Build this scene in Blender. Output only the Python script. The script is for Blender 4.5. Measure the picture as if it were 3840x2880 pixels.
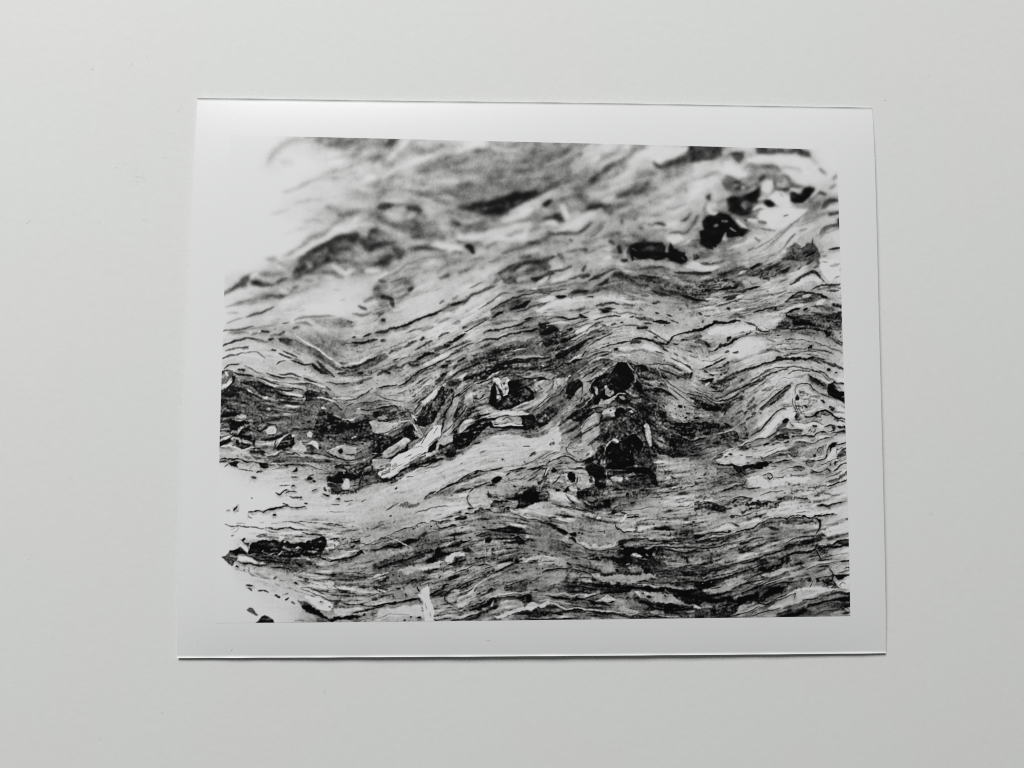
import bpy, math
import numpy as np
from mathutils import Matrix, Vector

scene = bpy.context.scene
for ob in list(bpy.data.objects):
    bpy.data.objects.remove(ob, do_unlink=True)

# ---- camera: a phone held about 28 cm above the table ----------------------------------
cam_data = bpy.data.cameras.new('camera')
cam_data.sensor_fit = 'HORIZONTAL'
cam_data.sensor_width = 36.0
cam_data.lens = 36.0 * 2900.0 / 3840.0
cam_data.clip_start = 0.01
cam_data.clip_end = 50.0
cam = bpy.data.objects.new('camera', cam_data)
scene.collection.objects.link(cam)
cam.matrix_world = Matrix(((0.9996054759, -0.0059415730, -0.0274515986, -0.01713291),
                           (0.0040829921, 0.9977264191, -0.0672705116, -0.02332255),
                           (0.0277888779, 0.0671318871, 0.9973570514, 0.28273185),
                           (0, 0, 0, 1)))
scene.camera = cam

# ---- light: soft window light from the upper left, pale room all round ------------------
world = bpy.data.worlds.new('World')
scene.world = world
world.use_nodes = True
bg = world.node_tree.nodes['Background']
bg.inputs['Color'].default_value = (0.97, 0.98, 1.0, 1)
bg.inputs['Strength'].default_value = 0.10


def area_lamp(name, loc, target, sx, sy, power, color):
    d = bpy.data.lights.new(name, 'AREA')
    d.shape = 'RECTANGLE'; d.size = sx; d.size_y = sy
    d.energy = power; d.color = color
    o = bpy.data.objects.new(name, d)
    scene.collection.objects.link(o)
    o.location = loc
    o.rotation_euler = (Vector(target) - Vector(loc)).to_track_quat('-Z', 'Y').to_euler()
    return o


area_lamp('window_light', (-0.74, 1.82, 1.48), (0, 0, 0), 1.6, 0.85, 81.5, (1.0, 1.0, 0.99))

scene.view_settings.view_transform = 'Standard'
scene.view_settings.look = 'None'
scene.view_settings.exposure = 0.0
scene.view_settings.gamma = 1.0
scene.view_settings.use_curve_mapping = False
scene.render.engine = 'CYCLES'
scene.cycles.use_denoising = False
scene.cycles.max_bounces = 6
scene.cycles.filter_width = 1.05


# ---- material helpers --------------------------------------------------------------------
def new_mat(name):
    m = bpy.data.materials.new(name)
    m.use_nodes = True
    nt = m.node_tree
    return m, nt, nt.nodes['Principled BSDF']


def node(nt, kind, **kw):
    n = nt.nodes.new(kind)
    for k, v in kw.items():
        setattr(n, k, v)
    return n


def noise_tex(nt, coord, scale, detail=4.0, rough=0.55):
    n = node(nt, 'ShaderNodeTexNoise')
    n.inputs['Scale'].default_value = scale
    n.inputs['Detail'].default_value = detail
    n.inputs['Roughness'].default_value = rough
    nt.links.new(coord, n.inputs['Vector'])
    return n


def ramp(nt, fac, stops):
    r = node(nt, 'ShaderNodeValToRGB')
    el = r.color_ramp.elements
    while len(el) < len(stops):
        el.new(0.5)
    for e, (p, c) in zip(el, stops):
        e.position = p
        e.color = c if len(c) == 4 else (*c, 1)
    nt.links.new(fac, r.inputs['Fac'])
    return r


def mix_rgb(nt, mode, a, b, fac=1.0):
    m = node(nt, 'ShaderNodeMix', data_type='RGBA', blend_type=mode)
    if isinstance(fac, (int, float)):
        m.inputs['Factor'].default_value = fac
    else:
        nt.links.new(fac, m.inputs['Factor'])
    nt.links.new(a, m.inputs[6])
    nt.links.new(b, m.inputs[7])
    return m.outputs[2]


def mesh_obj(name, verts, faces, mat, parent=None, smooth=False):
    me = bpy.data.meshes.new(name)
    me.from_pydata([tuple(v) for v in verts], [], [tuple(f) for f in faces])
    me.update()
    if mat:
        me.materials.append(mat)
    if smooth:
        me.polygons.foreach_set('use_smooth', [True] * len(me.polygons))
    o = bpy.data.objects.new(name, me)
    scene.collection.objects.link(o)
    o.parent = parent
    return o


# ---- the surface: matte white card / painted board ---------------------------------------
m_top, nt, bsdf = new_mat('white_board')
tc = node(nt, 'ShaderNodeTexCoord').outputs['Object']
tint = ramp(nt, noise_tex(nt, tc, 13.0, 3.0).outputs['Fac'],
            [(0.34, (0.704, 0.728, 0.708)), (0.50, (0.714, 0.725, 0.709)), (0.66, (0.722, 0.724, 0.712))])
cloud = ramp(nt, noise_tex(nt, tc, 320.0, 6.0, 0.62).outputs['Fac'], [(0.30, (0.975,) * 3), (0.70, (1.0,) * 3)])
col = mix_rgb(nt, 'MULTIPLY', tint.outputs['Color'], cloud.outputs['Color'])
# faint pits and fibres in the coating
vor = node(nt, 'ShaderNodeTexVoronoi', feature='F1')
vor.inputs['Scale'].default_value = 62.0
vor.inputs['Randomness'].default_value = 1.0
warp = noise_tex(nt, tc, 900.0, 2.0)
wv = node(nt, 'ShaderNodeVectorMath', operation='MULTIPLY_ADD')
nt.links.new(warp.outputs['Color'], wv.inputs[0])
wv.inputs[1].default_value = (0.0012, 0.0012, 0.0)
nt.links.new(tc, wv.inputs[2])
nt.links.new(wv.outputs[0], vor.inputs['Vector'])
pit = ramp(nt, vor.outputs['Distance'], [(0.0, (0.86,) * 3), (0.028, (0.93,) * 3), (0.05, (1.0,) * 3)])
sel = ramp(nt, noise_tex(nt, tc, 55.0, 2.0).outputs['Fac'], [(0.50, (0, 0, 0)), (0.58, (1, 1, 1))])
col = mix_rgb(nt, 'MULTIPLY', col, pit.outputs['Color'], sel.outputs['Color'])
# one scuffed patch left of the print
sub = node(nt, 'ShaderNodeVectorMath', operation='SUBTRACT')
nt.links.new(tc, sub.inputs[0]); sub.inputs[1].default_value = (-0.1475, 0.0712, 0.0)
ln = node(nt, 'ShaderNodeVectorMath', operation='LENGTH')
nt.links.new(sub.outputs[0], ln.inputs[0])
near = ramp(nt, ln.outputs['Value'], [(0.0, (1,) * 3), (0.0045, (0.0,) * 3)])
scr = ramp(nt, noise_tex(nt, tc, 1100.0, 3.0).outputs['Fac'], [(0.52, (1.0,) * 3), (0.66, (0.80,) * 3)])
col = mix_rgb(nt, 'MULTIPLY', col, scr.outputs['Color'], near.outputs['Color'])
nt.links.new(col, bsdf.inputs['Base Color'])
bsdf.inputs['Roughness'].default_value = 0.75
bsdf.inputs['Specular IOR Level'].default_value = 0.25
bump = node(nt, 'ShaderNodeBump')
bump.inputs['Strength'].default_value = 0.14
bump.inputs['Distance'].default_value = 0.00025
nt.links.new(noise_tex(nt, tc, 420.0, 5.0, 0.6).outputs['Fac'], bump.inputs['Height'])
nt.links.new(bump.outputs['Normal'], bsdf.inputs['Normal'])

tx, ty, tz = 0.62, 0.5, 0.018
tv = [(sx * tx, sy * ty, z) for z in (-tz, 0.0) for sx, sy in ((-1, -1), (1, -1), (1, 1), (-1, 1))]
tf = [(3, 2, 1, 0), (4, 5, 6, 7), (0, 1, 5, 4), (1, 2, 6, 5), (2, 3, 7, 6), (3, 0, 4, 7)]
table = mesh_obj('table_top', tv, tf, m_top)
table['kind'] = 'structure'

# ---- the photographic print: one 8 x 10 inch sheet, arched a little -----------------------
CORN = np.array([[-0.127273, -0.101886], [0.126401, -0.101119], [0.127206, 0.101789], [-0.126305, 0.101144]])  # bl br tr tl


def sheet_xy(u, v):
    u, v = np.asarray(u)[..., None], np.asarray(v)[..., None]
    p = CORN[0] * (1 - u) * (1 - v) + CORN[1] * u * (1 - v) + CORN[2] * u * v + CORN[3] * (1 - u) * v
    p = p.copy()
    p[..., 0] -= (0.00055 * (1 - u) ** 3 * 4 * v * (1 - v))[..., 0]     # left edge is cut a little bowed
    return p


def sheet_z(x, y):
    """height of the sheet's face: nearly flat, falling away towards the long edges"""
    r = np.clip(np.abs(x) / 0.127, 0, 1)
    yb = 0.101503 - (x + 0.0004) * 0.003023                              # the trimmed edges are not quite parallel
    yt = 0.101467 + (x - 0.0004) * 0.002544
    s = np.clip(np.where(y < 0, -y / yb, y / yt), 0, 1)
    low = 1 / (1 + np.exp(y * 120.0))                                   # 1 in the lower half
    edge = 0.00066 + 0.0007 * (1 - r ** 2) * (0.3 + 0.7 * low)
    drop = 0.00165 + 0.00025 * low
    z = edge + drop * (1 - s ** 7) * (1 - 0.45 * r ** 8)
    z = z + (0.00012 * np.cos((x - 0.02) * 42.0) - 0.00036 * np.clip((x - 0.02) / 0.1, 0, 1) ** 2) * s ** 6 * (1 - low)     # slight cockle
    lip = np.clip((s - 0.9935) / 0.0065, 0, 1)
    z = z + (0.00026 + 0.00007 * np.sin(x * 310) * np.sin(x * 83 + 1)) * lip ** 1.5                                         # lip added to the rim, tilted up to catch a bright line of light
    return z


m_sheet, nt, bsdf = new_mat('resin_coated_paper')
tc = node(nt, 'ShaderNodeTexCoord').outputs['Object']
bsdf.inputs['Base Color'].default_value = (0.742, 0.748, 0.750, 1)
bsdf.inputs['Roughness'].default_value = 0.33
bsdf.inputs['Specular IOR Level'].default_value = 0.38
pb = node(nt, 'ShaderNodeBump')
pb.inputs['Strength'].default_value = 0.09
pb.inputs['Distance'].default_value = 0.00012
nt.links.new(noise_tex(nt, tc, 900.0, 3.0).outputs['Fac'], pb.inputs['Height'])
nt.links.new(pb.outputs['Normal'], bsdf.inputs['Normal'])

m_ink, nt, bsdf = new_mat('silver_gelatin_picture')
at = node(nt, 'ShaderNodeAttribute', attribute_name='tone')
nt.links.new(at.outputs['Color'], bsdf.inputs['Base Color'])
bsdf.inputs['Roughness'].default_value = 0.33
bsdf.inputs['Specular IOR Level'].default_value = 0.2
# ---- the printed picture, traced as tone patches and strokes -------------------------
# one block per tile of the print; unit = 2.894 tracing pixels; tones 0 (black) .. 9 (paper)
#   g = 8x6 base tones   s tone width softness pts = tapered stroke   p tone softness pts = patch
#   q tone softness amount pts = patch broken up by grain   d pts = direction of the fibres
TILES = {}
TILES[(820, 500)] = """
g 99987656 99899887 99998887 99988876 99998766 99998544
p 4.6 4 112,-6 112,4 135,16 150,21 165,23 180,21 196,16 221,11 230,-6
s 6.8 9 5 63,40 68,32 75,25 85,17 95,12 108,10 118,12
s 7.6 8 5 85,38 95,40
s 6.8 5 3 85,77 100,73 112,68 125,62 140,55 155,50 170,46 185,39
s 6.4 3 3 108,69 116,66
s 6.8 3.5 2.5 100,93 115,89 130,87 145,85 160,84
s 7.4 4 3 68,106 80,103 92,100
s 5.5 8 5 205,33 212,35 217,42
s 6.5 6 4 170,55 178,52
s 7 6 4 200,50 206,56
s 7 8 6 140,62 160,58 190,60
s 6.8 6 5 195,70 221,66
s 7 10 6 170,80 190,84 205,92
s 5 6 4 140,97 152,100 165,104 178,102 200,102 221,96
p 4.3 4 155,104 181,102 175,112 162,117
s 5.2 5 4 160,112 152,118 145,126 135,133 128,138
s 4.8 7 4 112,143 122,136 133,131 142,126
s 4.8 5 3 86,160 95,156 105,150 115,143
s 7 4 3 110,118 118,114 128,113 137,117
s 7 4 3 100,126 110,125 117,122
s 8.2 4 3 85,132 100,127
p 3.8 3 104,162 120,153 140,146 152,138 165,133 178,130 190,135 197,128 204,124 210,128 221,133 221,170 104,170
s 8.7 6 3 100,158 115,150 130,143 140,137 150,130 165,124 180,122 200,119
s 1.2 5 3 115,156 130,149 145,143 155,136 170,133 180,132
s 1.5 5 3 196,134 200,128 206,125
s 6 5 3 212,132 218,137
s 7 5 4 178,150 190,156
s 7 5 4 200,157 214,154
s 1.5 6 3 145,150 152,160
s 2 4 3 190,148 205,146 215,142
s 6.5 4 2 148,162 153,168
s 3 4 3 205,97 221,94
s 4.5 6 4 195,108 210,108 221,112
s 4.5 5 3 205,112 221,118
s 5.5 3 3 62,164 70,163 75,162
s 9 1.5 .4 165.5,112 166.5,112
"""
TILES[(1420, 500)] = """
g 57788655 68656655 77665555 76664235 75555577 55666766
p 4.8 3 -5,0 28,5 22,11 8,16 -5,18
s 8.7 8 4 38,8 30,18 20,28 12,35
s 6 10 5 30,28 42,26 55,25
s 4.8 8 5 55,25 60,27
s 5 6 4 2,32 8,36
s 5.5 6 4 10,44 20,42
s 8.5 7 4 5,60 20,50 35,42 50,36 65,32 75,30
s 4.8 10 6 50,52 62,49 75,44 85,39 100,33
s 5 6 5 75,40 78,46
s 5.8 12 8 100,35 115,28
s 4.6 7 4 125,22 135,24 145,20
s 8.3 5 4 125,17 140,15
s 4.5 6 3 145,16 160,17 180,17 210,16
s 5 12 8 160,37 175,40 195,32 215,28
s 5.2 8 6 140,56 160,53 175,55
s 7.5 6 4 60,64 80,65 100,63 115,62
s 8 5 4 85,64 100,63
s 5 20 10 110,82 150,78 190,74
s 4.6 5 4 60,76 80,76 100,74 120,70 145,70
s 7.6 5 4 45,84 60,88 75,93 85,97 95,99
s 7.8 5 3 80,84 90,84 98,86
s 5 6 4 70,87 85,89 95,94
s 6.8 5 3 140,83 145,85
p 1.2 3 105,97 120,92 140,90 160,84 180,79 200,75 221,68 221,77 200,87 185,95 165,100 150,105 135,106 122,103
s 3.5 3 2 135,100 145,97 160,95
s 3 2 2 165,93 185,88
s 2 5 3 107,97 111,98
p 4.2 4 85,115 100,113 112,120 135,116 152,113 155,125 140,131 115,131 95,127
s 7.8 5 3 102,112 110,117 122,115 135,110
p 8.4 4 158,112 175,105 190,97 200,99 190,112 178,120 160,118
s 8.4 7 3 170,102 180,99 195,94 210,88 221,82
s 8.4 8 3 140,131 160,127 180,120 195,118
p 8.3 3 100,133 125,132 150,130 190,120 197,123 190,138 160,143 140,145 120,141 102,138
s 5 4 3 165,134 175,131 188,126
s 5 5 3 160,120 175,117 190,113 205,113
s 1 5 2 213,97 221,88
s 5 4 3 215,113 221,110
s 4.5 4 3 0,97 15,95 40,95 55,96
s 2 5 3 1,98 12,96 18,95
s 1.8 6 3 38,98 48,99 55,102
p 7.5 3 10,103 20,98 28,102 30,112 22,115 12,110
s 8 6 3 38,110 45,107
s 7 4 3 60,104 75,101
s 4.3 8 5 30,120 50,125 75,130 85,135
s 3.8 6 4 0,110 10,115 25,122 40,130 60,135 85,138
s 4.8 8 5 85,105 95,104
p 8.7 2.5 66,146 75,141 90,143 105,146 112,153 95,153 80,150
s .8 6 2 114,147 118,148 122,155
s 3 3 2 100,140 112,143
s 3 4 2.5 40,152 55,150 70,151 85,154
s 1.5 5 3 -2,146 10,146 22,143
p 2.8 3 8,148 25,145 35,155 30,166 10,162
s 5.5 3 2 12,152 18,156
s 8 4 3 40,160 55,157 70,160
s 4 5 2.5 95,156 102,155 110,157
s 5 4 2.5 138,150 150,144 155,141
s 4 4 3 160,158 175,152 190,147 205,140 221,135
s 3 4 2.5 195,143 205,142
s 8 5 3 190,155 205,152 215,158
s 3 5 3 185,163 195,160
s 4.5 4 3 150,166 170,160
"""
TILES[(2020, 500)] = """
g 65676883 55766865 55568578 56656787 57666776 66653253
s 4 8 4 0,33 15,30 28,26 40,20
s 4.2 8 4 0,50 20,48 35,40 48,33 57,24
s 7.4 4 3 8,42 25,37 40,30 52,22
s 7.6 10 6 62,25 80,20
s 7.4 12 6 45,55 60,42 75,32
s 4.2 5 3 75,40 85,32 95,27 103,23
s 8 5 3 80,45 86,40 100,34 115,28
p 4.4 4 40,58 65,48 72,52 62,62 45,70
s 3.2 7 3 62,64 72,58 85,50 95,43 110,38 118,31 125,25 138,19
s 2 6 3 85,50 90,45
s 2.4 5 3 65,63 72,58
s 4 7 4 40,74 55,68 65,62
s 3.2 8 4 0,75 15,70 28,63
s 8.6 14 6 120,38 140,26 150,22
p 8.8 3 142,18 195,18 192,25 175,34 158,41 150,40 140,30 128,30
s 8.4 10 6 105,60 120,48 130,40
s 2.2 5 2.5 148,39 152,43 158,45 165,42
s 4 6 3 158,43 175,37 190,29 196,22
p 3 3 196,10 225,10 225,34 205,37 188,40 170,45 158,46 175,37 192,28
p 1.5 2.5 198,10 225,10 225,30 210,33 200,28
p 5 5 160,48 180,40 195,38 185,52 165,62
s 5.2 8 4 125,60 135,54 150,52
s 8 5 3 150,62 155,57
p 3.2 4 100,85 115,75 125,66 140,65 145,70 130,80 115,86
s 2 4 3 105,83 120,76
s 4.4 9 5 95,95 110,92 130,84 150,72
s 7 3 2 104,88 112,87
s 3 7 4 55,102 65,99 85,96 100,96
s 1.2 6 2.5 65,98 72,98 80,95
s 8.3 6 3.5 60,80 80,79 95,74 110,68
s 8.3 7 4 85,88 95,84
s 8 5 4 32,82 42,78
s 4.6 8 5 30,85 50,80 60,84 58,92
s 7.4 4 3 0,88 15,82 28,78
s .8 5 2 4,97 10,92 16,88
s 5 10 6 40,100 50,95
p 8.5 2 27,94 34,92 38,105 40,114 36,115 31,108
p 1.4 2.5 5,110 18,108 22,104 28,106 33,116 26,118 20,112
s 8 4 2.5 5,98 12,102
s 8.4 5 3 6,118 15,116 22,119
s 5 4 3 8,123 14,122
s 8.6 8 4 20,128 40,123 55,112 65,107 80,100
s 2.5 4 2 15,133 30,131 45,131 55,128 62,122 67,116
s 4 6 4 0,143 8,138 15,134
s 5 4 3 60,135 75,125 85,115
s 5.5 6 4 90,110 110,107 130,106
s 3.5 4 2.5 91,107 95,105
s 3 3.5 2 107,118 107,115
s 4.6 8 4 120,102 126,106
s 4 3 2 122,113 125,112
s 8 4 3 104,102 118,98
s 5.2 3 2 142,91 146,90
s 5.5 3 2 165,98 175,98 190,92
s 5 3 2 189,72 190,77
s 5.5 3 2 165,85 170,83
s 1.8 4 2 150,118 158,119 164,120
s 4 3 2 141,120 148,120
s 4.5 3.5 2 130,123 134,127
s 4 3 2 66,136 75,130 83,122
s 4 4 2.5 100,130 105,131
s 3.5 4 2 183,115 190,112 195,106
s 3 4 2.5 170,130 185,131 192,128 200,118 205,108
p 8.6 2.5 163,135 180,132 195,140 185,146 170,144
p .8 2 208,137 214,130 225,128 225,152 215,150 208,144
p 1 2 210,115 217,108 225,106 225,122 215,122
s 1 4 2 217,85 221,81
s 4.5 4 2.5 213,100 216,93
p 1 1.6 117,145 125,142 138,141 150,143 160,142 163,150 164,160 160,166 120,166 116,155
p .6 1.5 166,150 170,142 174,150 182,155 190,160 192,166 168,166
s 7.4 3 1.5 113,150 111,158 115,166
s 6 2 1 120,150 128,155
s 5 2 1 122,157 126,164
s 8 2.5 1.5 165,148 164,158
s 2.5 5 2 92,141 97,144
s 1.5 5 2 103,148 106,155
s 8 5 3 86,150 92,152
s 8.5 3 1.5 87,162 92,160
s 4 4 3 35,155 50,152 60,152
s 2.5 3 2 59,152 62,152
s 4 6 3 25,158 30,163
s 3 4 2 15,163 20,160
s 8 3 1.5 19,158 22,158
s 3 4 2 40,139 42,140
s 5 3 2 75,148 88,147
s 5.5 4 3 178,146 190,140
s 3.5 5 3 200,148 205,150
s 4.5 5 3 185,150 200,158
s 3.5 4 2.5 136,140 138,143
"""
TILES[(2600, 500)] = """
g 34856899 77688899 87456789 75237469 73588789 55777589
p 1.8 3 -5,10 35,10 36,30 30,34 15,36 -5,38
s 3.5 8 4 10,28 25,26
p 8.2 3 0,42 12,38 25,36 34,40 35,46 20,52 0,55
s 6 4 3 35,35 37,42
s 8 6 3 38,28 45,23 58,21 72,22 77,28
p 2.4 2.5 48,26 66,25 64,33 59,40 52,32
s 6 4 3 42,30 38,40
p 3.2 2.2 78,14 138,16 139,21 145,24 149,26 150,33 140,32 120,29 100,30 82,28
s 2.6 3 2 84,27 120,28 140,31
s 8.8 9 3 70,36 90,33 120,33 140,37 155,45 165,55
s 6 4 2.5 150,33 155,42
s 4.8 4 2 162,47 170,53
s 5.2 3 1.5 180,61 185,56
s 8.8 14 4 45,48 55,52 65,58
s 5.5 4 3 8,62 20,54 30,50
p 5 3 66,49 85,42 100,43 112,50 105,58 90,60 75,55
s 6.5 3 2 110,46 130,46 140,52
p 8.6 3 118,50 135,50 150,48 165,58 160,66 145,68 130,62
s 4 5 2.5 112,56 120,58 126,65
s 2 5 2 85,60 90,57
p 3.2 3 36,62 45,57 55,60 62,62 72,60 82,62 85,70 80,80 70,82 55,82 45,75
s 1.5 4 2 52,64 60,64
s 7.5 3 1.5 52,69 58,68
s 8.3 4 1.5 61,71 66,71
s 6.5 5 2 70,66 80,64
s 7 5 2 70,77 80,74 84,68
p 8.6 1.8 88,66 95,62 102,63 103,70 97,80 90,74
s 4 3 2 103,62 106,70 104,75
s 7.5 4 2 108,68 118,69
s 6.5 3 1.5 117,63 120,66
p 8.6 2 96,85 105,76 115,78 122,86 124,96 118,99 108,94
s 2.5 4 2 108,74 120,74 128,70 140,70
s 8 4 2 126,73 138,77
p .7 1.8 124,79 130,76 135,79 140,78 143,72 150,70 156,72 155,77 145,82 140,90 132,92 126,88
s 2.5 4 2 163,77 170,80
s 3.5 5 2.5 150,86 160,78
s 8 3 1.5 150,85 156,78 163,70
p .6 2 42,90 50,82 62,80 75,82 86,70 84,82 80,90 72,92 65,90 55,95 60,100 70,102 75,98 72,106 60,108 50,105 44,100
s 6 3 1.2 62,92 66,97
s 4.5 2 1 58,83 60,90
p .6 1.5 90,90 97,88 104,92 103,97 95,96
s 8.3 3 1.5 84,86 92,84
s 8.6 5 2 78,98 86,95 95,99
s 3 6 3 60,110 75,107
s 2 3 1.5 66,114 69,115
p 8.8 2 85,103 100,98 125,99 145,100 135,112 115,122 100,126 94,116 84,112
s 3.5 2.5 1 116,108 121,107
s 3.5 4 2 84,116 92,117
s 4.5 2.5 1.5 85,124 105,128
s 8.3 4 1.5 55,113 62,120 68,124
s 8.4 4 1.5 70,114 80,115
p .5 1.8 10,118 18,112 25,108 35,104 45,110 52,118 58,126 70,127 62,134 50,137 45,135 40,130 35,140 28,148 18,148 10,142 8,134 14,128
s 8 4 1.5 35,115 42,116
s 7 5 2 25,121 31,122
s 7.5 3 1.2 46,125 56,130
s 7 4 2 40,132 38,138 44,142
s 3 3 2 60,128 72,127
s 8.4 5 2 18,100 25,104 30,104
s 2 3 1.5 19,84 20,87
s 5 4 2.5 30,92 38,88
p 4 2.5 30,145 45,142 65,135 68,138 50,148 35,154
s 6.5 3 1.5 55,140 62,138
s 8.4 6 3 45,150 60,145 75,138 90,133
s 5 2 1.2 78,135 86,141
s 4.5 3 2 70,152 76,150
s 5.5 4 2.5 40,160 60,156
s 5.5 3 2 100,138 115,128 130,115 145,105
s 5 3 1.8 118,145 124,138 130,132
s 6 3 2 85,155 100,145 110,138
s 5 3 2 140,115 160,108 175,102
s 3 5 2 175,106 188,102
s 2 3 1 186,112 188,122
s 3.2 6 2.5 168,98 175,90 185,88
s 4 5 2.5 163,133 170,125 180,121 188,121
s 5 3 2 135,128 145,125
s 6 3 2 125,121 128,122
p 3.2 2 120,150 130,144 138,148 145,145 152,144 153,152 150,160 140,166 118,166
s 3.2 2 1 153,138 152,150
s .8 4 1.5 142,160 150,158 157,155
s 2.5 4 2 125,148 127,153
s 3 6 2 155,150 160,160 160,166
s 2.5 3 1.2 175,151 188,149
s 4 4 2 112,160 120,158
s 2.5 5 2 0,160 5,162
s 5 4 2 0,148 6,150
s 5 3 2 178,72 183,68
s 5 8 3 130,92 140,95 150,92
"""
TILES[(820, 960)] = """
g 99865555 86567887 98889986 87667777 88765776 76777556
p 3 3 95,28 100,18 108,8 120,0 150,0 148,8 140,12 125,18 118,24 108,27
s 1.8 5 2.5 100,22 108,16 115,10
s 6 4 2.5 116,10 122,15
s 4.5 5 3 80,10 88,14 95,20
s 6 5 3 68,5 74,6
p 4.2 3 145,0 221,0 221,20 200,12 185,14 165,10 150,6
s 1.5 4 2 133,10 138,9 145,3
s 3 4 2.5 150,5 165,8 180,10
s 8.6 8 3 148,12 155,18 165,22 175,18
s 8.5 5 3 193,20 208,20
s 5 3 2 140,20 150,20
s 4.5 3 2 164,18 166,19
s 4 4 2.5 152,27 162,29
s 5.5 4 3 130,30 145,25 160,28
p 3.2 2 8,46 18,42 28,34 34,27 42,24 40,32 36,42 25,44 12,50 2,54 2,48
s 8.8 5 2 43,28 50,25 54,28
p 2.2 2 41,33 50,33 60,35 72,36 82,30 90,29 85,35 72,40 55,41 45,38
s 4.5 6 3 55,25 70,25 85,22
s 8.6 5 3 10,52 25,48 45,43 65,44
p 4.5 3 22,62 35,57 50,52 60,48 72,50 65,58 45,62 25,64
p 2.8 2.5 70,52 80,50 92,51 80,57 74,55
s 4 5 2.5 98,42 104,39
s 4.5 4 2.5 115,32 122,33
s 6 5 3 85,46 95,50 105,48
s 8.7 5 2.5 82,45 90,47
s 5.5 3 2 10,66 20,64 30,62
s 6 4 2.5 12,74 25,74
s 3 3 1.5 37,80 45,77 58,74 66,71 72,67
s 5.5 2.5 1.5 12,88 22,84 32,81
s 7.2 2 1.5 85,72 95,70 105,65 112,60
s 6.8 1.8 1.2 105,73 113,70
s 6.5 2 1.5 150,45 158,45
s 7.2 2 1.2 158,60 164,56
s 4.5 3 2 100,83 115,80 130,78 150,78
p 4.6 3 205,35 221,28 221,70 205,60 200,48
s 1.5 4 2 212,53 221,56
s 3.5 4 2 183,66 192,70
s 4.5 5 2.5 190,60 200,55
s 4.5 3 2 175,76 190,77 198,73
s 4 3 2 208,79 213,75
s 2.2 3 1.5 213,83 215,85
p 5.6 4 120,80 160,80 180,85 175,95 140,95
s 3.6 3 1.5 168,85 173,87
p 6 5 110,100 160,98 190,110 185,125 150,128 125,115
d 100,98 130,115 155,135
s 3 2.5 1.2 6,98 12,97 25,97 40,94 46,92
s 5.5 3 2 40,96 60,92 75,90
s 4 2 1.2 83,88 92,86
s 4.2 4 2 98,94 105,93
s 5 4 2.5 100,88 112,88 122,91
s 2 3 1.2 57,98 66,98
s 5 4 2 45,102 55,99
s 8.8 2.5 1 52,99 55,98
s 4 4 2 70,104 80,102
s 2.8 4 1.8 80,103 86,99
s 5.5 5 3 15,100 40,100
s 2.8 3 1.2 5,117 18,112 30,109 40,107 50,108 60,110
s 5 4 2 50,110 65,112
s 1.5 3.5 1.5 67,109 71,108
p 3.6 2.5 77,108 90,106 100,108 110,115 120,120 130,128 120,128 105,122 90,115 80,112
s 2.4 4 2 80,109 95,110
p 4.4 2.5 95,110 110,112 125,120 140,130 155,142 160,148 150,146 135,138 120,130 100,120
s 3.2 4 2 125,128 140,137 152,145 160,148
s 8.6 2.5 1 98,101 112,110 125,119 140,129 152,137 159,142
s 8.6 2 .8 160,145 162,149
s 4 2.5 1.5 10,123 22,120 35,119
p 3.5 1.5 28,119 40,117 40,121 33,122
s 4 2.5 1 4,135 15,129 25,128 33,126
s 5 2 1 33,127 48,125 55,128 62,133
s 2.6 2 .8 8,147 15,142 22,141 28,140
s 4.5 2 1 35,142 45,148 52,151 58,153
s 2 4 1.2 28,147 34,148
p 2.8 1 2,150 12,149 20,149 22,155 20,166 2,166
s 8.5 2.5 .6 10,152 13,156
s 8.6 3 .8 12,166 18,160
s .6 3 .8 21,157 21,165
s 1.8 2.5 1 22,151 30,154 45,156
q 3 1.5 .6 25,158 45,158 60,160 75,166 22,166
s 3.5 2.5 1 50,158 65,163 78,167
s 3.5 2.5 1 70,122 75,123
s 3.2 3 1 80,127 90,131 95,133
s 3 3 1.2 85,124 95,128 103,132
s 4 3 1.5 95,133 110,138
s 2 2.5 1 95,136 105,139 113,141 123,141
s 3.5 2 1 76,141 80,138 88,136
s .8 5 1.5 123,142 130,147 135,151 142,153
s 1.5 4 1.5 130,138 134,143 138,147 145,151
s 3 3 1.5 145,152 150,156
s 3 3 1 80,153 95,153 108,157
s 2 2 .8 63,152 70,155 80,157 90,157 105,159
s 5 3 1.5 90,157 105,161
p 5 2 110,155 120,158 135,166 120,166 112,162
s 2.5 3 1.2 112,158 118,161 125,164
p 3.6 2.5 160,147 180,143 200,135 218,128 221,132 205,142 185,148 165,152
s 1.8 3 1.5 160,145 170,145 180,143 190,138 200,134 210,129 217,127
s 2.5 3 1.2 157,153 165,152
s 1.2 3.5 1.2 182,153 187,152
s 5 3 2 150,123 155,128 165,132
s 1.6 3.5 1.2 174,114 185,113 195,112 206,110
s 2.4 3 1.2 188,105 198,102
s 2.2 3.5 1.5 205,101 213,99 221,96
s 3 3 1.2 175,107 178,106
s 3 2.5 1 211,111 214,110
s 3.5 4 2 160,139 168,141
s 3.5 4 2 210,153 218,150
s 4 4 2 185,162 200,158
s 5 2 1.5 195,121 210,117
s 8.5 3 2 165,142 185,137 200,128
s 4 2 1 140,165 165,165
"""
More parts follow.
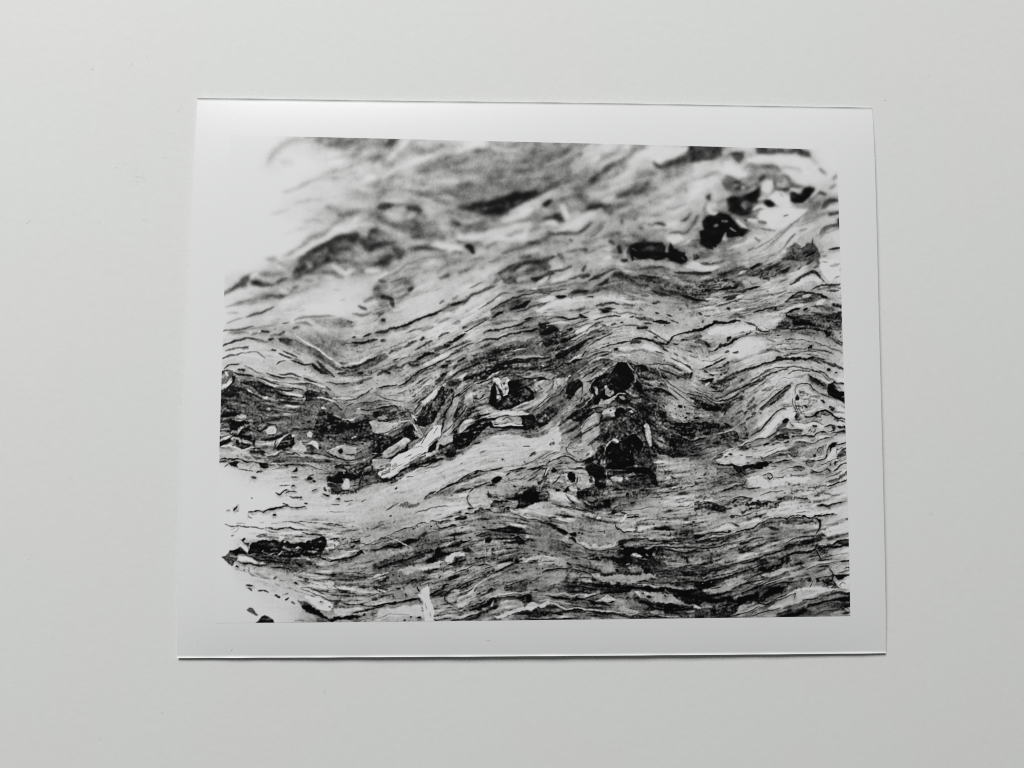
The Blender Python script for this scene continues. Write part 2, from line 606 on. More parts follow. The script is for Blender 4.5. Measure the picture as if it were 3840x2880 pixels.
TILES[(1420, 960)] = """
g 57767664 75777766 58867756 87777665 66656644 66654444
p 3 3 0,0 30,0 20,6 10,15 2,10
s 4.5 3 2 0,33 15,25 25,20 40,11 60,5 80,3
s 5.5 4 3 50,10 65,8
s 4.5 3 2 75,15 77,23
s 5 6 4 60,22 75,20 90,12 110,8
s 4.2 4 2.5 80,30 90,26
s 5.2 4 2.5 105,22 115,18
s 4.5 3 2 143,9 150,8
s 5 3 2 115,8 135,2
p 4 3 150,25 165,22 180,10 200,6 221,3 221,38 200,35 180,38 165,36
s 2.8 4 2 155,24 163,20 170,15 176,12
s 2.5 4 2 190,22 205,18
s 1.2 5 2 198,30 205,31 212,27
p 3 2 165,32 170,26 177,28 178,34 170,36
s 8 3 1.5 155,38 160,33
s 7 4 2 180,20 195,14
s 7 4 2 180,32 188,30
s 7.5 4 2 205,38 215,30 220,25
s 4.5 3 1.5 150,35 153,30
s 2.2 4 2 2,33 8,34
s 3.5 3 2 15,35 28,31 36,29
p 4.2 3 12,45 20,40 35,32 44,34 47,42 40,50 30,57 18,58 8,54
s 6.5 4 2.5 22,44 32,40
s 1.8 4 2 40,45 44,43
s 1.2 5 2 5,55 12,55 18,58
s 2.2 5 2 17,60 20,67
s 4.5 5 3 3,62 12,66
s 3.2 3 2 2,76 8,74
s 2 3.5 1.5 5,83 8,83
s 8.2 5 2.5 45,48 60,38 75,31
s 8.3 8 4 20,70 40,63 60,55 80,48
s 4 2.5 1.2 118,43 125,39 133,35
s 4.2 3 1.5 80,62 84,59
s 4.5 5 2.5 18,95 30,95 40,92
s 1 3.5 1.5 15,94 25,92 35,90 45,86 55,82 65,78 75,75 85,71
s 2.5 3 1.2 0,101 8,99 15,95
s 2.8 5 2.5 80,72 90,68 105,62 118,56 125,50
s 1 4 1.5 94,65 102,62 107,60
s 3 4 2 120,52 135,46 150,40
s 4 4 2 97,57 102,53
s 4.5 5 2.5 85,72 100,70 110,64
s 8.4 7 3 90,80 110,70 125,60 140,53 160,45
s 4 2.5 1.2 130,70 140,63 150,56 158,51 165,49 175,50
s 6.5 3 1.5 162,54 175,52
p 3 2 146,72 160,62 175,57 190,55 200,58 190,64 175,70 160,76 148,82
s 2 2.5 1 145,72 155,65 165,60 175,56 185,53 195,51 210,48 221,49
s .5 4 1 147,81 153,77 160,74
s .4 4.5 1 172,70 182,66 190,63 196,60
s 6 1 .5 166,69 171,75
s 3 2.5 1.2 180,73 190,70 205,64 221,59
s 8.2 3 1.5 203,60 215,56 221,54
s 5 3 1.5 200,62 210,60
s 8.4 4 2 205,73 221,66
s 2.5 2.5 1.2 137,102 145,98 155,96 165,93 175,92 185,88 195,83 200,80
s 1.5 2.5 1 143,98 146,97
s 2 3 1.2 178,92 187,88
s 1.8 2.5 1 190,83 197,81
s 4.5 2.5 1.5 150,88 165,85 180,84
s 2.4 3 1.2 125,113 135,110 150,108 165,104 180,101 195,97 205,94
s 1 3 1 190,99 198,97 205,94
s 4 4 2 130,120 140,116 150,112
s 2.6 4 1.5 138,117 143,116
s 4.4 5 2.5 110,93 125,86 140,82 150,78
s 3.2 2.5 1 112,98 125,92 140,84
s 4 5 2.5 98,88 104,86
s 3 3 1.5 110,93 112,92
s 8 4 2 90,97 105,93
s 3.4 3 1.2 78,106 85,102 92,100
s 1.2 4 1.2 86,115 95,111 105,106 112,101
s 1 4.5 1.2 86,117 91,117
s 2.6 5 2 74,123 85,119
s 1 4.5 1.2 45,138 55,132 62,128 72,126
s 2 4 1.5 38,140 48,138 53,140
s 2 3 1 40,141 52,142
s 3 4 2 33,119 42,114 50,111
s 2.2 4 1.5 55,110 59,107
s 4 4 2 20,124 30,120
s 3.2 3 1.5 47,122 60,116 70,111
s 4 5 2.5 0,130 8,128
s 3.5 6 3 0,134 6,132
s 3 4 2 15,127 18,124
s 4 4 2 5,110 9,110
s 5 5 3 55,97 70,92
s 5 3 2 78,88 92,82
s 4 3 1.5 30,146 34,143
s 2.5 2 .8 35,166 42,160 50,153 60,147 72,141 85,135
s 1.5 2 .8 46,156 55,149
p 4.6 1.5 92,132 120,113 130,108 118,118 100,130
s 2.8 2 .8 85,135 95,128 105,122 115,117 122,113
s 4.5 4 2 92,120 105,115 118,111
s 1.6 3 1 102,138 108,135 113,133
s 1.8 4 1.2 83,144 89,143
s 2.4 3 1 98,146 101,143
s 2.5 3 1.2 88,137 93,136
s 2.5 2.5 1 67,147 70,146
s 1.2 4 1.2 82,156 87,154
s 2.4 4 1.5 78,163 84,158
s 3 2 .8 50,166 58,161
s 3.8 5 2 0,155 8,151 15,148
s 1.8 4 1.5 5,150 15,153
s 4 3 1.5 20,150 30,149
p 3.2 2 112,140 125,133 140,125 155,118 175,113 200,108 213,112 221,118 221,130 200,126 185,130 165,135 150,140 130,146 110,155
p 2.8 2 120,130 150,118 185,113 205,118 200,122 170,124 150,132 130,142
s 8 1.2 .5 173,124 181,122 190,121
s 6 1.5 .8 160,130 175,127
s 9 .9 .3 138,128 139,128.5
s 8.5 .9 .3 152,120 153,120
s 8 2.5 1 165,137 180,133 200,131 213,130
s 1.4 3 1 148,141 160,138 175,136 195,135 221,131
p 1 1.2 110,160 118,154 130,148 145,143 165,138 185,137 210,135 205,140 190,142 175,145 165,150 150,152 140,158 128,162 115,163
q 6 .8 .3 110,160 150,145 200,138 170,148 140,158
p 7.8 1.2 96,161 105,156 116,151 112,158 108,163 100,163
s 2 3 1 92,160 100,153 112,146 125,142
p 7 2 185,160 200,152 221,150 221,162 205,158
p 4 1.2 175,148 190,142 205,141 221,145 210,150 192,153 178,152
s 7 1 .5 184,145 198,141
s 2 1.5 .6 175,151 185,152 195,147
s 1.2 2 .8 180,157 195,160 210,158 218,161
q 2 .8 .5 140,155 160,148 175,152 180,158 221,162 221,166 140,166
p 7.6 .8 146,160 155,157 165,158 170,162 165,166 150,166
s 8.4 1.2 .5 126,166 140,160 150,152 160,148
p 2.4 2 205,95 215,90 221,88 221,118 212,108
s .8 5 2 214,105 221,103
s 4 6 2.5 180,48 200,46 221,44
s 8.8 3 1 199,43 204,43
"""
TILES[(2020, 960)] = """
g 66665456 66533345 77776644 46667776 33667666 44444457
p 7 2 120,9 140,6 160,5 170,8 180,12 170,18 150,14 130,13
p 8 2 185,13 200,8 221,14 221,20 205,22 195,18
p .6 1.2 117,-4 120,6 128,4 140,4 150,7 160,4 167,3 175,7 182,10 188,8 192,4 190,-4
s 5 1.5 .8 122,2 125,6
s 4 2 1 185,3 188,6
s 6.5 4 2 108,0 112,4 118,7
s 1.8 4 2 108,7 113,6
s 2.4 4 1.5 175,22 190,23 205,25 221,23
s 3 4 2 130,18 150,16 160,16
s 8 8 4 16,12 28,12 25,18 18,18
s 3 5 2 8,18 14,15
s 2 5 2 12,24 18,23
s 3 3 2 0,29 8,26 18,22 30,18 42,14
s 3 4 2 57,20 60,14
s 3.5 3 2 38,16 42,14
s 8.2 4 2 20,33 35,27
s 8 4 2 4,35 10,30
s 8.4 5 2 85,5 92,3
s 3.4 3 1.5 38,31 50,28 62,25
s 3 4 2 55,29 65,26
s 2.6 4 2 65,33 78,27 88,22 95,19 105,18
p 2.2 2.5 95,28 100,22 108,19 115,24 130,28 150,30 165,34 185,40 205,38 221,36 221,58 205,58 190,55 170,50 150,45 130,40 110,34
s 4.4 5 2.5 120,30 135,36 150,38
s 4 3 2 165,42 180,45
s 7.5 3 1.5 160,29 169,30
s 6.5 4 2 170,27 185,35 200,38
s 1.4 3 1.5 130,26 140,28 155,30
s 1.5 4 2 145,46 160,50 170,52
s 1 4 1.5 185,52 200,57 210,58
s 1.8 5 2 76,40 83,36 90,30
p 3.6 2 35,50 45,47 60,45 75,40 90,42 75,48 60,52 40,55
s .8 4 1.5 22,53 28,54 35,53
s 1.5 4 2 42,49 50,47 62,46
s 1 3 1 63,55 69,54
s 2.5 2.5 1 45,57 60,56 70,53
s 4.5 3 1.5 0,40 20,37 40,33
s 3.5 3 1.5 0,48 20,46 35,44
s 3.5 2 1 43,50 43,60
s 8.4 6 2.5 0,58 20,55
s 8.4 6 3 5,68 25,62 45,58 70,57
s 3.4 3 1.5 0,66 10,61
p 8 2.5 68,57 80,53 95,54 110,57 125,58 140,62 125,64 105,61 85,62 70,60
s 4.5 3 1.5 115,52 125,54
s 4.5 3 1.5 104,49 110,49
s 4 3 1.5 132,52 140,53
s 3.2 4 2 147,62 155,60
s 3 3 1.2 74,66 85,63 95,62 103,63
s 4.2 3 1.2 110,63 123,66
p 2.8 1.5 77,70 85,68 98,69 90,74 82,73
s .3 3.5 .8 83,72 89,73
s 4 2 1 130,69 134,71
s 5 2 1 110,69 120,68
s 1.6 2.5 .8 151,74 154,75
s 2 2.5 .8 22,79 28,80 33,81 40,83 48,81 55,79 62,80
s 1 3 1 53,76 57,79 61,80
s 4 2 1 8,84 20,80
s 5 4 2.5 40,72 60,70
s 4.4 2 1 55,76 65,73
s 3.4 2.5 1.2 65,94 75,88 82,86
s 3 2 1 70,84 85,80 105,78
s 3.8 5 2 125,80 135,82 148,84
s 1.2 4 1 148,86 158,86 169,88
s 2.6 2 1 135,88 145,89
s 3 2.5 1 118,80 122,79
s 3.2 2 1 170,84 180,88
s 3 2 1 165,77 172,80
s 1.4 4 1 128,94 133,94 139,94
s 3.4 2.5 1 82,91 86,91
s 3.2 2.5 1 94,89 98,88
s 3 2.5 1 105,87 108,87
s 4 2 1.2 108,90 125,91 140,92
s 8.4 4 1.5 53,97 60,94 65,91
p 3 2 0,86 10,84 20,90 30,100 45,96 50,105 40,112 45,116 30,124 10,128 0,126
p 1.4 1.5 3,105 8,95 15,92 22,92 27,98 25,105 15,110 6,108
s .6 3 .8 11,110 16,111 20,111
s 1 3 1 37,96 42,95
s 7 1.2 .5 9,94 12,92
s 8.5 .8 .3 28,102 29,101
s 8.8 1.4 .4 24,117 26,115
s 7.5 2 1 0,115 4,112
s 8.5 2 .8 10,89 25,86 40,88
s 8 2.5 1 42,109 52,104 60,98
s 1 4 1.2 20,128 30,126 40,122 50,118 58,114 65,109 69,107
s 3 3 1.2 60,105 68,101 76,98 83,97
s 1.8 3 1 76,99 84,97
s 4.5 5 2.5 70,104 82,100 95,96
s 3 2 .8 65,117 75,110 85,105 95,100
p .6 1 22,133 20,128 35,124 50,119 60,117 50,122 38,127 32,133 25,135
s 8.6 1 .3 52.5,122 53,122
s 2.4 2 .8 80,120 90,117 100,115 110,113 118,111
p 8.2 1.5 122,118 130,114 140,113 150,115 155,120 158,125 150,124 138,121
s 1.2 3.5 1 118,114 120,110 128,108 138,108 145,110 152,113 158,118 161,122
s 2.6 4 1.2 120,113 130,112
s 3 4 1.5 155,112 162,122
s 2.5 1.5 .6 150,124 160,127
s 1.2 3.5 1 158,114 164,115 167,112
s 2.2 2 .6 168,112 172,106 176,103 185,101
s 1 2.5 .8 183,101 195,99 205,96 213,94 221,90
s 3 2 .8 138,97 148,101 155,105 165,110
s 1.4 3 .8 97,121 101,122
s 2 3 1 174,114 178,115
s 3 2 .8 174,126 180,130
s 2 2.5 .8 150,106 152,106
s 3.4 5 2 185,110 200,107 215,115
s 4.6 6 3 200,105 207,103
s 3 2 1 200,113 212,111
s 2.6 2.5 1 62,133 72,128 85,126 93,127
s 1.8 2.5 .8 80,131 90,128
p 8 1.2 40,136 47,131 55,127 60,125 58,130 52,134 42,138
s 1.2 2 .8 55,131 58,126 61,124
s 1 2.5 .8 36,142 45,137 55,133
s 5 3 2 100,128 115,124 130,122 145,126 160,130
s 8.3 4 2 160,132 175,138 190,146 200,155
s 3 1.5 .6 170,132 185,140 200,150
p 3.4 1.5 0,138 15,140 20,146 8,149 0,146
s 1.2 2 .8 8,149 18,148 28,142 40,139
s 2.5 4 1.5 0,140 15,137
s 9 1.6 .4 3,142 6,143
q 2 .8 .5 10,150 40,140 60,135 90,135 95,142 70,150 50,158 30,162
p 2.6 1.2 78,137 92,136 95,141 82,142
s 2.6 2.5 1 70,138 80,135 95,137
s 8.6 1 .3 52,153 57,150
s 9 1.2 .3 38,157 41,155
s 8.5 1.2 .5 81,147 86,146
s 7.6 1.5 .6 78,153 88,147 95,144 100,140 105,138
p .2 1 97,147 101,141 107,138 113,140 117,146 119,154 122,166 66,166 72,160 80,155 88,150 95,150
s 3.5 1 .5 98,150 97,160
q 4 .6 .3 68,166 74,158 90,152 95,160 85,166
s 5 3 1 117,142 123,150 127,158 130,166
s 7 1.5 .6 113,142 120,150 124,158 125,166
p 1 1.2 118,139 125,141 135,141 140,145 130,150 122,148
q 2 1 .6 125,145 150,145 165,155 165,166 130,166
s 7.2 1 .5 150,145 155,150 158,158
s 5 3 1.2 130,155 145,160
s 3 2 .8 135,140 150,140 165,141 180,145
p 2.4 1.5 160,148 170,148 182,153 197,152 198,158 190,160 178,155
s .8 2 .8 165,150 178,155 190,160
s 1 2.5 1 195,158 197,152
s 4 5 2 165,145 185,150
s 1.5 2.5 .8 178,157 180,158
s 1.5 3 1 210,162 221,164
s 3 2 .8 190,142 195,145
p 7.4 1.5 22,166 22,160 30,157 38,158 34,166
s 1.2 3 1 0,159 8,160
p .6 1 38,166 42,162 50,160 55,163 57,166
s 3 1.5 .8 208,147 221,142
"""
TILES[(2600, 960)] = """
g 65554589 44477669 66666659 77764459 67877669 75677779
s 3 4 2 8,10 20,11
s 1.5 4 2 0,5 4,3
s 8.3 6 2 5,16 20,18 30,14
s 2.2 4 2 0,24 12,24 22,23
s 4.5 6 3 35,20 45,15 55,12
p 3.2 2.5 30,25 45,18 55,14 75,16 85,12 110,10 120,18 115,23 100,26 85,30 65,26 50,32 35,36
s 1.5 4 1.5 74,17 80,14 84,12
s 1.4 4 1.5 113,21 118,20 122,17
s 2.6 5 2 90,18 105,16
s 3 4 2 90,30 96,30
s 2.5 5 2 118,5 128,0
s 4.5 3 1.5 110,15 100,20 95,30
s 8 3 1.2 57,24 67,20
p 2.4 2 0,38 15,34 30,28 50,28 60,34 55,42 35,46 20,50 0,50
q 6 1 .3 0,36 50,28 55,44 0,50
s 7.5 3 1.5 36,40 42,36
s 7.6 3 1.5 8,32 20,28
p 7.6 2 62,32 72,28 82,28 85,33 78,38 66,42
s 4.5 1.5 .8 72,34 76,38
s 1 3 1.2 66,44 75,43 84,41
s 2.6 3 1.5 40,49 50,47 62,46 70,44
s 5.5 8 4 105,8 115,5
s 8.2 3 1.5 120,25 135,20 150,10
s 8 4 2 125,30 145,18
s 1 3 1.2 142,3 150,1 155,-1
s 3.4 4 1.5 145,12 152,6 158,2
s 4 4 2 158,2 160,12 156,16
s 4 2.5 1.2 134,18 138,13
s 8.4 8 3 130,40 150,30 162,33
s 2.8 4 1.5 125,38 135,32 145,25 153,21 160,24 164,28
s 4 2 1 164,28 169,34
s 4.5 3 1.5 112,34 120,31
p 8.8 2 162,5 188,5 188,30 175,34 165,22
s 5.8 4 2 176,14 188,11
s 6.5 2 1 165,8 172,9
s 6 2 1 182,30 187,27
s 3 3 1.2 151,45 160,40 170,38 188,37
s 5 4 2 160,44 175,42
s 3.5 3 1.5 172,46 188,44
p 3.8 2 118,60 128,53 140,50 155,50 165,56 155,60 140,62 125,64
s 2 3 1.2 118,60 125,54 135,49 148,48 158,50 165,52 172,56
s 7.6 3 1.5 142,53 150,52
s .8 3 1 166,53 172,55
s 8.6 4 1.2 158,63 165,60 170,58
s 8.5 5 2 115,73 125,69 135,66 145,64
s 1.5 2.5 1 78,73 88,70 100,67 106,66
s 1.8 3 1.2 103,70 106,67
s 3.8 4 2 108,66 120,62
s 5 5 2.5 60,72 80,68 105,62
s 4.5 3 1.5 60,58 80,54 105,50 120,46
s 1.2 4 1.2 42,57 46,56 54,53
s 2.4 3 1.2 38,55 54,52 62,53
s 1.2 3 1.2 0,57 5,58
s 8.3 3 1.2 55,54 62,52
s 8.5 2.5 1 15,56 30,56
s 8.2 2 1 30,62 45,60 60,55
s 3 2.5 1.2 28,65 40,63 48,60 60,57
s 2.6 4 1.5 43,68 45,70
s 8.8 2 .6 29,68 31,72 32,75
s 2.2 3 1 6,75 9,77
s 3.5 2 1 12,79 20,79
s 8 2 1 10,75 25,72
p 7.8 2 70,82 90,75 110,75 112,82 100,88 95,92 80,88
p 8.6 2 12,95 22,90 35,88 55,87 70,91 78,95 65,98 50,100 30,102 20,105
s 1 4 1.2 0,98 8,96 15,93 22,89 30,86 37,86
s 1.4 3.5 1 30,86 40,87 48,85 58,85
s 4.4 6 3 45,80 55,78 65,80
s 3 2.5 1.2 65,86 75,89 80,92
s 3 2 .8 82,92 80,96 88,99 95,98
s 1 2.5 .8 82,95 86,99 95,99 98,97
s 2.6 2 1 78,100 85,103 95,102 97,99
s 8.6 3 1 86,93 91,96
p 3 2.5 95,98 105,90 115,83 125,75 140,76 155,78 170,75 192,72 192,95 170,97 150,93 130,95 115,96
s .8 3.5 1 118,75 120,79 130,81 135,79
s 1.2 3 1.2 120,74 128,71 137,69
s 1 3 1 143,71 146,69
s 7.2 2 1 133,74 140,77
s 7 2 1 148,73 160,72
s 1.6 5 2 112,94 120,93
s 1.2 2.5 1 120,96 135,95 150,94 160,96 170,98
s 1.2 4 1.2 170,98 173,104 176,100
s 4.5 6 3 170,65 180,70
s 2.2 2 1 180,87 190,86
s 1.6 5 2 180,64 192,66
s 3.4 3 1.5 150,66 165,66 180,70
s 1 2 .8 185,109 193,114
s 3 3 1.2 178,108 190,116
s 3 5 2 3,107 8,104
s 3.5 3 1.5 0,113 12,112
s 1.8 4 1.5 14,113 18,118
p 7 2.5 15,106 30,102 45,105 40,115 25,118 18,114
s 1.6 3 1 18,125 28,121 38,117 48,112 58,107 65,103 72,97
s 2 4 1.2 43,110 47,106
s 5 3 1.5 50,108 70,103 90,105
p 8.4 3 50,118 70,110 95,112 90,122 70,128 50,130 35,130
s 5 2.5 1.2 92,122 105,117 120,114 135,114
s 4.4 2 1 95,108 105,112
s 2.6 2.5 1 104,123 112,126
s 4 2.5 1.2 112,122 125,121 145,121
s 1.2 3.5 1 148,119 151,117
s 3.5 2 1 150,120 165,123 180,127
s 3 2.5 1 115,130 125,128 137,126
s 4 2 1 145,127 160,130
s 1 3 1 95,139 105,135 115,133 125,133 140,134 150,132 160,133 170,133
s 2 3 1.2 70,147 80,144 90,141 100,137
s 2.6 4 1.5 30,158 45,154 60,150 72,146
s 3.6 4 1.5 155,133 170,138 180,142 194,148
s 3 3 1.2 150,134 165,140
s 1.6 2.5 1 13,145 22,142 28,139
s 2.2 2 .8 25,139 35,136 41,133
s 2.4 2.5 .8 38,142 44,139
s 2.6 2.5 1 40,126 44,124
s 4 3 1.2 50,126 56,125
s 8.6 1 .4 0,120 6,130 10,140
s 5 .8 .3 15,128 22,138
s 2.4 2.5 1 13,149 18,151
s 2.4 2.5 1 38,152 41,151
s 2.5 2.5 1 20,153 25,155
s 2.6 2 1 80,166 95,155 108,150 120,147
s 3 2 .8 85,158 90,157
s 3 2 .8 120,153 130,149 145,148 160,150 170,154 178,160 183,166
s 6 3 1.5 130,158 150,153 165,158
s .8 3 1 148,154 152,158 158,163
s 1.2 4 1.2 152,160 160,166
p 3.4 2 30,160 55,155 50,162 40,166 28,166
p .8 1 10,161 18,160 25,159 20,165 12,164
s 8.5 4 1.5 100,160 115,150
s 2 3 1 172,147 175,148
s 1 1.5 .5 183,151 184,151
p 1 1 175,166 180,163 186,165 190,163 196,166
"""
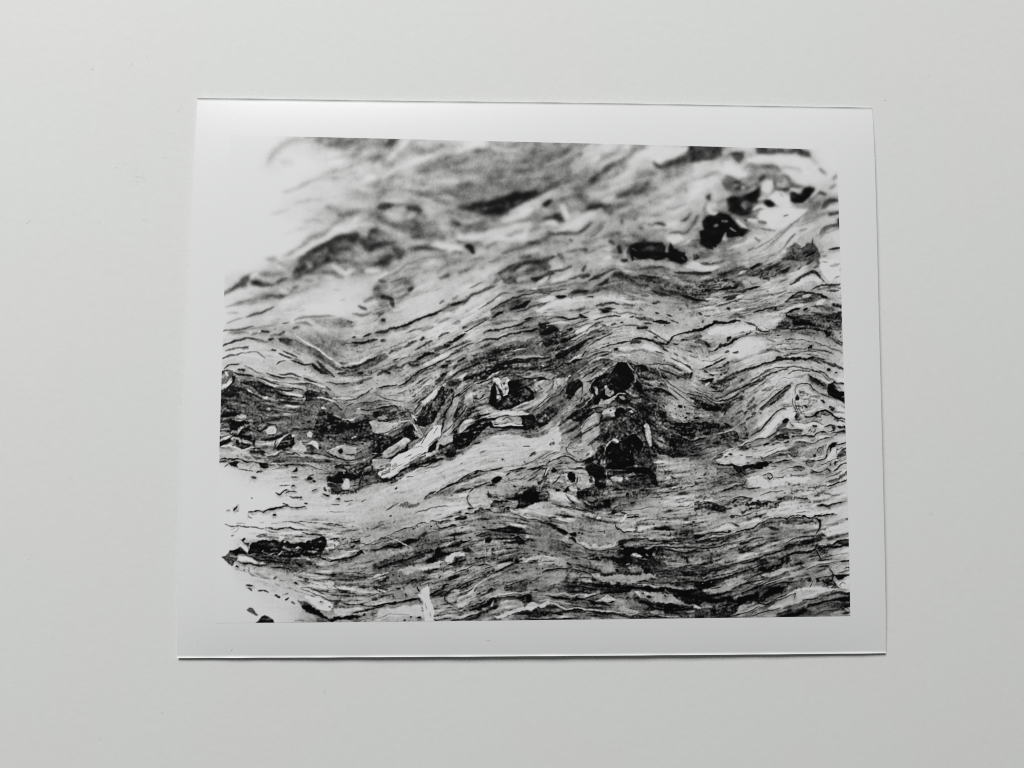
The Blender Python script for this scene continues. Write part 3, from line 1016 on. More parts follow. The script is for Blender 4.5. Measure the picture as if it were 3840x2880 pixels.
TILES[(820, 1420)] = """
g 55576767 44443465 53442235 65555444 98887536 99988878
p 2.4 1.5 50,3 60,8 70,12 80,16 85,22 110,24 125,28 120,30 90,28 70,25 55,22 45,12
q 2 .8 .55 2,10 20,8 45,2 55,10 45,25 30,20 2,30
s 8.5 4 1 4,12 12,8 18,4
s .6 3 .8 22,0 20,5 14,12 10,18
q 1.5 .8 .55 2,15 25,12 40,18 55,30 30,40 18,55 2,60
s 8.6 2 .6 38,14 42,17 47,20
s 1 2 .8 42,17 50,22 60,26
s .9 3 1 52,5 60,9 66,11
s 1 2.5 .8 75,14 85,16 97,16
s 8.3 1.5 .6 58,3 70,9 80,12
s 7.6 2 .8 60,0 75,4 95,7
s 8.5 2.5 1 85,20 95,21 110,23
s 3.4 2 1 72,4 90,6 100,8
s 2.6 1.5 .8 85,13 100,13 112,16
p 4 1.5 88,7 105,5 120,7 135,12 142,15 130,14 115,12 100,9
s 8.6 1.5 .5 108,5 120,7 132,10 143,14
s 2 2 .8 112,0 120,3 128,6
s 2.4 1.5 .8 145,5 155,7 170,6
s 2.6 1.5 .6 140,11 146,15
p 1.4 1.2 110,22 115,17 122,15 128,20 128,27 118,30 110,27
q 1 .8 .5 108,20 130,16 150,22 155,30 130,32 110,30
p 3.4 2 30,32 60,28 90,30 125,32 132,45 128,58 122,72 100,70 80,62 60,62 40,55
q 1.8 .8 .35 30,32 60,28 60,50 35,55
s 8.8 2 .5 60,25 65,24 64,27
p 8.8 .5 86,35 93,34 100,36 107,37 98,38 90,37
p 7.5 .8 61,38 66,36 69,40 66,43 62,41
s 1.4 1 .4 62,36 68,35 71,38
s .6 1.5 .5 72,41 80,43 90,44 97,45 103,43
s 1.2 .8 .3 96,45 96,55 96,62
s .6 1.5 .5 97,64 103,66 110,67 117,67
s .8 3 .8 115,56 120,56
s 1.2 2 .6 108,58 112,58
s 1.5 2 .6 108,49 113,49
s 8.8 .8 .3 122.5,49.5 123,49.5
s 8.8 .8 .3 99.5,49 100,49
s 8.6 .7 .3 55.5,56.5 56,56.5
s .6 3 .8 48,66 55,68 60,65 64,60 72,59
p 8.2 .8 61,68 66,63 72,61 77,65 75,69 70,71 64,71
s 2 1.5 .8 45,48 55,50 60,58 52,63 46,58
s 2.2 1.2 .6 50,54 55,56 52,60
s 5 1.5 .8 58,62 52,66 47,62
p 7.6 .8 20,53 26,47 32,46 38,48 34,54 26,55
q 2 .6 .4 20,48 36,47 34,55 20,55
p 1 1 17,54 35,55 36,60 25,66 16,68 17,60
p 7.6 1.2 3,58 14,56 15,66 10,72 3,70
q 1 .6 .4 2,55 15,55 15,80 2,80
s 7 3 1 30,64 35,60 38,58
p .8 1 27,71 33,65 40,64 46,70 48,80 44,86 47,82 38,80 30,78
q 4 .6 .4 28,70 45,66 48,80 30,80
s 3.6 2.5 1 46,72 50,78
s 8 3 1 5,76 12,72 18,70
p .8 1.2 2,82 12,78 18,75 20,70 26,74 22,80 12,84 2,88
p 1.2 1 20,84 28,80 35,84 43,86 40,90 33,91 26,88
s 7.5 2 .8 28,80 36,82 44,84
p 1.2 1 45,82 50,80 48,87
p 5.6 1.5 48,82 55,79 70,82 73,90 62,94 50,88
p .8 .8 78,80 83,75 90,72 94,71 98,76 99,82 96,88 92,93 78,92 76,86
s 8 1.5 .6 76,82 82,77 90,72 95,70
s 8.8 2 .5 97,74 99,74
q 5 .6 .35 78,82 95,78 94,92 78,92
p 7.2 1.2 97,92 100,85 107,81 112,88 115,94 105,95
s 8 3 1.2 100,88 104,84 108,82
s 2 2 .8 75,82 73,92
p 7.4 .8 116,84 124,80 130,83 131,90 126,86 118,85
s 1 3 .8 118,86 124,88 122,92
s 1.5 3 1 128,88 134,90
p 8 .8 116,73 121,69 125,72 122,76 117,75
p .9 1.5 127,60 132,45 134,40 142,45 150,48 165,52 180,55 195,50 205,62 195,70 190,75 175,68 165,70 150,75 135,80 128,72
q 3.6 .8 .4 128,60 140,48 200,55 200,70 140,78
p 4 1.5 135,34 150,30 160,38 170,48 160,49 148,46 138,40
s 7.4 2 .8 150,47 160,50 168,52 172,54 180,50
p 8 .7 134,37 139,36 141,39 136,40
s 8 2 .8 128,25 140,26 152,30
s 3 1.5 .8 125,20 140,22 150,25
s 2.4 2 1 150,30 158,38 165,46
s 7.2 5 2 148,12 155,18 165,22
s 8 3 1 150,25 165,26 180,28
s 2.2 1.5 .6 165,28 180,25 190,20 200,14
s 1.4 1.8 .6 205,13 213,11 221,10
s 2.6 1.5 .6 180,24 195,18
p 4.6 2 160,40 180,32 200,30 221,34 221,40 200,40 180,44 165,48
s 1.4 2 .8 185,41 200,40 221,37
s 2.4 1.5 .8 165,36 175,32
s 3 1.5 .8 180,34 200,30 221,30
p 6 .6 179,48 180,40 184,39 186,47
s 9 1 .3 180.5,39.5 184,39.5
s 2.6 3 1 186,47 200,48 215,44
q 1.4 .8 .5 175,48 221,42 221,55 190,60
p 7.4 1 195,56 210,54 221,56 221,72 210,70 200,66
s 8.6 1.5 .5 205,68 221,66
p 1.4 1.5 190,70 205,68 221,76 221,82 200,80 185,85 175,75
q 3 .8 .4 150,72 190,65 195,80 221,80 221,92 190,92 150,85
p 4.4 2 135,82 150,78 155,85 140,92
p 7 1 143,93 150,89 160,86 170,86 178,90 180,100 177,106 168,106 160,102 152,98
p .8 .8 155,92 160,90 163,94 161,97 157,96
s 8.4 1.5 .6 142,93 150,90 160,87
s 1 2 .8 142,95 152,99 160,104 170,108
p 5.5 1 164,84 172,80 180,84 180,88 172,86
s 1.4 2 .8 163,82 172,84 181,87
s 7 2 .8 173,78 180,75
s 6 2 .8 182,82 192,84
p 3.6 2 185,95 205,88 221,82 221,92 205,100 190,112 178,108
s 7 .8 .3 204.5,79 205,90
s 4.4 1 .4 190,91 203,84
p 7 1 212,98 221,90 221,102 214,103
s .8 3 .8 195,110 205,100 214,98
s 8 2.5 1 5,88 15,87 25,90 32,93 40,90
p 6.8 2 2,92 20,90 40,95 42,105 20,104 2,104
p 5 1.5 42,96 50,89 58,91 64,97 66,102 90,103 120,104 150,108 155,118 150,115 120,110 80,112 60,108 45,104
p 3 1.2 42,95 48,90 56,91 62,97 63,103 50,105 44,100
s 8.6 2 .6 62,96 66,100 75,97 82,95 92,97
s 2.6 2.5 .8 65,101 75,100 82,95 90,97
s .8 2 .6 88,98 98,98 100,96 106,99
s 2.6 1.5 .6 90,102 105,101
s 4 3 1.2 35,101 42,103
p 4.8 2 70,104 110,102 150,108 150,114 110,109 75,110
q 3 .8 .3 65,100 150,104 155,116 100,110 65,110
s .6 2 .6 2,105 15,104 25,105 40,107 55,110 65,112 75,112
s 3 3 1 2,108 12,107
p .9 .8 15,109 22,107 30,108 25,111 26,115 18,112
s 4 1.5 .6 9,114 14,111
p .9 .8 53,109 64,109 66,115 60,117 55,114
s .7 2 .6 68,113 80,111 95,110 110,111 118,112
s 2 1.2 .4 118,112 128,116 138,117
s 1 2.5 .6 98,121 102,119 103,115
s 4 1.5 .6 27,117 35,118 45,120
s 3 3 .8 52,121 58,120
s 6 1.5 .8 40,117 45,113 52,113
s 4.5 2 .8 56,118 57,121
s 2.4 2.5 .6 45,127 48,128 50,128
s .5 3.5 .6 118,129 122,129
s .6 3.5 .6 96,138 100,138
s 4.5 1.2 .5 80,138 94,138
s 2 2.5 .6 125,132 127,132
s 2.6 1.8 .5 97,127 104,127
s 3.5 1.8 .6 118,126 125,124
s 1.8 2 .6 124,144 128,143
s 1.6 2 .6 75,147 80,149 85,145 92,144
s 2 1.8 .6 88,149 92,146 103,146
s 3 2.5 .8 94,152 100,154 109,154
s .9 2.5 .6 107,154 109,154
s 3.5 2 .6 44,154 46,155
s 4 2 .6 86,161 90,164
s 4 2 .6 113,162 116,161
s 1.5 1.5 .6 73,166 85,165 100,165 113,166
s 3 2.5 .8 138,141 140,145
s 2 2 .6 136,150 145,152
s 2.5 2 .6 154,155 158,155
s 4 1.5 .6 165,159 175,158
s 4 1.5 .6 148,162 158,162
s 4 1.5 .6 186,159 192,157
p .8 1 140,128 150,124 158,118 155,113 162,112 166,120 172,122 180,125 190,120 185,128 178,132 170,128 162,130 165,136 155,136 145,134
p 2.6 1.5 144,134 160,136 162,145 155,150 145,142
q .8 .8 .5 140,125 185,122 180,150 145,150
q 1.6 .8 .5 136,112 155,110 160,120 150,128 138,122
s 6.5 3 1 158,117 164,119
s 8 1 .4 163,121 164,122
s .8 3 .8 153,114 160,112
p 8 .8 162,138 166,129 170,130 172,138 169,143 163,145
s 1 2.5 .8 160,145 170,144
p 1.6 1.5 178,112 195,108 200,105 190,118 186,126 178,124 170,118
q 3 .6 .3 165,110 190,112 180,125
s 7.5 .6 .3 172,118 178,123
p 3.6 1.2 180,138 186,128 188,120 195,120 221,112 221,135 200,136 185,142 178,144
q 1.5 .6 .5 182,140 190,122 221,118 221,136 195,138
p 7.8 1.5 190,116 200,110 221,108 221,116 205,118
p 8 1 208,125 215,120 221,122 221,128 212,128
s 1 2 .6 183,140 185,132 189,122
s 1.4 2 .6 200,118 199,112
s 1.2 2 .8 178,144 184,140
"""
TILES[(1420, 1420)] = """
g 77756436 66455326 44453554 36536887 67777766 77767744
d 0,140 60,120 110,95 160,85
s 1.2 2 .6 2,12 10,10 18,10 24,8
s 1 2 .6 26,10 34,6 42,0
q 3 .8 .3 40,12 80,5 80,25 55,30 35,20
s 3.2 1.5 .8 0,22 15,28 30,30
p 3.4 1.2 0,30 10,30 22,34 15,37 0,36
s 1 1.5 .6 0,38 10,37 22,35 28,40
q 1.6 .8 .5 0,38 30,35 45,45 40,55 0,55
s 1 3 .8 0,55 8,56 16,53
s 1 3 .8 0,44 4,42
s 2 1.5 .6 10,46 25,47
p 7.8 1 0,60 15,58 25,62 10,70 0,70
s 8.8 1 .4 0,69 8,68
s 2.2 1.5 .6 0,72 10,68 25,63
p .9 1 0,78 15,76 30,68 42,58 45,62 46,70 40,78 25,82 10,92 0,92
s 2.6 2 .8 15,70 30,63 40,55
s 2.5 3 1 5,84 10,82
p 1.2 1 36,77 45,68 52,76 47,82 40,92 34,97
p 5.2 1 38,86 46,80 52,78 48,86 42,90
p 7.2 .8 6,97 15,90 25,84 36,76 40,79 42,82 36,86 35,90 25,95 15,101 8,101
s 4.4 3 1.2 12,96 22,92 30,87
s .8 1.5 .6 8,103 18,102 28,97 36,92
p 8.2 1.2 55,30 65,24 75,15 80,10 76,20 70,27 60,33
p 1.4 1 48,50 60,48 68,52 66,60 58,62 50,58
q 1 .6 .5 46,45 70,45 70,62 52,64
p 8 1 48,48 55,38 58,34 57,40 52,46
s 1.5 1.5 .6 46,44 52,35 56,31
p .8 .8 70,28 76,20 80,14 82,10 86,12 84,18 80,25 74,30
p 1.8 1 82,16 88,13 95,14 98,18 96,25 92,32 88,42 84,52 76,50 68,46 66,38 72,32
q 4 .6 .25 70,30 95,20 88,45 70,45
s 5 2 1 83,36 80,42
p 6.6 1.2 88,62 95,48 97,52 94,62 90,72 82,76
p 4.4 2 76,78 88,80 92,84 85,86 76,90
p 6.8 1 78,80 90,74 97,73 96,79 88,84 78,84
p 1 1 60,95 70,86 78,82 95,84 103,88 100,94 102,98 95,101 88,100 82,96 75,96
p 3 1 60,102 75,94 90,88 97,86 92,94 80,100 66,106 58,106
p .6 .8 40,113 50,106 60,106 75,103 83,104 75,108 60,111 48,115 38,118
q 4 .5 .3 40,112 62,100 80,104 50,115
s 1 2 .6 46,62 50,66
p 8.4 .8 14,112 22,102 33,96 45,92 52,82 60,76 68,70 74,64 80,59 83,61 82,68 78,75 72,82 66,90 58,98 48,102 40,108 35,115 25,122 15,128 5,130 1,126 3,120 10,120
q 3.5 .6 .3 2,120 20,105 50,92 60,98 30,118 5,130
s 3.4 1 .5 56,82 64,75 70,68
s 3 1 .5 75,72 68,80 60,88
s 4.5 1 .5 30,108 45,100 60,95
s 3.4 .8 .4 55,85 58,80
s 8 .8 .3 42,48 48,58 54,68 57,75
s 7.6 1.2 .4 44,58 50,65 53,70
s 8.3 .7 .3 46,68 52,72 57,76
s 8 .6 .3 52,62 60,64
s 8 .7 .3 35,56 45,53
s 8 .6 .3 44,50 52,50
s 7.5 .7 .3 55,72 48,74
s 8 .7 .3 73,60 80,62
s 8 .7 .3 82,58 82,64
s .9 1.8 .6 98,18 96,26 92,34 87,45 84,56 82,68
p 3.2 1.2 84,10 95,4 110,2 105,8 95,12
q 1.4 .6 .5 85,2 110,0 105,10 88,12
s 1.4 2 .6 98,5 102,6
p 1.4 1 110,0 130,0 125,4 114,4
p 7.4 1 98,22 105,16 115,11 112,16 104,20
s 4.5 2 1 112,10 122,7 132,4
s 1 1.5 .5 98,24 106,20 115,14 122,10
s 1 1.5 .5 125,8 135,5 140,2
s 9 1 .3 124,7 127,9 130,10
s 8.8 .7 .3 127,5 125,7
p 6.4 1 96,28 103,25 102,40 96,42
p 3.2 1 106,22 111,20 110,32 108,44 100,55 96,58 100,45 103,35
s 1.2 1.2 .5 113,34 109,44 103,52 97,58
s 1.2 1.2 .5 84,70 90,64 95,60
p 6.6 1.2 115,25 120,28 125,34 135,28 143,23 138,32 130,38 120,38
q 2.4 .8 .45 112,15 140,10 150,8 145,25 125,32 114,30
s 1.2 3 .8 124,30 126,27 130,22
s 1 2 .6 122,22 130,24
s 1.4 2 .6 132,15 138,18
q 2.4 .6 .5 130,5 150,0 146,12 135,14
p .3 .8 144,28 145,12 148,6 152,9 155,20 160,25 166,20 168,10 170,4 180,6 190,10 198,16 202,24 200,30 190,33 178,38 170,41 155,42 148,36 143,32
p 8.4 .6 152,0 168,0 167,8 168,15 166,22 162,24 160,18 158,10
s 3 .8 .4 163,8 164,18
s 2.5 1 .4 158,6 163,4
s 8.6 1 .4 170,2 165,10 168,17
p 7.4 .6 151,9 153,8 158,20 158,28 154,26 152,18
s 3 1 .4 154,20 157,28
s 3 .8 .4 168,28 170,22
q 4 .5 .25 150,28 170,32 165,42 152,40
s 7.8 1.5 .5 141,4 148,1 155,0
q 3 .6 .4 190,0 221,0 221,10 205,8
p 5.5 1 205,10 212,8 213,18 208,22
s 8 1 .4 203,5 206,12
s 1.4 1 .4 210,8 214,15
s 1.6 1.2 .5 201,14 205,22
s 7 5 1.5 135,44 150,43 165,42 180,37 195,32 205,26 215,20
s 8.4 3 .8 130,51 140,48 150,45 165,43 175,43 190,45 195,44
s 4.6 2 .8 165,42 185,36 200,31
s 6.5 3 1 195,42 205,35 215,25 221,20
s 1.5 1.5 .5 195,43 205,38 215,30 221,24
s 2 1 .4 200,40 210,34
p 2.4 1 123,50 128,46 134,49 128,54 122,55
p 7.4 1 104,66 110,58 120,54 130,52 125,56 115,62 108,70 105,72
s .7 2 .6 96,68 103,62 110,55 118,47
p 2.8 1.2 113,38 117,36 120,42 120,50 114,52 105,60 100,66 106,56 112,46
s 6.6 2 .8 110,52 114,46
p .5 1 98,73 108,70 118,62 130,54 142,51 143,58 138,65 130,70 125,80 118,84 105,86 98,88 96,80
q 5 .5 .3 105,66 140,55 130,72 108,82
s 5 .8 .3 102,91 104,82 106,76
s 5 .7 .3 130,70 135,65
p .4 .8 98,68 102,66 103,70 99,71
p .8 1 142,52 150,50 165,48 180,47 195,47 200,46 205,52 202,60 203,66 190,66 175,64 160,65 150,63 145,60
p 6.4 1 147,55 160,50 172,49 184,53 184,58 170,60 158,62 150,60
p 8.4 .6 148,59 155,60 162,60 172,59 186,60 180,61 165,61 156,63 150,61
s .4 2 .6 160,64 175,63 186,62
s 3.4 2 .8 165,54 172,51 178,54
q .8 .6 .6 185,50 221,35 221,48 205,66 188,66
s 3.4 3 1 200,50 215,42
s 5 1 .5 213,58 221,56
s .5 2 .6 0,130 12,131 22,127 32,120 38,114
q 1.4 .8 .5 0,128 20,128 35,118 38,122 20,134 0,136
s 8 .6 .3 24,126 26,128
s 3 1 .4 36,128 45,127
p 5 3 110,92 125,82 132,72 145,68 135,78 120,90
d 130,85 150,76 175,75 200,78
d 110,100 150,88 200,90
s 5 5 3 140,68 160,66 180,68 200,70
s 2 2 .6 187,88 192,87 197,88
s 2.4 1.5 .6 196,98 203,94
s 3.5 3 1.2 195,100 202,97
s 2.4 1.5 .5 160,105 161,104
s 2.6 1 .4 109,111 111,109
s 3.4 2 .8 188,106 190,110
s 8.4 8 3 60,125 80,118 100,112
s 1.6 2.5 .6 22,142 25,141
s 5 4 2 62,156 75,150 88,145 100,140
s 4.6 4 2 105,134 120,128 140,122
s 1.5 1.5 .5 103,132 115,126 122,123 132,118
s .6 2.5 .5 122,123 127,121 129,119
s 1.4 2 .6 75,147 88,140 98,136 104,132
s 1.4 2 .6 130,119 140,120 150,118 160,116
s 2.4 2 .8 60,155 68,148 75,145
s 1.2 2 .6 170,120 180,117 190,115
s 1.2 2 .6 192,118 205,116 215,116
s 3.6 1.5 .6 185,112 192,110 205,105 221,95
s 8.4 3 1 150,121 165,124 175,122
s 1.4 1.5 .5 165,125 170,122
p .7 .8 145,132 150,128 156,126 160,128 158,133 152,136 146,136
s 1.4 2.5 .8 140,138 150,137
s 2.4 2 .8 125,141 135,137 143,134
s 3.4 1.5 .6 116,148 122,143 127,140
s 1.6 1 .4 117,148 114,154 116,159 122,166
s 2.4 2 .6 193,132 198,129 204,126
s 2 2 .6 174,139 177,140
s 2 2 .6 182,143 185,142
s 1 3 .8 142,149 146,152
q 2.4 .8 .4 140,145 170,150 185,150 180,166 145,166
s 3 2 .8 150,152 160,156 170,154
p 2.4 1.2 176,148 190,140 200,139 210,144 215,150 212,158 206,160 207,150 200,142 190,144 183,152 180,160 174,158
p .3 .8 182,158 184,150 190,145 198,142 205,145 207,152 205,160 195,164 184,165
s .9 2.5 .8 146,166 150,160 160,158 172,160
s 1.2 3 .8 172,155 180,154
s 7.6 3 1 190,166 205,163 221,160
q 2 .6 .4 205,130 221,115 221,155 212,150
s 1.4 1.5 .5 212,132 216,125 218,115
s 7 2 .8 212,135 215,128
p 4.6 2 20,166 35,160 50,162 60,158 50,166
"""
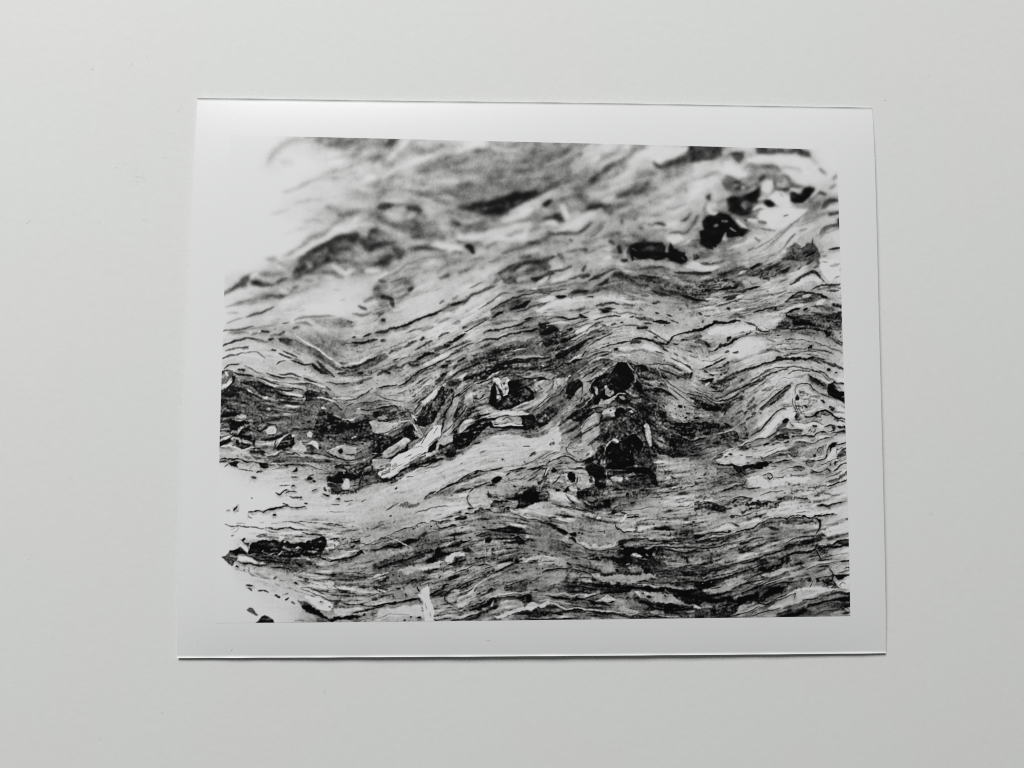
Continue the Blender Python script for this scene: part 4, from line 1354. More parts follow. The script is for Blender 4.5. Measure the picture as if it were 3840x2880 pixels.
TILES[(2020, 1420)] = """
g 64224466 35433465 65434333 77512543 65313677 55345677
p 7.2 1 22,0 35,0 30,10 20,22 8,33 0,40 0,30 10,22 18,12
q 2.4 .6 .4 5,35 25,10 32,5 25,20 8,38
s 1.2 1.5 .5 0,42 10,35 20,26 28,18 34,8
s 1 1.2 .4 0,34 8,28
p 5.4 2 0,5 8,8 15,10 15,22 5,25 0,22
s 1.2 2 .6 0,10 4,14
s 1.2 3 .8 0,1 8,0
p 2 1 30,22 42,20 48,14 52,12 50,20 45,26 36,30
p .5 1 38,6 45,3 52,2 57,6 56,12 50,14 45,22 38,22 33,18 35,12
p 6.4 1.5 40,30 48,15 54,10 55,22 52,32 45,42 34,48 30,45
q 3 .6 .4 30,45 45,20 55,15 52,35 36,48
p 6.6 1 58,10 62,4 66,6 66,15 65,22 58,25 54,26
s 1 1.5 .5 56,12 56,22 53,30
s 2 2 .8 62,4 64,6
s 3.4 5 1.5 26,34 34,28
s 2.8 5 1.5 8,48 20,42 32,34
p 4.4 1.2 0,48 15,40 28,30 24,36 10,46 0,52
p .9 1 0,52 12,44 20,42 25,45 18,50 12,58 4,62 0,63
q 4 .6 .3 0,50 20,42 15,55 0,62
s 6 1.2 .5 6,57 12,57
p .3 1 67,20 67,6 72,-2 122,-2 118,10 112,12 114,18 108,20 100,20 96,24 88,26 82,26 78,23 72,22
q 3 .6 .3 72,0 100,4 102,14 85,10
p 6 .6 84,12 87,9 90,13 94,15 96,19 90,22 86,20
s 7 1.2 .4 70,10 75,14 76,20
s 5 1.5 .5 71,12 73,18
s 8 .8 .4 67,5 66,12 68,18
p .5 .8 70,25 76,23 80,28 79,32 72,35 70,30
p 5 .8 118,8 121,8 124,14 130,18 128,22 120,24 113,18
q 2.4 .6 .4 100,10 125,0 135,10 128,20
s 6 1.5 .6 118,0 120,8
s 7 1.2 .5 124,0 126,8
s 5 1.5 .6 130,4 134,12
p 5 1 132,0 150,2 158,8 150,12 140,10
s 8 1 .4 143,6 150,2 155,6
s 1.6 1.5 .6 150,0 158,6 164,12
q 1.8 .8 .55 125,18 140,10 165,14 170,22 150,28 128,26
s 6.4 8 3 170,5 190,12 205,18
s 1.2 2 .6 150,12 160,13 170,20 178,26
s 7 1 .4 145,10 155,11 165,16 176,24
d 165,8 190,14 221,25
s 1.2 2 .6 190,20 200,22 210,26 221,32
s 1.2 3 .8 195,25 208,30 221,38
s 7.4 1 .4 195,20 208,23 221,29
s 2 3 1 205,32 215,38 221,42
s 1.4 2 .6 210,2 221,6
s 7.2 2 .8 80,28 86,28 92,28 98,24 103,20
p 6.6 .6 79,25 85,30 92,29 90,31 82,33 76,32
p .8 .8 95,30 100,22 105,20 112,21 116,26 110,30 102,31
s 6.6 1 .4 96,28 100,22 105,19.5 111,21 115,25
s 5 2 .8 105,25 110,23
q 2.2 .8 .5 100,30 130,20 150,30 150,40 120,36 105,34
p 2 1 50,36 60,28 68,26 70,34 60,40 50,46 46,44
p 5.4 1.2 70,36 85,32 100,32 95,36 80,38 72,40
s .8 1.2 .5 48,36 58,30 68,24
s 1.6 1.2 .5 68,40 78,38 84,38
p 1 1 36,52 44,42 52,40 60,42 65,46 62,52 55,57 45,55
q 3 .6 .3 38,52 60,38 66,46 50,56
s 4 2 .8 60,46 75,42 82,42
s .9 1 .5 66,46 75,45 81,46
p 1.6 1.2 78,58 82,50 90,51 97,52 103,57 115,60 128,62 134,58 136,64 125,66 115,66 112,72 120,76 110,76 100,78 90,78 84,82 80,72
q 4 .8 .35 80,55 110,60 115,75 85,80
p 7.4 1 81,45 86,40 95,37 100,38 97,45 95,49 88,50 82,48
p 7 .8 100,37 105,36 110,37 112,40 106,40
p .4 .8 97,47 99,40 105,38 110,40 111,47 110,52 106,55 102,53 99,50
s 7.4 1.2 .4 113,37 118,38 124,41 128,45
p 8 .5 115,43 120,42 122,45 116,46
s 8.4 1 .4 118,48 123,49 125,47
s 1 1.5 .4 115,41 125,44
s 1.4 1.2 .5 92,41 95,41
p 6.2 1 108,55 114,50 122,52 132,56 135,58 128,62 120,58 110,58
s 6.8 1.5 .6 98,52 104,57 110,57 114,54
p 7.2 1.5 60,60 65,50 72,46 80,47 78,58 70,64 58,68
d 10,100 40,75 70,58
s 2 1 .5 56,64 60,57 66,50
s 4 3 1.2 45,82 58,70 72,62
s 3 1.5 .8 52,70 65,62 75,58
s 2.6 1.2 .5 35,90 48,75 60,66 70,60
s 7.6 3 1 55,80 68,70
q 4 .8 .3 40,85 72,62 78,75 55,85
s 3 1.5 .6 50,84 60,76 70,70
p 7 1 134,58 140,58 142,68 145,80 146,90 140,82 136,70
s 8 2.5 .8 135,60 140,70 143,78 144,86 145,92
s 1.2 1.5 .5 133,70 137,78 141,88 144,96
p 1.2 1 110,70 118,68 128,70 135,78 137,88 134,84 128,75 118,72
p .3 .8 86,98 86,90 90,84 96,83 100,84 108,79 114,76 120,73 127,76 132,80 134,88 132,94 126,92 122,88 120,92 122,100 124,108 120,113 110,116 100,118 90,117 86,112 88,104
s 6.4 1 .4 85,97 87,90 91,84
s 8 3 .6 92,80 97,78 102,80
s 7 2 .5 92,83 98,80
s 4.6 .8 .3 87,97 91,97 93,92
s 5.5 1.2 .5 85,102 85,110 86,116
s 6.6 1.2 .5 85,105 84,113
s 5 .8 .4 112,78 118,74 124,74 130,77 133,82
s 5 1 .4 134,84 132,90 131,95
s 4.5 2 .8 117,84 120,87
s 4 .8 .4 117,100 117,94
p 3 1.2 124,92 132,96 140,98 144,105 146,112 138,112 128,110 125,104
q 1.4 .6 .5 122,95 142,95 148,115 126,112
s 3.4 1 .4 123,100 124,108
p 4.6 1.2 68,85 74,80 78,82 76,90 72,100 68,98
p 1.2 1 72,100 78,84 84,84 85,92 82,100 78,110 74,108
s 4 1.5 .6 72,79 78,83 80,90
p 7.2 2 36,92 48,84 60,84 68,90 66,100 58,104 48,102 40,98
q 3.4 .8 .25 36,88 66,88 66,102 40,100
s 2.4 1.2 .5 34,88 36,95 44,100
s 3 3 1 60,100 64,96
p 6 1.5 15,110 25,104 36,102 42,106 55,108 58,113 45,112 35,112 25,114
s 2.6 1.5 .6 18,102 28,98 35,96
s 8 1.2 .4 15,104 25,99 32,96
s .9 1.4 .4 0,116 8,112 12,108 20,104 30,100 38,101 45,105 55,107 64,103 72,100
s 2.4 1 .4 5,105 18,96 30,88
d 0,80 20,75 40,60
d 0,100 15,92
p 1.4 1.2 60,104 72,100 78,102 76,115 84,120 88,125 88,140 80,145 74,140 70,125 62,118 58,110
p .3 1 62,115 72,112 76,118 84,122 86,135 80,142 72,138 70,126 64,120
s 4.4 2 .8 68,110 72,106
p .4 1 88,118 100,119 115,117 130,114 142,115 148,122 150,128 140,124 128,122 118,120 105,122 90,121
s 4.6 .8 .4 108,117 115,114 123,113
s 6 .8 .3 124,110 127,113
s 5.4 2 .8 86,122 88,126
p 4.4 2 90,125 108,125 110,132 95,134
q 1.4 .8 .5 88,122 150,126 152,138 125,150 95,138
q 1.6 .8 .5 115,130 150,130 155,142 140,150 120,148
p 5.6 .8 110,125 116,122 124,122 122,126 114,128
s 7.4 1.2 .4 112,128 116,130
p 6 1.5 152,100 160,105 165,115 170,128 170,138 155,138 150,125 150,110
s 3.6 2 .8 148,92 153,102 158,108
s 1.4 1.2 .4 145,92 150,98 152,104
s 6.6 2 .8 146,90 150,97
q 2.6 .8 .45 150,132 172,134 170,142 152,142
s 7.4 1.2 .4 168,124 174,126 177,128
s .8 2 .6 168,125 174,128
s 1 2 .6 172,142 178,141 184,140
s 1.2 1.5 .5 160,148 170,147
p 4.6 2.5 145,75 165,80 170,90 160,95 150,88
p 1.2 1.5 140,58 148,58 156,66 165,74 170,82 160,78 150,72 143,66
q 1.6 .8 .6 140,52 165,70 175,85 200,95 190,105 170,100 150,80
s 1.4 1.2 .5 145,52 155,60 165,70 175,78 190,80
s 7 1 .4 150,50 158,58 166,66 175,72
s 6 .8 .3 169,70 170,78
s 7 .7 .3 150,45 152,50
p 1 1.2 148,42 158,40 164,45 164,56 158,54 150,48
q 1.6 .8 .5 140,35 165,40 165,58 150,52
p 6.4 2 165,45 180,36 200,42 210,50 195,54 178,52
s .4 4 .6 181,37 184,36
s .8 2 .5 186,37 187,37
s .8 3 .6 187,51 191,51
s .8 3 .6 200,50 206,51
s 1 3 .8 188,44 194,46
s 1.2 1.5 .5 161,35 163,41
s 1.2 1 .4 175,46 178,46
s 7.6 1 .4 182,55 190,57 200,53 210,52
p 1 1.2 164,58 175,55 185,58 200,57 215,54 221,56 221,66 205,66 190,70 180,68 168,66
q 4 .6 .25 165,58 221,55 221,68 180,70
p 1 1.2 180,66 195,70 205,64 221,66 221,72 205,74 195,78 180,74 170,70
s 6.6 .8 .3 172,68 180,72 185,75 195,79 205,77 215,73 221,74
s .8 1.2 .4 172,70 182,75 195,80 207,79 221,76
s 4 2 .8 200,72 210,71
q 1.4 .8 .55 165,78 190,80 221,78 221,92 205,100 190,105 170,100 160,90
s 1 1.2 .5 155,90 165,98 175,102 190,103 195,98
s .8 1.5 .5 195,99 207,99
s .8 3 1 175,102 182,104
s 6 2 1 200,85 215,84
s 1.8 1.5 .6 205,95 221,88
s 3.4 1.5 .8 180,106 190,108
d 165,120 190,115 221,110
d 165,140 190,135 221,132
d 100,150 140,155 190,150
q 4 1 .3 165,125 221,118 221,130 180,140
p 6.2 1.5 48,120 58,122 62,128 60,138 66,138 55,144 50,136
q 3 .6 .35 15,112 60,112 70,140 40,145 20,135
p .3 .7 36,124 40,120 46,121 47,128 45,134 40,132 37,128
s 7.2 1 .4 34,122 36,130 40,134 44,135 47,130 48,124
p .9 .8 15,118 18,115 23,118 22,121 17,121
p 1.6 .8 63,130 68,128 70,132 66,135
s 7 1 .4 62,128 66,126 70,129 71,134 66,136
s 7.6 1.5 .5 30,115 34,120 38,118
s 8 1 .4 60,136 64,138
s 1.4 2 .6 16,136 22,130 28,125
s .6 3 .6 22,144 25,143
s .9 4 .8 34,146 37,141
s .8 2 .5 97,144 100,143
s .7 3 .5 113,150 115,149
s .7 3 .5 119,161 121,160
s .9 2 .5 152,150 154,150
p 7 1 38,140 46,142 50,146 48,148 42,146
p 1 1.2 50,146 60,144 75,142 80,148 70,152 58,152 52,156 48,150
q 1.2 .8 .5 45,142 78,140 75,155 55,158
p 6.4 2 16,158 25,148 34,147 40,155 42,163 28,166 15,164
s 6.8 2 .8 36,150 45,156 53,160
s 1.6 1.5 .5 30,148 42,158
s 5.6 3 1 60,154 70,158
s .8 1.5 .5 62,158 70,160 76,155
q 1.6 .8 .45 40,158 60,158 92,155 92,166 50,166
p 6 .8 48,162 56,161 61,163 60,166 50,166
q 1.6 .8 .5 0,130 10,120 15,140 10,160 0,160
p 5.6 .8 1,138 5,134 6,142 2,145
s 7 2 .8 8,115 14,112
s .6 3 1 205,164 215,162 221,163
"""
TILES[(2600, 1420)] = """
g 65677769 34667679 44578779 44656669 65676679 56777779
p .6 .8 10,3 16,2 25,0 22,5 14,5
p 1 .8 20,10 28,6 36,7 42,4 46,5 44,11 38,13 36,18 30,17 22,13
q 4 .5 .3 22,8 44,6 40,16 25,15
s 8 2.5 .8 14,9 18,6
p 5 2 5,12 18,12 30,18 45,18 40,26 25,24
s 1.2 2 .6 53,17 60,13 68,8 78,5 85,0
s 1 2.5 .8 60,13 70,8
s 2 1.5 .5 72,9 82,7
p .8 1.2 0,24 12,28 22,34 34,38 42,34 48,30 46,36 40,42 30,44 20,40 10,34 0,32
s 1.2 1.8 .5 0,17 10,19 20,25 30,30 38,29 48,24 55,20
s 1 1.8 .5 0,21 12,24 22,30 32,34 40,32
s 6 1 .4 0,19 12,22 22,27 33,32
q 3 .6 .3 0,25 40,35 45,30 35,45 10,38
s .8 2 .6 40,35 40,42 37,48
s 1.4 2 .6 48,30 58,24
q 1.4 .6 .4 40,32 60,20 65,24 48,36
p 4.4 1.5 26,45 36,44 38,50 28,50
p 7 1.5 0,40 15,42 25,48 20,52 8,50 0,48
q 2.4 .6 .4 0,38 30,45 35,55 0,52
s 1 2.5 .7 0,52 5,50
s 3 2 1 12,38 16,41
p 1 1.2 0,58 12,55 25,56 38,60 45,58 47,62 42,64 28,66 15,64 5,68 0,66
q 3 .6 .3 0,55 40,58 30,70 0,72
s .8 2.5 .6 38,58 44,60 46,63
s 5.5 1 .5 5,57 20,53 32,55
p 6.6 1 30,71 40,68 50,64 53,64 45,69 35,72
p 1.4 1.2 30,76 42,70 52,69 56,75 55,82 48,80 38,82 32,86 22,84
q 4 .6 .3 25,78 55,72 55,82 25,86
s .8 1.2 .4 0,80 12,77 25,75 38,71 48,69 53,69
s 7 .8 .3 15,77 30,73
s .6 2 .6 53,69 56,74 56,80 62,84
p 3.6 1.2 54,64 60,58 66,60 70,70 68,76 60,79 56,72
s 1 2.5 .7 67,71 68,74
s .9 2 .6 62,78 69,77
s 1 2 .6 58,80 64,82
s 2.4 2 .7 60,60 65,58
s 2.4 2 .7 64,63 67,66
q 1.8 .8 .6 0,82 18,78 20,90 10,100 0,100
s 2 1.2 .5 15,92 25,87 35,85 45,82
p 4.6 1 45,84 54,81 58,86 52,90
s .8 1.5 .5 42,84 46,88 52,90
s 9 .8 .3 43.8,85 44.4,85
s 6 5 2 8,95 25,92 40,90
s 1.4 2 .6 0,98 7,99
d 60,60 75,45 95,28 115,10
d 80,75 95,55 110,38
p 3.8 1.5 66,34 70,28 76,23 80,25 75,32 70,37
p 3.6 1.5 85,15 95,11 104,10 98,16 88,17
p 3.4 1.5 85,38 95,30 105,22 112,15 120,8 125,5 118,18 115,24 104,30 95,36 87,40
s .9 1.5 .5 85,38 95,30 105,22 115,13 125,4
s 2 2.5 .8 97,34 105,29
s 2 2.5 .8 112,20 118,14
s 1.5 1 .5 61,41 63,43
s 3 3 1 56,45 60,42
s 2.6 2.5 .8 65,45 68,43
s 2.6 3 1 67,54 74,49
s 3 2.5 1 74,46 78,44
s 2.4 2 .8 48,52 50,50
s 3.4 4 1.5 70,40 78,35
p 4.6 2 66,62 75,55 82,52 80,60 72,68
s 1.2 1.8 .5 72,74 78,70 82,69
p 8.6 1.5 104,50 110,43 118,41 126,42 130,46 128,52 122,50 115,52 108,60 100,68 92,73 75,80 88,70 96,60
s 1 2 .6 86,65 92,58 97,53 102,47 106,42 112,40 118,39
s 2 1.5 .6 90,62 85,66 75,72
s 4.4 3 1.5 112,39 120,36 126,36
p 3.6 2 108,62 116,56 122,58 115,65 105,72 98,74
p .8 .8 113,55 117,51 121,51 123,54 120,58 115,58
s 8.8 1.5 .5 121,50 124,54 126,57
p 4.4 1.5 128,54 136,48 140,52 135,56
p 1.2 .8 128,50 131,45 136,46 134,50 131,53
s 2.6 2 .7 125,60 127,61
p 7.8 1.5 130,16 132,10 140,8 148,10 155,16 165,22 172,25 182,30 195,34 196,44 180,38 165,34 150,38 140,40 136,30 134,22
q 4 .6 .3 134,14 150,12 165,24 150,38 136,30
s 1.4 1 .4 129,18 129,12 133,8 140,6 148,7 152,11 156,15 162,19
s 1 2 .5 163,19 172,23
s 7.8 1 .4 165,19 178,24
p 1.6 1 129,24 132,19 136,23 135,27 130,28
s 8.8 2 .4 135,29 137,26
q 2.4 .6 .4 127,28 140,28 142,46 132,44
s 1.4 1 .4 126,26 126,32 129,38 133,45
s 2.4 .8 .4 129,28 131,36 135,44
s 2.6 .8 .4 133,30 135,38 140,46
s 1.6 2 .6 141,34 146,38
s 3.4 2 .8 136,18 142,16
s 2.8 3 1 163,28 167,31
s 2 2.5 .7 174,36 178,37
s 2.6 3 1 176,40 180,38
p 8.8 1 182,0 196,0 196,4 188,5
p .5 .8 171,15 173,7 177,5 182,8 186,14 197,16 197,33 186,28 178,24 172,20
p 3.6 .8 178,0 186,8 190,12 185,12 180,6
s 4.6 1.5 .6 181,11 185,14
s 4.5 1.5 .6 188,25 196,22
s 4 4 1.5 160,2 170,10
s 1 3 1 155,0 160,4 167,10
q 1.6 .6 .4 150,45 165,40 178,45 170,50 155,50
s 1 2.5 .7 142,48 150,49 155,45 162,41 170,42 178,47 186,52 198,54
s 8.4 2 .8 140,44 150,42 160,36 168,36
s 3.4 3 1.2 180,52 197,58
d 140,55 165,52 190,60
p 5 2 136,54 150,50 165,52 162,56 145,57
s 3.4 1.2 .5 130,57 145,57 155,55 168,60
p 8.6 1 125,58 140,57 155,56 168,60 175,66 165,65 150,62 140,64 130,60
s 1.8 2.5 .6 153,61 158,62
s 1 1.8 .5 168,62 175,60 181,61 180,66 172,68
s 1.4 3 .7 178,62 180,64
s 1.4 3 .7 187,62 190,63
s 1.4 3 .7 193,62 196,64
s 8.8 2.5 .8 130,80 145,78 155,76 165,76 175,74
s 1.2 1.2 .4 196,68 182,68 178,70 170,71 162,69 158,71 152,75 145,74 138,73 130,74 124,77
s 1.4 2.2 .5 125,75 128,74
s 1.4 2.2 .5 131,74 134,74
s 1.4 2.2 .5 138,74 142,73
s 1.4 2.2 .5 150,74 154,75
s 1.6 2.2 .5 163,69 170,69
p 3.8 1.2 110,69 118,66 128,65 140,65 138,70 125,70 115,70
s 2 1.2 .4 110,68 120,65 140,66
s 2 1 .4 120,70 138,71
s 3 2 .8 148,68 150,66
s 3 2 .8 154,70 157,66
s 2.6 3 1 185,70 198,68
s 2.4 1.2 .5 128,82 140,82 155,82 170,77 180,75
p 2.8 1.5 98,78 105,73 112,71 120,71 122,77 115,82 105,80 95,84 90,86
p .8 .7 112,76 115,75 114,78
s .8 3 .6 117,76 121,77
s .9 2.5 .6 90,86 95,84
s .8 2 .5 100,85 102,85
s 1 1.5 .5 106,82 110,83
s 1.6 2.5 .8 115,83 121,81
p 8.8 .6 53,88 65,82 72,78 78,76 72,80 62,86
s 1.2 1.2 .4 53,89 62,86 72,82 82,79 92,76 100,72
p 7.8 1.5 38,96 52,92 70,92 90,90 115,85 120,92 100,98 80,104 60,110 45,108 32,110 28,108
s 8.6 1.2 .4 22,105 32,97 40,93 53,89
p 3.4 1 55,90 65,86 70,90 62,91
s 1.2 1.2 .4 62,91 70,90
s 1.6 1.2 .5 74,91 80,91
s 2.4 1.5 .6 70,87 72,86
p 2.4 1 30,98 36,95 37,100 30,104 22,107
s .6 1.5 .4 44,98 48,99
s 1.6 1.2 .4 39,101 42,101
s 4.4 1 .5 90,96 100,93 105,91
s 1.6 1 .4 66,101 74,101
s 3.4 1 .4 58,99 62,99
p 4.2 2 75,108 90,103 110,95 125,88 140,84 145,88 130,95 120,103 105,106 90,110 78,112
s 3 1.5 .6 85,104 100,98 115,93
s 7.6 1 .5 88,101 105,95
s 1.2 1.5 .5 85,100 88,104
s 3 1.2 .5 127,84 140,83 150,86
p 3.2 1.2 124,95 128,91 133,92 136,97 132,100 126,100
s .8 2 .5 122,97 125,99
s 1.2 1.2 .4 126,100 134,99 138,96
s 8.6 1.5 .5 121,98 124,102 127,102
p 4.6 1.2 140,100 145,95 152,93 158,95 155,101 146,103
p 5 1.5 158,95 162,90 168,86 166,95 162,100
s 8.6 1.5 .5 138,101 141,104 148,105 158,102 165,100
s 8 1.2 .5 140,97 146,91 152,88
p .6 .7 152,100 156,97 157,101 154,102
s 1.6 1.2 .4 158,94 160,90 166,87
s 1.2 1.5 .5 145,105 155,107 165,105 170,102 170,97 173,88 177,84
s 8.4 4 1.5 172,105 178,95 185,90
p .9 1 174,88 178,83 184,82 182,88 177,91 175,96
s 8.4 1.5 .5 170,90 172,84 177,81 183,82
s 1.6 1.5 .5 182,86 190,84 198,82
p 3 1.5 184,98 190,92 199,94 199,98 190,100 185,104
q 1.4 .6 .5 183,90 199,88 199,100 184,104
s 1 1.5 .5 190,92 198,89
p 3.6 1.5 140,106 150,106 156,110 152,115 142,114
q 2 .6 .4 138,104 156,106 156,116 140,116
p 2.6 1.5 25,114 50,116 60,122 65,126 55,128 40,122
q 2.4 .8 .5 0,116 45,115 65,125 65,135 30,140 0,140
p .5 1 22,110 32,110 40,111 46,108 52,110 60,112 70,109 80,109 92,107 100,108 95,112 85,114 75,116 65,118 60,122 62,126 55,120 45,114 32,114 24,112
s 8.4 1 .4 32,110 42,110 47,108 53,111 62,111
s .7 1.8 .5 68,108 71,109
s .7 2 .5 60,114 61,120 66,124
s 1 2 .6 72,117 74,116
s 1.6 1.5 .5 100,110 110,108 120,106 126,104
s 1 2 .5 116,106 120,106
p 4 1.5 127,117 132,113 140,114 144,118 138,120 130,120
s 1.4 1.5 .4 128,114 134,113 141,115
p 5 2 150,122 170,120 176,122 165,128 150,126
s 2.4 1.2 .4 150,118 158,122 165,120 172,117 178,120
s 1.2 1.5 .5 152,120 160,122
s 1.4 2 .6 172,116 176,121
s 2.6 2 .7 175,110 176,113
s 2.6 2.5 .7 181,112 182,108
p 8.5 2 66,130 80,125 95,132 110,130 130,126 150,130 140,135 110,138 85,140 68,140
s 2.4 1.5 .6 88,125 95,122 101,124
s 2.4 2 .7 94,126 97,130
s 3 1.5 .6 98,122 101,127 97,131
d 100,132 140,132 170,126
d 70,160 120,145 160,140
s 4.4 2 .8 60,137 66,133
s 2 1.5 .5 62,139 66,131
s 1 1.8 .5 62,140 70,142 78,141 85,141
s 1.2 1.8 .5 33,147 42,144 50,140 57,138
s 3 1 .5 85,150 95,147 105,146 115,146
s 1.4 2 .5 124,147 126,148
p 4 2 108,154 120,150 132,153 128,158 115,158
s 9 .8 .2 126.8,149 127,157
s 4.4 2 .8 166,132 170,128 175,126 190,120
s 4 5 2 170,135 185,130 199,120
s 1.4 2 .6 168,139 178,138 185,135 193,132 200,128
s 3 2 .8 180,120 190,112 199,108
s 8.4 3 1 165,138 175,136
q 3 .8 .35 120,135 170,138 165,146 125,146
s 4 3 1.5 155,152 170,148 178,150
s 1.2 2.5 .6 108,156 114,154
s 1.6 2 .6 132,155 142,155
s .7 2 .5 141,155 146,155
s 2.4 1.5 .5 155,152 160,151
q 1.6 .8 .5 45,158 60,153 75,153 72,160 50,166
s 1.4 1.5 .5 48,155 60,153 72,153
s 1.2 3 .8 48,160 53,157
q 1.4 .8 .5 65,162 85,158 110,160 105,166 65,166
s .8 3 .6 81,158 83,161
s .8 2 .5 103,161 105,161
s .8 2.5 .6 89,163 92,161
p 1.2 1 5,164 20,161 30,162 35,166 5,166
s 1.2 2 .6 5,165 15,161 28,160
q 3 .8 .4 0,135 20,132 30,150 10,158 0,158
s 8.4 2 1 10,158 25,157 40,155
s 2 1.5 .5 160,165 170,163 175,166
"""
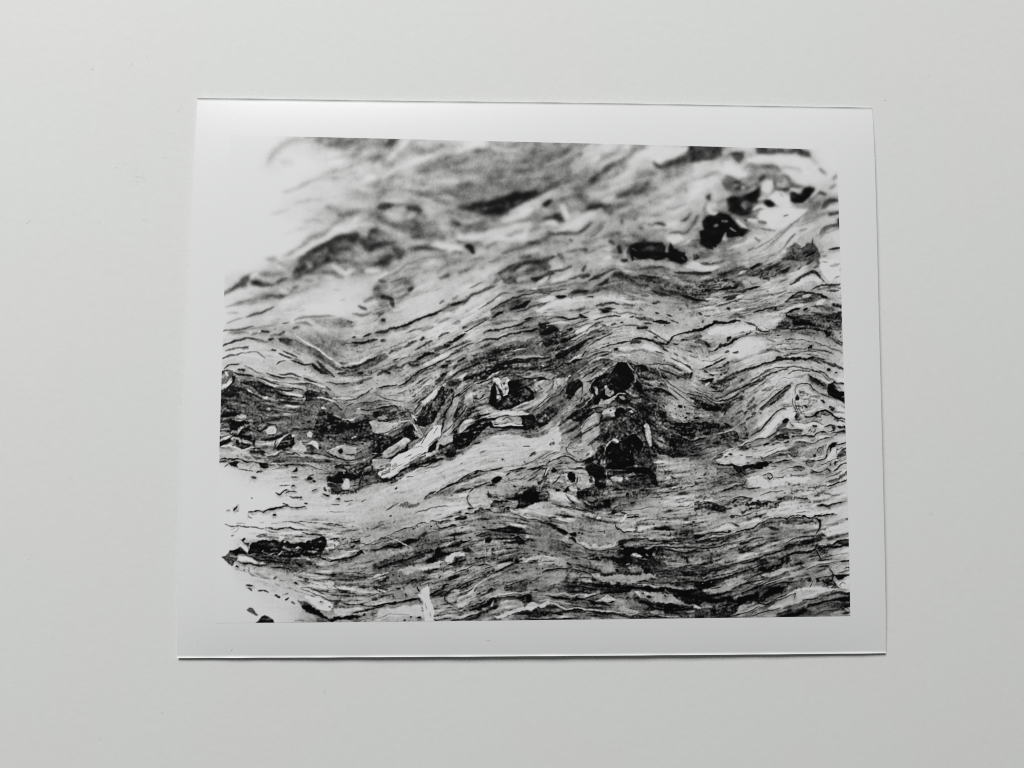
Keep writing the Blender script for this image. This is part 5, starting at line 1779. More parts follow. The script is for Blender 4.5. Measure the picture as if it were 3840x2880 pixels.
TILES[(820, 1880)] = """
g 99988887 99877677 95224665 98765555 99887666 99985567
s 1.6 1.2 .4 12,11 16,11
s .8 3 .5 21,11 25,7
s 5 1 .4 24,9 27,13
s .9 1.6 .4 41,13 47,13 53,12 57,13
s 1 2.5 .5 59,14 65,11 72,9 84,7
s 4.5 1.5 .6 55,13 60,12
s 3 2 .6 85,2 90,4 94,7
s 1.6 1.5 .4 94,6 104,7 114,7
s 3.4 2.5 .6 113,3 116,2
s 1.4 2.2 .4 72,17 75,17.5
s 4 1.5 .5 40,17 42,20 45,21
s 6 1 .4 38,21 43,19
s 6 1.5 .8 55,27 60,27
s 5.5 1.5 .8 70,29 78,28
p 6.6 2.5 60,36 90,33 120,35 150,36 180,33 187,45 160,46 130,44 100,40 70,40
s 3 1.5 .6 10,30 20,31 30,33 45,33 60,34
s 2.2 2 .7 62,34 75,35 90,34 105,35 115,35
s 6 1 .5 18,36 25,33 27,36 20,40
s 5.5 2 .8 18,44 21,43
s 6.6 2 1 25,28 36,28
s 1.8 2 .7 110,39 118,41 130,42 138,44
s 3 1.2 .5 85,27 105,26 120,26 130,26
s 4 1.5 .5 105,27 113,30
s 1 1.2 .4 138,28 150,29 162,30
s 8.6 .9 .3 150,29 153,28
s 8.6 .9 .3 145,26 165,28 180,31 188,34
s 4.4 1.5 .6 148,3 158,3
s 5 1.2 .6 145,13 165,13
d 150,10 190,5 221,-5
d 120,20 160,22 200,10
s 3.4 2 .8 53,43 60,42 68,45
s 4.4 3 1 50,44 80,45
p 4.6 2 85,45 110,42 120,44 112,50 88,50
p 2.6 1 29,49 34,47 36,48 33,51 38,53 42,53 40,57 35,54
p 8.8 1 26,52 34,56 40,60 40,66 34,62 28,58
p .5 .8 39,66 41,58 48,52 55,49 70,48 85,50 86,52 100,53 115,52 118,48 130,47 140,45 141,52 140,62 133,64 120,64 133,66 133,72 115,74 95,72 70,68 50,68
p 2.6 1 118,64 130,63 133,70 120,72
s 4 2 .8 40,68 55,66
q 5 .5 .25 42,66 85,60 130,60 130,72 50,72
s 8.4 1.2 .3 79,69 82,66 84,64
s 6 1.5 .5 66,69 75,66
s 8 1 .3 58,64 60,63
s 7 1.2 .4 101,60 105,58
s 7.6 1 .3 123,58 124,59
s 6.6 1.5 .5 70,62 74,60
s 7 .7 .3 132,52 134,51
p 3 1.2 5,72 10,70 14,64 14,62 22,62 30,60 36,64 40,68 28,67 25,70 24,78 18,82 12,80
p 1.4 .8 16,62 30,61 36,66 39,69 34,68 25,66 18,66
q 5 .6 .3 8,70 24,68 22,80 10,80
s 1.4 2 .4 24,83 27,84
p 2 1.2 40,68 60,70 80,72 85,80 70,78 50,74
s .9 2 .6 38,69 50,72 60,75 70,76 80,78
p 8.8 1.2 26,70 36,71 50,76 62,80 48,79 36,78 27,75
s 1.2 1.8 .5 25,77 35,80 45,80 55,82 63,82
s 1 2.5 .5 35,80 39,80
p 3.2 1.5 80,76 100,72 118,74 130,75 125,80 110,82 100,88 88,84
q 1.2 .8 .45 78,74 115,74 115,90 90,92
s 1.2 1.8 .5 70,84 80,84 90,86 97,88
s 2.4 1.5 .6 90,92 95,88 100,84
p 1 1 100,78 106,78 113,84 108,85 102,82
s 2.6 2.5 1 126,80 128,84
s 5 2 .8 42,84 41,90 45,94 52,98
s 4.4 1.2 .5 45,85 52,85
s 6 1.2 .6 22,86 35,90 42,91
p 5.4 1.5 142,58 160,58 180,52 184,48 186,58 176,66 160,70 145,68 138,66
q 1.8 .6 .4 142,48 185,46 184,62 145,66
p 7.6 .8 142,46 150,50 150,52 158,52 158,56 154,58 151,55 150,60 143,60
p 8.8 .5 149,52 158,52 156,55 155,58 152,57 151,54
s .5 3 .6 168,52 176,52 184,51
s .7 2.5 .6 173,58 178,56
s .9 1.5 .4 153,47 154,49
p 5.4 3 130,76 160,78 190,68 221,62 221,80 200,85 170,92 140,92
p 1 .8 132,70 136,72 145,75 158,74 166,73 175,69 182,65 189,63 190,66 180,71 170,75 155,77 140,76 130,74
s 8.4 1.5 .4 138,70 145,72 152,73 160,71 167,69 174,67
s 1.2 1.5 .5 135,68 145,68
s 8.8 .7 .2 188,63 192,67
s .9 2.5 .6 200,62 207,62 212,60
s .8 3 .6 214,59 221,57
s 2.4 1 .4 190,57 200,52 212,48 221,45
s 3 1 .4 190,46 198,43
d 130,85 165,82 221,68
d 120,100 160,100 200,92
s 2.4 1.5 .6 178,78 180,79
p 2.8 1.5 200,82 212,77 221,74 221,84 210,86 200,88
s 3.4 3 1 74,98 77,97
s 2.4 4 1 113,101 117,101
s 2.4 3 .8 101,104 102,105
s 3.4 1.5 .6 103,92 112,88
q 2.4 .8 .35 145,95 200,92 180,108 150,108
s 2.4 3 1 157,100 168,103
s 2.4 3 1 165,101 172,102
s 1.6 1.8 .6 150,108 158,112 168,116 178,118
s 2.4 1.5 .6 175,120 190,122 205,120 221,115
s 1.2 4 1.2 205,102 215,100 221,98
s 2 5 1.5 203,110 210,112 215,107
s 7.8 3 1 180,115 195,116 210,118
s 8 3 1 195,98 221,92
s 2.4 2.5 .6 39,108 45,108
s 4 1.5 .5 40,111 45,115
s 3 2.5 .8 53,115 60,115 66,117
s 3 2.5 .7 75,121 80,123
s 3.4 1.8 .6 88,126 92,124
s 4 1.8 .6 95,130 99,132
s 5 1.5 .7 84,120 92,118
s 4 1.5 .7 107,111 120,117 135,122 148,129
s 5 1.5 1 74,105 82,109
p 8.8 1.5 108,118 125,122 140,126 150,132 150,138 140,143 130,138 118,130
p 3 2.5 103,127 112,128 122,134 130,140 120,140 108,133
p 3 1.2 120,142 135,150 150,153 180,151 190,152 175,156 127,158 126,150
p .5 1 108,133 118,134 128,139 136,145 146,149 160,149 175,146 185,147 190,146 192,149 180,150 165,152 148,153 135,150 122,144 112,139
s 6.4 2 1 150,154 175,154
s 7 2 1 188,154 221,145
s 5 1.2 .6 180,153 200,150 221,140
p 8 1.5 150,138 165,136 185,138 194,140 185,145 165,146 150,146
s .8 3.5 .7 152,132 156,130
s 2.4 3 .8 151,128 158,128
s 1.2 2 .6 160,131 172,133 180,133
s .9 2.5 .7 184,134 192,135 205,134 221,132
s 2.6 1.8 .5 133,129 135,129
s 3.4 1.5 .5 144,136 146,136
p 3.4 1.5 38,140 42,136 45,137 48,142 52,147 49,148 44,144
p 1.6 1 48,158 55,150 61,147 68,149 76,158
p .6 .8 48,159 55,153 70,153 77,159
s 5.5 2 1 100,154 114,154
"""
TILES[(1420, 1880)] = """
g 77888756 66666555 45446545 55565666 66655655 87765444
s 3 2 .8 10,11 18,6 26,2
q 4 .8 .3 20,2 60,0 45,8 25,6
s 3.6 1.2 .5 45,18 65,10 90,4
d 0,30 40,15 90,0
d 60,20 100,10
p 4.8 3 105,24 130,16 155,16 175,18 195,24 185,32 160,34 135,34 110,30
s 1.2 1.2 .4 0,50 15,42 30,37 45,32 60,27 75,24 85,23 95,23
p .7 .8 98,21 105,18 114,17 115,22 108,23 100,23
s 1 1.5 .5 105,18 118,15 130,13 140,11 150,13 158,15
s .8 2.5 .5 117,9 119,8
s .8 2 .5 104,14 106,13
s 1 2.5 .6 125,12 130,11
s 2.4 3 .8 130,8 134,10
s 1.4 1 .4 115,0 119,5
s 1.6 2 .6 138,10 145,9
p .8 .8 144,8 146,2 150,-2 168,-2 165,6 158,8 150,6
p .4 .8 178,6 180,-3 205,-3 205,3 190,7
q 4 .5 .35 145,0 180,0 175,8 150,8
s 1.2 4 .8 164,10 168,8
s 5.5 2 .8 165,10 164,14
s 8.2 5 1.5 172,12 190,11 210,5
s 1 1.2 .4 172,16 185,19 200,22 212,26 221,29
s .9 2 .6 212,26 217,25
d 110,28 140,22 170,22 210,32
p 7 1.5 76,28 90,26 102,26 100,30 90,31 82,33
s 2.4 1.5 .6 74,26 76,31 80,33
s 8 1 .4 64,39 75,37 85,34
s 1 1.5 .5 72,36 82,34 92,32 100,30
s 1.4 2 .6 94,30 100,30
s 1.2 3 .8 60,42 62,39
s 3 1.5 .6 62,41 72,39
p 2.4 1.5 25,54 38,48 50,48 55,50 45,55
p .5 .8 6,59 15,57 25,56 33,54 38,50 45,48 48,50 40,56 28,59 15,60
s .9 1.5 .5 0,62 5,60
s 8.6 1 .3 9,43 18,47 28,52 36,56 44,59
p 5.6 2 0,64 15,62 50,60 40,66 15,70 0,70
p .7 .8 88,58 95,52 104,50 106,48 109,51 115,51 121,49 115,53 108,55 100,58
s .8 2.5 .5 117,47 119,47
s 1.4 2 .6 80,61 88,58
p 1.4 1 48,66 60,63 70,61 72,65 62,68 50,70 38,74
p 1.2 1 10,80 25,76 38,74 30,79 15,84 0,88 0,84
q 1.4 .8 .5 0,78 45,70 72,62 85,62 80,72 50,80 20,88
p .5 .7 72,70 74,62 77,58 80,58 82,64 78,70
s .9 2 .6 30,77 42,73 55,69 65,66
p 5.6 1 46,78 58,72 70,66 72,70 62,76 52,79
p 8.2 1 86,74 92,69 100,65 110,67 117,68 110,70 100,71 95,76 88,78
p 3.6 1 100,72 108,70 115,72 110,76 102,78
p .6 1 90,80 96,79 100,76 108,74 114,73 113,77 105,80 98,82
s 8.2 2 .7 65,81 78,78 88,76
p 7.2 1.5 20,90 40,84 60,80 78,79 80,84 60,87 40,92
q 1.6 .7 .5 105,75 140,72 150,75 130,82 105,84
p 7 2 115,62 135,50 160,52 185,58 180,65 150,70 125,68
q 2.4 .7 .4 110,58 150,55 185,55 185,68 150,75 112,72
p .7 .8 108,64 110,60 117,60 122,64 118,66
s .9 2 .6 106,60 112,58
s .7 1.5 .4 165,60 172,61 180,60 186,60
s .8 2 .5 147,61 149,60
s 1.2 1.5 .5 147,66 150,68
s 1.4 1 .4 154,70 154,73 157,74
s .8 2.5 .5 125,72 127,72
s .9 2 .5 132,71 137,71
s 1.2 2 .6 146,73 150,73
p 2.4 1 125,42 140,38 160,37 185,36 175,42 150,46 130,46
q 1.2 .7 .4 120,36 190,34 190,50 130,50
p .6 .8 134,32 138,32 139,35 135,34
p .7 .8 140,36 150,35 158,33 170,32 186,32 187,35 175,37 165,36 152,38 142,37
p .5 .8 137,50 139,46 145,45 147,49 143,53 138,53
p .5 .8 172,48 176,45 180,43 184,45 190,50 198,46 202,46 200,49 190,51 178,51
s .9 2 .6 155,49 165,48 175,47
s 9 .7 .3 196,48.5 196.5,48.5
p 5 3 188,40 221,32 221,62 204,62 203,52
s 2 1.5 .6 205,63 221,66
s 1 1.5 .4 207,66 208,68
s 1 1.5 .4 200,62 201,63
s 1 1.5 .5 94,92 105,89 115,86 122,82
s 1.4 1.5 .5 128,82 138,81 145,82
s 1.4 1.5 .5 138,86 148,83
s 1.2 1.5 .5 115,81 125,79
s 1.2 2 .6 72,87 77,86
s 1.6 2 .5 79,98 81,96
s 1.6 1.5 .5 63,100 66,99
s 1.6 3 .8 43,102 50,101
s 3 1.5 .6 50,103 60,99
d 20,105 60,100 110,90
d 90,110 130,98
p 2 1.2 0,102 10,99 14,101 10,104 0,105
s 8.3 2 .7 0,99 10,97
q 2 .8 .4 0,104 20,104 12,114 0,112
p 5 2.5 130,104 150,92 170,83 200,78 221,80 221,110 190,108 160,112 135,112
p 7.7 1 133,99 142,93 147,89 150,84 158,79 168,76 180,72 200,70 221,69 221,74 200,75 180,78 165,83 155,88 148,92 138,98
s 1.4 1.5 .5 150,90 160,86 170,81 180,79
s 1.6 1.2 .5 148,91 140,97
d 140,104 170,90 221,86
s 3 3 1.5 160,92 180,84
s .7 2 .5 212,91 217,89 221,88
s 1.6 1.2 .4 195,104 205,98 212,93
s 1.4 1.8 .6 95,114 105,109 115,105 125,100 137,95
s 2.4 2 .8 110,106 122,101
s .8 1.8 .5 80,116 90,116 96,112 105,109
s 1 3 .7 83,112 86,107 91,106
p 1.4 1 66,122 75,117 85,116 80,120 70,124
s .9 2 .6 66,121 75,116 80,114
p 6.6 1.5 88,120 95,115 105,112 104,118 102,126 98,131 90,128
s .8 1.5 .4 91,116 87,119 86,125 90,130 98,133
p 7.2 1 102,128 104,124 115,121 125,115 140,116 130,124 118,130 108,136 103,138
s 8.4 2.5 .8 103,124 112,121 120,117 124,113 128,108
s 8.3 1.2 .4 124,110 128,107 134,103
p 6.4 2 128,122 150,116 165,114 175,116 150,122 135,128
s .9 3 .7 129,119 132,118
s .9 3 .7 143,114 148,112
s 1.2 1.5 .6 165,108 178,104 190,101
q 1.6 .8 .4 160,102 195,100 190,118 165,118
s 1 2 .6 195,105 197,104
p .6 1 135,128 145,124 155,121 170,122 185,122 197,121 198,130 190,131 178,126 168,124 155,126 152,138 140,139 125,140 110,140 118,137
q 3 .6 .3 140,130 160,122 195,124 190,130 150,138
s 6.6 1.5 .6 150,128 146,135
s 8.2 2 .7 140,128 150,121 160,118 180,117 205,117
s 4 2 1 108,139 120,137 135,132 145,126
p 6.4 1.5 160,128 180,128 195,132 185,138 165,142 145,144 155,134
p 1.2 1 175,142 190,137 205,134 221,132 221,148 205,146 185,147
p 8.2 1 150,148 165,142 180,137 195,132 210,130 221,128 221,132 200,137 185,141 170,146 155,151
s 3.4 1.5 .7 185,143 200,140
p 4 2 165,150 180,148 221,146 221,156 165,156
s .4 2 .5 190,151 210,151 221,151
p 5 1.5 155,150 170,147 190,147 185,151
p 8.2 2 0,138 30,135 55,134 58,148 30,148 0,152
p 8.6 .6 52,121 55,116 60,110 62,108 65,112 66,118 66,124 68,132 71,138 72,145 72,157 60,157 60,146 58,136 56,128 53,124
s 5.4 .8 .4 60,130 63,140
s 5.5 .7 .3 66,142 68,150
s 1 2 .6 51,110 53,115
s .8 3 .7 30,130 42,127 52,125
s 1.2 3 .8 0,134 15,132 30,130
s .6 2 .5 52,126 55,130
s 1.4 2.5 .7 24,111 28,111
s .9 2.5 .6 35,119 37,122
s 3 1.2 .5 15,115 30,112
s .9 2.5 .5 51,149 54,149
s 2.4 2 .5 41,149 43,149
s 1 1.5 .5 72,152 74,153
d 0,148 30,138 55,135
s 5 1.2 .6 0,151 15,145 40,146
s 8.3 2 .8 0,113 10,116
p 6 2 75,130 95,135 110,142 130,142 120,148 95,150 76,150
s 1 2 .5 112,150 120,147 128,145
s .8 2.5 .5 128,146 130,144
s 1 1.5 .4 95,153 105,152 118,151
s 3 2 1 95,138 110,144
"""
TILES[(2020, 1880)] = """
g 65346665 46666555 55643344 54433354 64354433 44555333
p 7.4 2 0,6 12,2 22,5 20,12 8,12 0,10
s 2.4 1.5 .6 0,12 10,12
q 1.4 .7 .5 35,0 92,0 92,8 60,12 45,8
p 7 .8 48,3 56,4 61,8 55,9 48,7
s 6.6 1.2 .4 63,2 70,5 76,3
p .8 1 82,-3 92,-3 92,7 85,6
s .8 2 .6 48,9 55,12 65,10
p 6.4 2 12,16 25,13 40,14 50,20 45,26 30,22 15,20
d 10,10 40,18 70,25
d 30,30 60,35
d 90,10 130,0
d 100,45 140,40
s 7.2 2 .8 12,16 18,13 30,12 42,14 50,18 58,22
s 1.6 1.5 .5 15,20 22,20
s 1.6 1.5 .5 30,20 34,21
p 5 1.5 62,10 90,8 95,14 80,18 65,15
s 2 2 .8 58,10 70,14
p 6 .7 59,16 64,14 72,17 72,20 66,20
s .9 1.5 .5 63,19 70,21 73,19
p 9 .4 73,20 76,18.5 80,19 80,21.5 75,22
p 7 1.5 103,30 112,22 124,21 122,33 114,37 107,36
p 8 .5 103,28 106,22 110,16 112,16 111,20 107,25
s .9 2 .5 107,14 111,15
s 1.2 1.5 .5 112,20 120,19 127,18
s 1 2 .5 125,19 127,18
s 3 1.5 .6 105,17 118,16 128,16
s .9 1 .3 98,26 99,31 101,35 105,36 108,39 114,39 120,39 125,37 126,33
s .9 2 .5 124,37 126,35
s 1 2 .5 124,34 126,33
s .7 3 .5 119.5,1.5 120.5,1
s 2 1 .4 95,8 105,5 115,3
s 2.4 1 .3 84,36 84,40
s 8 1.5 .4 84,42 85.5,42.5
s 2.4 2.5 .8 8,24 18,27
s .8 1.5 .5 0,25 10,28 20,32
s .8 2 .6 12,27 22,32
p .5 .7 22,32 28,34 34,37 38,40 36,43 31,42 26,38
p .5 .7 38,41 42,40 46,39 48,43 46,46 41,44
s .8 2 .4 51,40 52,40
p .7 .5 54,40 57,40 57,43 54,43
p .7 .8 36,47 42,46 47,49 48,53 52,56 45,52
p 6 1 30,46 38,45 36,50 30,52
s 1 1.5 .5 28,51 35,54 42,55
s 1.2 2 .6 33,55 38,58
p 7.8 2 52,50 65,55 80,56 98,52 95,58 80,61 65,60 56,56
s 8 1 .4 47,48 52,53 60,58 66,60
s 1.2 1.2 .4 52,55 60,59 68,62 75,63
p 6.6 1.5 38,60 46,55 55,56 60,62 50,64 40,64
d 10,50 40,58
s .9 1.5 .5 76,63 85,62 95,60
q 2.4 .8 .4 40,62 60,64 70,68 50,70 38,68
p 1.4 1.2 0,63 12,65 25,68 38,68 50,72 60,70 75,66 85,70 98,68 100,60 105,55 112,58 120,58 135,57 150,58 160,60 155,66 150,72 140,75 125,76 110,77 95,75 80,74 72,76 60,74 40,72 20,68
q 4.4 .7 .35 40,64 80,64 100,62 98,72 70,75
p .4 .8 102,57 120,58 135,60 150,60 152,68 140,74 120,76 100,75 90,74 110,70
p 4.6 1 108,55 118,51 135,50 150,51 145,53 130,55 115,57
p .8 .8 100,57 102,52 108,49 118,47 130,46 140,46 142,48 132,50 118,51 112,53 105,56
s 5.6 1 .4 135,53 160,52 180,52
s .7 1.5 .4 130,55 145,55 160,54 175,54 190,54
s 1 1.2 .4 138,52 155,51 172,50
s 6 1.2 .4 145,57 165,57 185,57 210,55
s .6 1.8 .5 148,58 160,58 175,60 190,60 205,58 221,54
s 6.6 2 .6 136,60 145,58
s 1 2 .6 160,60 170,63 185,65 200,63
s 7 1 .4 170,61 185,62 205,61 221,58
s 1 1.5 .5 195,54 210,52 221,49
p 2 1.5 98,75 130,76 150,76 155,66 160,66 160,80 145,88 135,84 115,80 105,82
q .9 .7 .5 95,74 155,72 160,85 140,94 115,90
p 6.6 .6 118,69 122,66 125,65 128,67 134,70 130,71 124,70
s 5 1.2 .4 138,67 141,70
p 4.6 .6 145,70 147,65 150,64 149,70
s 5 2 .6 102,61 108,61
s 5.6 1.5 .5 112,80 118,79
s 4 1 .4 118,70 140,74
p 5.4 2 78,80 92,77 98,82 98,90 85,92 75,88
p 5.4 2 115,85 130,82 134,90 120,92
p .6 .8 98,86 102,86 104,92 100,92
s .7 2 .5 100,94 104,94
s 1 2 .6 115,92 116,91
p .7 1 134,85 142,84 148,90 145,94 134,93
s .9 2 .6 145,92 155,90 165,88 171,90
p 6.2 2 160,70 175,68 185,72 200,70 215,75 205,82 185,84 165,82
q 1.8 .7 .4 160,65 200,65 195,80 165,78
s 1 3 .6 187,74 190,72 192,80
s 7.4 1.2 .5 165,84 180,83
s 1 1.5 .5 174,87 185,85 200,86 221,84
p 1 1 178,90 195,90 210,92 221,91 221,95 205,97 190,96
q 1.2 .7 .5 150,88 221,86 221,100 160,98
p 6.6 1.2 0,70 12,70 25,72 35,76 36,84 25,82 10,80 0,82
s 8.2 1.2 .5 0,69 10,69 18,72 26,72
s 2.4 1.2 .5 5,77 20,76
p 6 2 0,92 34,88 35,100 20,108 0,106
s .8 1.8 .5 4,91 12,88 22,86 34,86
s 1 2.5 .7 36,79 41,81
s 1 2 .5 46,85 50,85
p 4.6 2 40,76 70,76 85,82 78,88 60,86 48,82
p 5.4 2 38,92 55,90 68,96 66,104 50,106 38,102
s .8 1.5 .4 46,88 55,89 63,91 69,95 71,99
s 7 1.2 .5 36,92 42,86 50,86
s 2.4 1.2 .5 35,95 36,100 38,104
d 0,98 40,96
p 6.9 1.4 70,95 85,96 110,96 130,94 150,95 152,100 130,102 110,106 95,107 85,102 75,99
s 1.2 1.5 .5 125,103 135,102 142,103
p 3.4 1.5 150,98 175,96 180,102 160,104
s 2.4 1.5 .6 140,104 160,105 180,104
p 2.4 1.2 50,106 66,104 78,112 65,112
p 1 1 68,98 80,102 90,105 95,108 85,112 70,108
p 6.2 1 150,106 175,107 200,109 208,113 185,113 165,110
p .3 .8 85,106 95,108 112,109 130,109 150,109 165,111 185,114 205,116 221,118 221,130 210,130 200,126 185,122 175,118 160,116 145,115 130,114 118,115 105,117 95,116 84,120 78,120 82,114
s 7 1 .4 120,105 140,107 160,109 180,111 200,114
p .8 1 195,104 210,103 221,104 221,110 205,110
s .9 2 .6 170,105 185,104 200,103 221,104
s 1.4 4 1 206,116 212,115
s 5 3 1 212,112 221,116
s .8 1.5 .5 47,107 55,109 65,111 72,113
q 1 .7 .5 10,108 80,106 85,118 50,112 15,113
s 3 2 .8 12,111 40,112
p .8 1 70,112 88,110 84,118 76,114
s 6.8 2.5 .8 0,119 30,119 55,120 75,119
p .5 .8 11,121 20,121 32,123 39,124 39,126 28,126 18,124
p .7 .8 40,126 50,124 60,125 66,122 58,127 45,128
s .8 1.5 .5 60,124 70,121 77,119
p 4.4 2 95,120 110,118 118,122 122,130 115,138 100,136 98,128
p 7.6 .8 70,128 78,126 84,123 88,120 95,122 98,125 95,128 88,130 80,128
p .7 .8 66,127 70,127 76,130 84,130 90,133 92,135 84,134 74,132 68,132
s .8 2 .5 92,130 96,128
s 4.4 2 .8 72,134 80,134
p .6 1 122,124 130,127 145,129 155,132 165,134 180,134 190,137 205,139 221,139 221,146 200,146 185,142 170,142 155,142 145,136 132,130
q 3 .7 .35 145,132 221,136 221,150 170,148
p .7 .8 182,124 190,124 195,130 185,128
q .9 .6 .5 178,120 221,128 221,136 200,134
p 7.3 .8 122,117 130,118 140,117 150,116 160,118 172,122 180,126 195,131 205,134 210,137 200,137 188,134 175,131 165,132 155,130 148,128 138,126 130,124 127,121
s .4 2.2 .4 132,118 135,119
s .4 3 .4 140,123 144,123
s .5 3 .4 162,121 163,123
s 7 .8 .3 163,113 168,119 173,125
p 3.4 1.5 110,138 130,135 145,140 140,146 120,144
p 6.4 .8 144,142 150,140 156,141 160,140 162,145 150,146 145,145
p 6.6 1 100,137 108,134 114,138 125,140 132,143 125,144 108,142
s 7 2 .8 0,128 15,127 40,131
p 4.6 2 35,142 60,144 90,147 110,150 60,152 30,150
p 1 1 0,138 12,132 22,134 30,137 50,139 70,141 95,144 120,146 150,148 150,150 120,148 90,146 60,143 40,141 20,141 0,142
p 1.4 1.2 0,138 20,135 30,140 10,144 0,143
s 8 2 .7 0,134 8,130 18,129 25,132 35,136 50,138 70,140 90,142 105,144 130,145
s 1.2 1.5 .5 100,146 115,149 125,151
s .8 2 .6 130,148 160,149 180,150
s .6 2 .5 0,151 20,151 50,150
s 6 1.5 .6 155,147 180,149
p 4.8 2 190,142 205,138 221,140 221,152 195,152
p 6 1 210,130 221,130 221,136 214,137
p 2 1 190,138 200,137 195,142
"""
